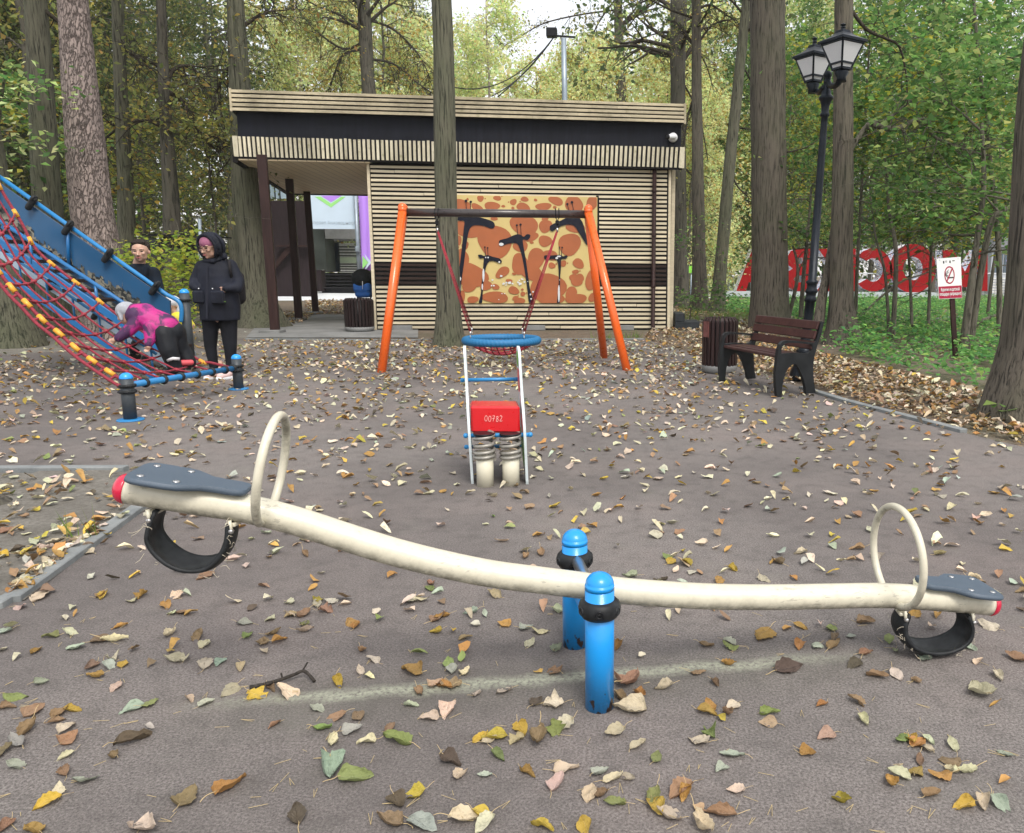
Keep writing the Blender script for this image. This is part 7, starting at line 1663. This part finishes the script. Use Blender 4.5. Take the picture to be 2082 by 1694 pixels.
# smaller child in yellow peering past the post
Yc = 10.62; px_ = lambda x, y, dy=0.0: HY(x, y, Yc+dy); b = G(363, 745); t = thing('person', 'toddler in a yellow jacket and white hat peering round the slide end', 'person', (px_(362, 740).x, Yc, 0))
body = MB(); hs = .24; hc_ = px_(349, 622); P, R_ = face(t, body, hc_, hs, -.3, .05); q1 = px_(360, 700); body.cap(px_(354, 634), .05, px_(358, 650), .06); body.cap(px_(360, 655), .09, px_(362, 700), .10)
fl, fr_ = Vector((q1.x-.06, Yc, .06)), Vector((q1.x+.08, Yc, .06)); body.cap(px_(357, 700), .06, fl, .045); body.cap(px_(366, 700), .06, fr_, .045); hand(body, px_(392, 660, -.05), Vector((.2, -.3, -1)), 1, .05, .5)
organic(body, 'body', M_SKIN, t, .009, 3); features(t, P, R_, hs)
ht = MB(); ht.sphere(P(0, .07, .2), (.42*hs, .46*hs, .37*hs), M=R_); ht.cap(P(.36, .1, .1), .08*hs, P(.33, .08, -.3), .1*hs); organic(ht, 'hat', mat('white_knit', (.60, .62, .66), .9, var=.1, bump=.3, bs=60), t, .01, 3)
M_YJ = mat('yellow_jacket', (.75, .66, .05), .6, var=.15, vs=5, bump=.5, bs=10, bd=.02)
jk = MB(); jk.cap(px_(362, 652), .12, px_(364, 705), .14); jk.cap(px_(376, 650), .07, px_(388, 662, -.03), .055); jk.cap(px_(352, 652), .07, px_(348, 675, -.05), .055); organic(jk, 'jacket', M_YJ, t, .013, 4)
tr = MB(); tr.cap(px_(357, 705), .09, fl+Vector((0, 0, .04)), .06); tr.cap(px_(367, 705), .09, fr_+Vector((0, 0, .04)), .06); organic(tr, 'trousers', M_TROU, t, .014, 3)
for f in (fl, fr_): mb = MB(); mb.cap(f+Vector((0, .04, -.02)), .04, f+Vector((0, -.08, -.02)), .038); mb.build('shoe', M_BMET, t)

# ================================================================== FALLEN LEAVES
def leaf_geo(kind, seed):
    r = np.random.default_rng(seed); nu, nv = 11, 7; V = np.zeros((nu, nv, 3)); curlS = r.uniform(.15, 2.0)*(1 if r.random() < .75 else -.6); curlL = r.uniform(-.6, 1.3); tw = r.normal()*.4; ph = r.uniform(0, 6, 4)
    for i in range(nu):
        t = i/(nu-1)
        if kind == 0: w = .40*math.sin(PI*min(1, t**.72))**.8*(1-.25*t)
        elif kind == 1: w = .5*math.sin(PI*t**.62)**.6*(1-.45*t)
        elif kind == 2: w = .30*math.sin(PI*t**.9)**.8
        else: w = .46*math.sin(PI*t**.75)**.7*(1+.38*math.cos(t*15+.4))
        w = max(w, .004); w *= 1+.10*math.sin(t*34+ph[0])
        for j in range(nv):
            s = (j/(nv-1)-.5)*2; a = s*curlS*.9
            if abs(curlS) > .05: y = w*math.sin(a)/curlS/.9; z = w*(1-math.cos(a))/abs(curlS)/.9*(1 if curlS > 0 else -1)
            else: y, z = w*s, 0
            b_ = curlL*(t-.45); x = math.sin(b_)/curlL if abs(curlL) > .05 else t-.45; zl = (1-math.cos(b_))/curlL if abs(curlL) > .05 else 0
            zz = z+zl+.035*math.sin(t*9+ph[1]+s*2)+.03*math.sin(s*5+ph[2]+t*6)+.018*r.normal()-.012*abs(math.sin(t*20))*(1-abs(s)); th = tw*(t-.5); V[i, j] = (x, y*math.cos(th)-zz*math.sin(th), y*math.sin(th)+zz*math.cos(th))
    vs = V.reshape(-1, 3); fs = [(i*nv+j, i*nv+j+1, (i+1)*nv+j+1, (i+1)*nv+j) for i in range(nu-1) for j in range(nv-1)]
    uv = [(i/(nu-1), j/(nv-1)) for i in range(nu) for j in range(nv)]
    mb = MB(); base = Vector(vs[nv//2]); d = Vector((-1, r.normal()*.5, r.uniform(-.1, .6))).normalized(); pts = [base+Vector((.08, 0, 0))]; q = base
    for k in range(5): pts.append(q.copy()); d = (d+Vector((0, r.normal()*.2, r.normal()*.15-.05))).normalized(); q = q+d*.10
    mb.tube(pts, .011, n=4)
    nb = len(vs); vs = np.concatenate([vs, np.array(mb.v)]); allf = fs+[tuple(i+nb for i in f) for f in mb.f]; vs[:, 2] -= np.percentile(vs[:nb, 2], 4); vs[:, 2] = np.maximum(vs[:, 2], .0)+.01
    return vs, allf, len(fs), uv
g = NG('fallen_leaf'); oi = g.N.new('ShaderNodeObjectInfo'); uvn = g.N.new('ShaderNodeUVMap'); s_ = g.sep(uvn.outputs[0])
def leafshade(g, colr, stem=False):
    rnd = oi.outputs['Random'] if g is gl0 else None
    return colr
acr = g.math('ABSOLUTE', g.math('SUBTRACT', s_[1], .5)); vein = g.math('FRACT', g.math('MULTIPLY', g.math('SUBTRACT', s_[0], g.math('MULTIPLY', acr, .9)), 7.0))
vm = g.ramp(vein, [(0, 1), (.12, 0), (.9, 0), (1, 1)]); mid = g.ramp(acr, [(0, 1), (.035, 0)]); vv = g.math('MAXIMUM', g.math('MULTIPLY', vm, .5), mid)
n1 = g.noise(g.mapping((1, 1, 1)), 3.0, 5, .65); add_ = g.N.new('ShaderNodeVectorMath'); add_.operation = 'ADD'; g.link(g.tc.outputs['Object'], add_.inputs[0]); g.link(oi.outputs['Random'], add_.inputs[1])
n2 = g.noise(add_.outputs[0], 6, 5, .7)
c = oi.outputs['Color']; hs_ = g.N.new('ShaderNodeHueSaturation'); hs_.inputs['Value'].default_value = .58; hs_.inputs['Saturation'].default_value = 1.1; g.link(c, hs_.inputs['Color'])
c1 = g.mix(g.ramp(n2, [(.50, 0), (.66, .8)]), c, hs_.outputs[0]); hs2 = g.N.new('ShaderNodeHueSaturation'); hs2.inputs['Value'].default_value = 1.25; hs2.inputs['Saturation'].default_value = .8; g.link(c1, hs2.inputs['Color'])
c2 = g.mix(g.math('MULTIPLY', vv, .6), c1, hs2.outputs[0]); M_FL = g.out(c2, .62, g.bump(g.math('ADD', vv, n2), .5, .03)); tr_ = g.N.new('ShaderNodeBsdfTranslucent'); g.link(c2, tr_.inputs[0]); mx = g.N.new('ShaderNodeMixShader'); mx.inputs[0].default_value = .18
g.link(g.b.outputs[0], mx.inputs[1]); g.link(tr_.outputs[0], mx.inputs[2]); g.link(mx.outputs[0], g.N['Material Output'].inputs[0])
M_LSTEM = mat('leaf_stalk', (.50, .38, .20), .7)
GEO = [leaf_geo(k % 4 if k % 4 != 3 or k < 8 else 0, 200+k) for k in range(30)]
VAR = []
for k, (vs, fs, nf, uv) in enumerate(GEO):
    me = bpy.data.meshes.new('leaf'); me.from_pydata(vs.tolist(), [], fs); me.materials.append(M_FL); me.materials.append(M_LSTEM)
    me.polygons.foreach_set('material_index', [0]*nf+[1]*(len(fs)-nf)); me.polygons.foreach_set('use_smooth', [True]*len(fs))
    ul = me.uv_layers.new(name='UVMap'); li = np.zeros(len(me.loops), int); me.loops.foreach_get('vertex_index', li)
    UV = np.array(uv+[(.5, .5)]*(len(vs)-len(uv))); ul.data.foreach_set('uv', UV[li].astype(np.float32).ravel()); VAR.append(me)
LC = {'w': ('cream', (.61, .54, .39)), 'g': ('pale grey-green', (.40, .43, .35)), 'y': ('yellow', (.52, .38, .06)), 'o': ('ochre', (.42, .24, .07)), 'b': ('brown', (.30, .20, .115)), 'd': ('blackish', (.10, .08, .055)), 'n': ('green', (.22, .26, .09)), 'p': ('pinkish tan', (.47, .37, .25))}
LIST = []
def add_list(ox, oy, s, txt):
    for it in txt.split():
        x, y, c_ = it.split(','); big = c_[1:] ; LIST.append((ox+float(x)/s, oy+float(y)/s, c_[0], {'': 1.0, 'B': 1.5, 's': .6}[big]))
add_list(0, 1200, 2.974, "240,50,wB 130,110,w 440,115,w 390,180,w 455,155,os 310,285,n 430,270,w 455,355,gB 610,310,bB 680,315,wB 215,375,o 100,418,ws 810,368,b 730,225,o 1025,275,w 1200,285,b 1240,335,w 1055,350,o 1035,380,os 1055,425,wB 1115,425,w 1240,455,wB 1330,440,g 1455,475,p 680,425,w 655,468,g 745,455,y 550,470,b 580,530,oB 915,458,bs 705,590,w 245,565,g 85,655,n 40,715,b 200,740,b 435,730,y 360,750,b 340,800,b 170,855,bB 400,845,w 105,930,gB 410,912,b 400,1010,w 95,1070,g 390,1105,b 510,1160,g 355,1220,w 295,1290,y 1140,668,w 1245,690,w 1390,615,p 805,720,g 905,695,n 790,920,dB 905,838,gs 690,1010,b 1130,1270,bB 1390,1200,oB 1800,1370,dB 880,1450,wB 1550,640,y 1635,600,b 1735,630,wB 1920,725,g 1665,820,b 2040,775,b 1945,845,n 2010,925,w 1990,1080,gB 2045,565,y 1475,205,g 1840,210,n 1840,250,p 1495,285,n 1655,270,b 1590,325,b 1690,312,o 1600,375,w 1625,65,w 1420,78,w 1070,38,w 800,70,w 860,40,o 1040,145,w 1100,140,b 1635,180,w 1750,155,w 1840,150,b 1915,95,w 1965,130,b 20,260,g 5,370,w 70,240,w 0,990,b 30,1440,b 200,1460,o")
add_list(700, 1250, 2.974, "40,55,o 70,75,o 215,38,n 850,10,g 790,72,w 975,60,o 1095,90,g 1180,110,w 560,110,y 660,110,y 730,148,b 105,225,b 175,280,w 450,240,n 1125,180,w 95,348,w 150,382,ws 415,350,oB 630,305,n 660,340,g 710,275,n 730,230,o 735,355,w 1290,220,g 1175,350,os 1280,350,b 1655,195,o 1800,260,w 1725,420,bB 1940,445,w 1790,485,o 1670,510,b 1730,575,wB 550,430,p 610,440,o 650,430,b 450,475,b 805,488,w 970,470,w 400,555,g 620,590,w 520,630,w 1160,535,d 1270,545,w 85,620,b 45,705,g 265,700,b 140,775,w 325,770,nB 820,755,y 870,770,w 915,745,y 1070,695,y 1175,760,bB 1280,705,nB 1330,675,w 1040,765,p 925,860,n 640,890,d 1640,720,p 1770,800,w 1880,880,n 60,990,nB 700,985,w 855,978,gs 1105,965,o 1335,945,w 1285,1030,w 1545,965,g 1620,1000,w 1720,995,w 1485,1095,w 1555,1095,b 1640,1145,n 1870,1110,nB 1890,1170,y 2040,1070,bB 1960,1230,w 430,1090,y 320,1140,d 280,1260,bB 465,1275,gB 730,1240,wB 830,1210,y 850,1270,w 1190,1295,y 1460,1280,y")
add_list(1382, 1250, 2.974, "275,30,b 510,130,oB 650,90,o 725,75,o 850,75,w 915,90,n 935,145,b 155,190,b 300,165,g 310,205,n 725,190,o 830,195,g 935,195,bB 1035,135,gs 1120,50,b 1265,165,n 1305,225,w 1520,85,w 1745,200,g 1865,75,wB 1485,275,g 1810,292,w 2035,270,b 295,305,o 650,330,dB 110,355,b 215,420,b 1120,240,b 1055,305,d 1190,375,bB 1310,368,w 1430,405,b 1925,380,w 1820,475,wB 1900,565,os 180,560,o 160,595,o 320,560,w 300,605,b 250,635,ys 860,548,o 1070,535,b 1110,645,w 540,600,n 540,660,p 190,730,n 120,775,w 325,860,g 250,935,g 885,735,p 770,840,o 1345,765,n 1400,760,y 1440,785,o 1500,760,w 1500,820,w 1650,800,w 1965,850,g 1450,885,b 1430,965,o 1640,900,b 1650,950,w 1740,960,wB 1580,985,o 1330,975,w 1280,1025,o 345,1070,w 20,1090,o 990,1135,y 1520,1095,b 1725,1165,y 1835,1150,w 1935,1150,g 1965,1020,os 250,1210,bB 120,1180,bs 130,1290,wB")
rl = np.random.default_rng(77)
items = []
for (x, y, c_, s) in LIST:
    p = G(x, y); items.append([p.x, p.y, c_, .055*s*rl.uniform(.8, 1.15), 0.0])
def rcol(): return rl.choice(list('wgyobdnp'), p=[.42, .06, .08, .15, .21, .03, .02, .03])
def scatter(poly, n, smin, smax, z=0.0, layer=0.0):
    for q in sample_poly(poly, n): items.append([q[0], q[1], rcol(), rl.uniform(smin, smax), z+rl.random()*layer])
rubp = rub
cl_ = 0
def keep_out(p): return False
def density_sc(pxpoly, n, smin=.036, smax=.072, clump=.5):
    poly = poly_px(pxpoly); seeds = sample_poly(poly, max(4, n//7)); k = 0
    while k < n:
        if rl.random() < clump: s = seeds[rl.integers(0, len(seeds))]; q = s+rl.normal(size=2)*.13
        else: q = sample_poly(poly, 1)[0]
        items.append([q[0], q[1], rcol(), rl.uniform(smin, smax), 0.0]); k += 1
density_sc([(330, 1040), (700, 1060), (2150, 1060), (2150, 1255), (30, 1255)], 230, .04, .07, .35)
density_sc([(-100, 880), (2150, 880), (2150, 1060), (330, 1060), (250, 950), (-100, 950)], 620, .038, .07, .4)
density_sc([(-100, 790), (1700, 790), (2000, 880), (-100, 880)], 1250, .038, .072, .45)
density_sc([(-100, 735), (1560, 745), (1680, 790), (-100, 790)], 1500, .042, .078, .45)
density_sc([(500, 692), (1310, 692), (1420, 720), (1560, 750), (400, 745)], 2100, .045, .08, .5)
density_sc([(0, 642), (480, 642), (480, 740), (0, 740)], 1100, .05, .08, .5)
density_sc([(-60, 970), (235, 963), (300, 1020), (240, 1050), (40, 1215), (-60, 1222)], 150, .04, .07, .6)
density_sc([(180, 1090), (240, 1050), (40, 1215), (10, 1215)], 60, .04, .07, .3)
for it in items:
    if in_poly(np.array([[it[0], it[1]]]), bedP)[0]: it[4] = .02
ind_ = sorted(range(len(items)), key=lambda i: items[i][0]**2+items[i][1]**2-(0))
vis = []
for i in ind_:
    x, y = proj(Vector((items[i][0], items[i][1], 0)))
    if 0 < x < PW and 0 < y < PH and items[i][1] > .3: vis.append(i)
order = sorted(vis, key=lambda i: -items[i][3]/max(.3, dep(Vector((items[i][0], items[i][1], 0)))))
indiv = set(order[:300])
def where(x, y):
    px, py = proj(Vector((x, y, 0)))
    if in_poly(np.array([[x, y]]), bedP)[0]: return 'on the dry soil bed at the left'
    if py > 1520: return 'near the bottom left edge' if px < 500 else 'at the bottom, left of centre' if px < 950 else 'at the bottom, below the front seesaw post' if px < 1500 else 'near the bottom right corner'
    if py > 1330: return 'in the left foreground, by the black twig' if px < 700 else 'along the mossy joint, left of the seesaw posts' if px < 1150 else 'just right of the front seesaw post' if px < 1450 else 'in the right foreground below the seesaw beam'
    if py > 1180: return 'below the left seesaw seat' if px < 700 else 'behind the mossy joint, left of the blue posts' if px < 1180 else 'between the blue posts and the right seat' if px < 1800 else 'under the right-hand tyre bumper'
    return 'behind the raised left seat' if px < 700 else 'behind the middle of the seesaw beam' if px < 1300 else 'behind the right half of the seesaw beam'
shp = ['pointed', 'broad', 'narrow', 'lobed']
for n_, i in enumerate(indiv):
    x, y, cc, s, z = items[i]; k = int(rl.integers(0, 30)); o = bpy.data.objects.new('fallen_leaf', VAR[k]); C.objects.link(o)
    kind = k % 4 if k % 4 != 3 or k < 8 else 0
    o.location = (x, y, z+.002); o.rotation_euler = (rl.normal()*.18+(PI if rl.random() < .0 else 0), rl.normal()*.18, rl.uniform(0, 2*PI)); sc_ = s*rl.uniform(1.0, 1.25); o.scale = (sc_, sc_, sc_*rl.uniform(.7, 1.2))
    nm, col = LC[cc]; col = np.clip(np.array(col)*(1+.12*rl.normal())*(1+.06*rl.normal(size=3)), .01, .9); o.color = (*col, 1)
    size = 'large' if s > .08 else 'small' if s < .045 else 'curled'
    w_ = where(x, y); tag(o, f'{size} {nm} {shp[kind]} fallen leaf {w_}', 'leaf', f'{nm} fallen leaves {w_}')
# the rest of the fallen leaves: one object
g = NG('fallen_leaf_mass'); a_ = g.attr('tint'); n2 = g.noise(g.mapping(), 45, 4, .7); c = g.mix(g.ramp(n2, [(.48, 0), (.66, .6)]), a_, g.mix(.65, a_, (.06, .035, .02)))
M_FLM = g.out(c, .65); tr_ = g.N.new('ShaderNodeBsdfTranslucent'); g.link(c, tr_.inputs[0]); mx = g.N.new('ShaderNodeMixShader'); mx.inputs[0].default_value = .15; g.link(g.b.outputs[0], mx.inputs[1]); g.link(tr_.outputs[0], mx.inputs[2]); g.link(mx.outputs[0], g.N['Material Output'].inputs[0])
LOW = []
for vs, fs, nf, uv in GEO:
    v = vs[:77].reshape(11, 7, 3); v = v[[0, 2, 5, 8, 10]][:, [0, 3, 6]].reshape(-1, 3); f = [(i*3+j, i*3+j+1, (i+1)*3+j+1, (i+1)*3+j) for i in range(4) for j in range(2)]; LOW.append((v, np.array(f)))
def leaf_mass(name, its, label):
    n = len(its); V = np.zeros((n, 15, 3)); T = np.zeros((n, 15, 4), np.float32); T[..., 3] = 1; rq = np.random.default_rng(3)
    F = LOW[0][1]
    for k, (x, y, cc, s, z) in enumerate(its):
        v = LOW[rq.integers(0, 20)][0]*s*rq.uniform(1, 1.3); a = rq.uniform(0, 2*PI); tx, ty = rq.normal()*.3, rq.normal()*.3
        ca, sa = math.cos(a), math.sin(a); X = v[:, 0]*ca-v[:, 1]*sa; Y = v[:, 0]*sa+v[:, 1]*ca; Z = v[:, 2]+X*tx+Y*ty; Z = Z-Z.min()+.003
        V[k] = np.stack([X+x, Y+y, Z+z], 1); T[k, :, :3] = np.clip(np.array(LC[cc][1])*(1+.16*rq.normal())*(1+.06*rq.normal(size=3)), .01, .9)
    Fa = (F[None]+(np.arange(n)*15)[:, None, None]).reshape(-1, 4); me = bpy.data.meshes.new(name); me.vertices.add(n*15); me.vertices.foreach_set('co', V.astype(np.float32).ravel())
    me.loops.add(len(Fa)*4); me.loops.foreach_set('vertex_index', Fa.astype(np.int32).ravel()); me.polygons.add(len(Fa)); me.polygons.foreach_set('loop_start', np.arange(0, len(Fa)*4, 4, dtype=np.int32)); me.update()
    at = me.attributes.new('tint', 'FLOAT_COLOR', 'POINT'); at.data.foreach_set('color', T.ravel()); me.materials.append(M_FLM); me.polygons.foreach_set('use_smooth', [True]*len(me.polygons)); me.validate()
    o = bpy.data.objects.new(name, me); C.objects.link(o); tag(o, label, None, None, 'stuff')
leaf_mass('scattered_leaves', [items[i] for i in range(len(items)) if i not in indiv], 'smaller fallen leaves scattered over the playground')
lit_items = []
def lscat(pxpoly, n, smin, smax, layer, brown=True):
    for q in sample_poly(poly_px(pxpoly), n):
        c_ = rl.choice(list('wobpdy'), p=[.30, .14, .34, .14, .05, .03]); lit_items.append([q[0], q[1], c_, rl.uniform(smin, smax), rl.random()*layer])
lscat([(1400, 722), (1560, 760), (1640, 785), (1960, 872), (2100, 905), (2150, 840), (2000, 800), (1850, 762), (1700, 730), (1600, 700), (1440, 690)], 4200, .045, .085, .03)
lscat([(1310, 692), (1400, 716), (1600, 716), (1600, 650), (1340, 655)], 2200, .05, .085, .03)
lscat([(1370, 648), (1600, 640), (1600, 608), (1370, 612)], 2600, .06, .1, .03)
lscat([(1600, 700), (2300, 800), (2300, 612), (1500, 614)], 5500, .05, .09, .02)
lscat([(620, 640), (760, 640), (760, 611), (620, 611)], 1300, .06, .1, .02); lscat([(560, 666), (612, 660), (640, 640), (560, 636)], 260, .06, .09, .05)
lscat([(-400, 700), (500, 660), (520, 606), (-400, 606)], 4500, .06, .11, .03)
lscat([(2050, 880), (2400, 960), (2400, 860), (2100, 850)], 300, .045, .08, .02)
leaf_mass('leaf_litter', lit_items, 'thick brown leaf litter under the trees beside the playground')
# leaves lying on the roof edge and on the bench seat
# pine needles
mb = MB(); mb.smooth = False
for _ in range(150):
    q = G(rl.uniform(0, 2082), rl.uniform(1230, 1694)); a = rl.uniform(0, 2*PI); L = rl.uniform(.02, .045); e = Vector((math.cos(a), math.sin(a), 0)); z = Vector((0, 0, .004)); mb.tube([q+z, q+e*L+z*1.5], .0007, n=4)
    if rl.random() < .5: e2 = Vector((math.cos(a+.25), math.sin(a+.25), 0)); mb.tube([q+z, q+e2*L+z], .0007, n=4)
tag(mb.build('pine_needles', mat('dry_needle', (.42, .33, .17), .8)), 'dry pine needles strewn over the rubber floor', None, None, 'stuff')
# black twig in the foreground
pts = [G(508, 1405)+Vector((0, 0, .012)), G(545, 1398)+Vector((0, 0, .014)), G(575, 1390)+Vector((0, 0, .016)), G(600, 1383)+Vector((0, 0, .02)), G(620, 1380)+Vector((0, 0, .026)), G(640, 1390)+Vector((0, 0, .008))]
mb = MB(); P = spl(pts, 5); mb.tube(P, [.0065*(1+.25*mnoise.noise((i*.7, 0, 0)))*(1-.25*i/len(P)) for i in range(len(P))], n=8); mb.tube([P[19], P[19]+Vector((.01, .02, .02))], .003, n=5); mb.tube([P[10], P[10]+Vector((-.01, .015, .012))], .003, n=5)
tag(mb.build('twig', mat('charred_twig', (.035, .030, .026), .8, var=.5, vs=80, bump=.8, bs=200, bd=.003), None, tuple(P[10])), 'short black twig lying among leaves in the left foreground', 'twig')
# fallen branch in the weeds and long dead bough in front of the letters
tb = G(1975, 668); mb = MB(); mb.tube(spl([HY(1975, 672, tb.y), HY(1992, 655, tb.y-.1), HY(2015, 645, tb.y), HY(2060, 628, tb.y+.1)], 5), [.05-.001*i for i in range(16)], n=8, caps=True); tag(mb.build('fallen_branch', M_STEM, None, tuple(tb)), 'crooked fallen branch among the weeds left of the massive trunk', 'branch')
tb = G(1745, 650); Yb_ = tb.y; mb = MB(); P = spl([HY(1742, 652, Yb_), HY(1790, 605, Yb_), HY(1835, 572, Yb_-.1), HY(1870, 560, Yb_-.1), HY(1905, 548, Yb_), HY(1965, 540, Yb_)], 6); mb.tube(P, [.035-.0007*i for i in range(len(P))], n=7); mb.tube([P[10], P[10]+Vector((-.25, .1, -.3))], .012, n=5); mb.tube([P[18], P[18]+Vector((-.2, .1, -.45))], .01, n=5)
tag(mb.build('dead_bough', M_STEM, None, tuple(P[0])), 'long thin dead bough arching behind the no-smoking sign', 'branch')
mb = MB(); q = G(-15, 1030)+Vector((0, .0, .0)); mb.lathe([(.17, -.02), (.13, .02), (.09, .05), (.02, .07)], q+Vector((-.05, 0, 0)), n=20); tag(mb.build('stump', M_BARKD, None, tuple(q)), 'low dark root stub at the left edge of the soil bed', 'stump')
# small plant at the foot of the massive trunk
q = G(2035, 862); mb = MB(); [mb.tube([q, q+Vector(v)], .004, n=5) for v in ((-.06, -.02, .16), (.08, -.03, .13), (.0, .03, .1))]; t = thing('seedling', 'small maple seedling at the foot of the massive right trunk', 'plant', tuple(q)); mb.build('stalk', M_STEM, t)
P = np.array([[q.x-.08, q.y-.02, .16], [q.x-.03, q.y-.04, .17], [q.x-.10, q.y+.02, .17], [q.x+.09, q.y-.03, .13], [q.x+.12, q.y+.0, .12], [q.x+.03, q.y+.03, .10]]); me = leaf_mesh('leaves', P, .11, pal(6, GREEN), M_LEAF, up=2, aspect=.9, off=LOC[t.name], seed=3); o = bpy.data.objects.new('leaves', me); C.objects.link(o); o.parent = t
# ================================================================== thin woodland haze
hz = MB(); hz.box((0, 42, 14.5), (210, 110, 31.2)); ho = hz.build('haze', [])
hm = bpy.data.materials.new('haze_air'); hm.use_nodes = True; _n = hm.node_tree.nodes; _n.remove(_n['Principled BSDF'])
pv = _n.new('ShaderNodeVolumePrincipled'); pv.inputs['Color'].default_value = (.92, .96, .92, 1); pv.inputs['Density'].default_value = .0004
hm.node_tree.links.new(pv.outputs[0], _n['Material Output'].inputs['Volume']); ho.data.materials.append(hm)
tag(ho, 'thin pale haze between the trees', None, None, 'stuff')
scene.cycles.volume_bounces = 1
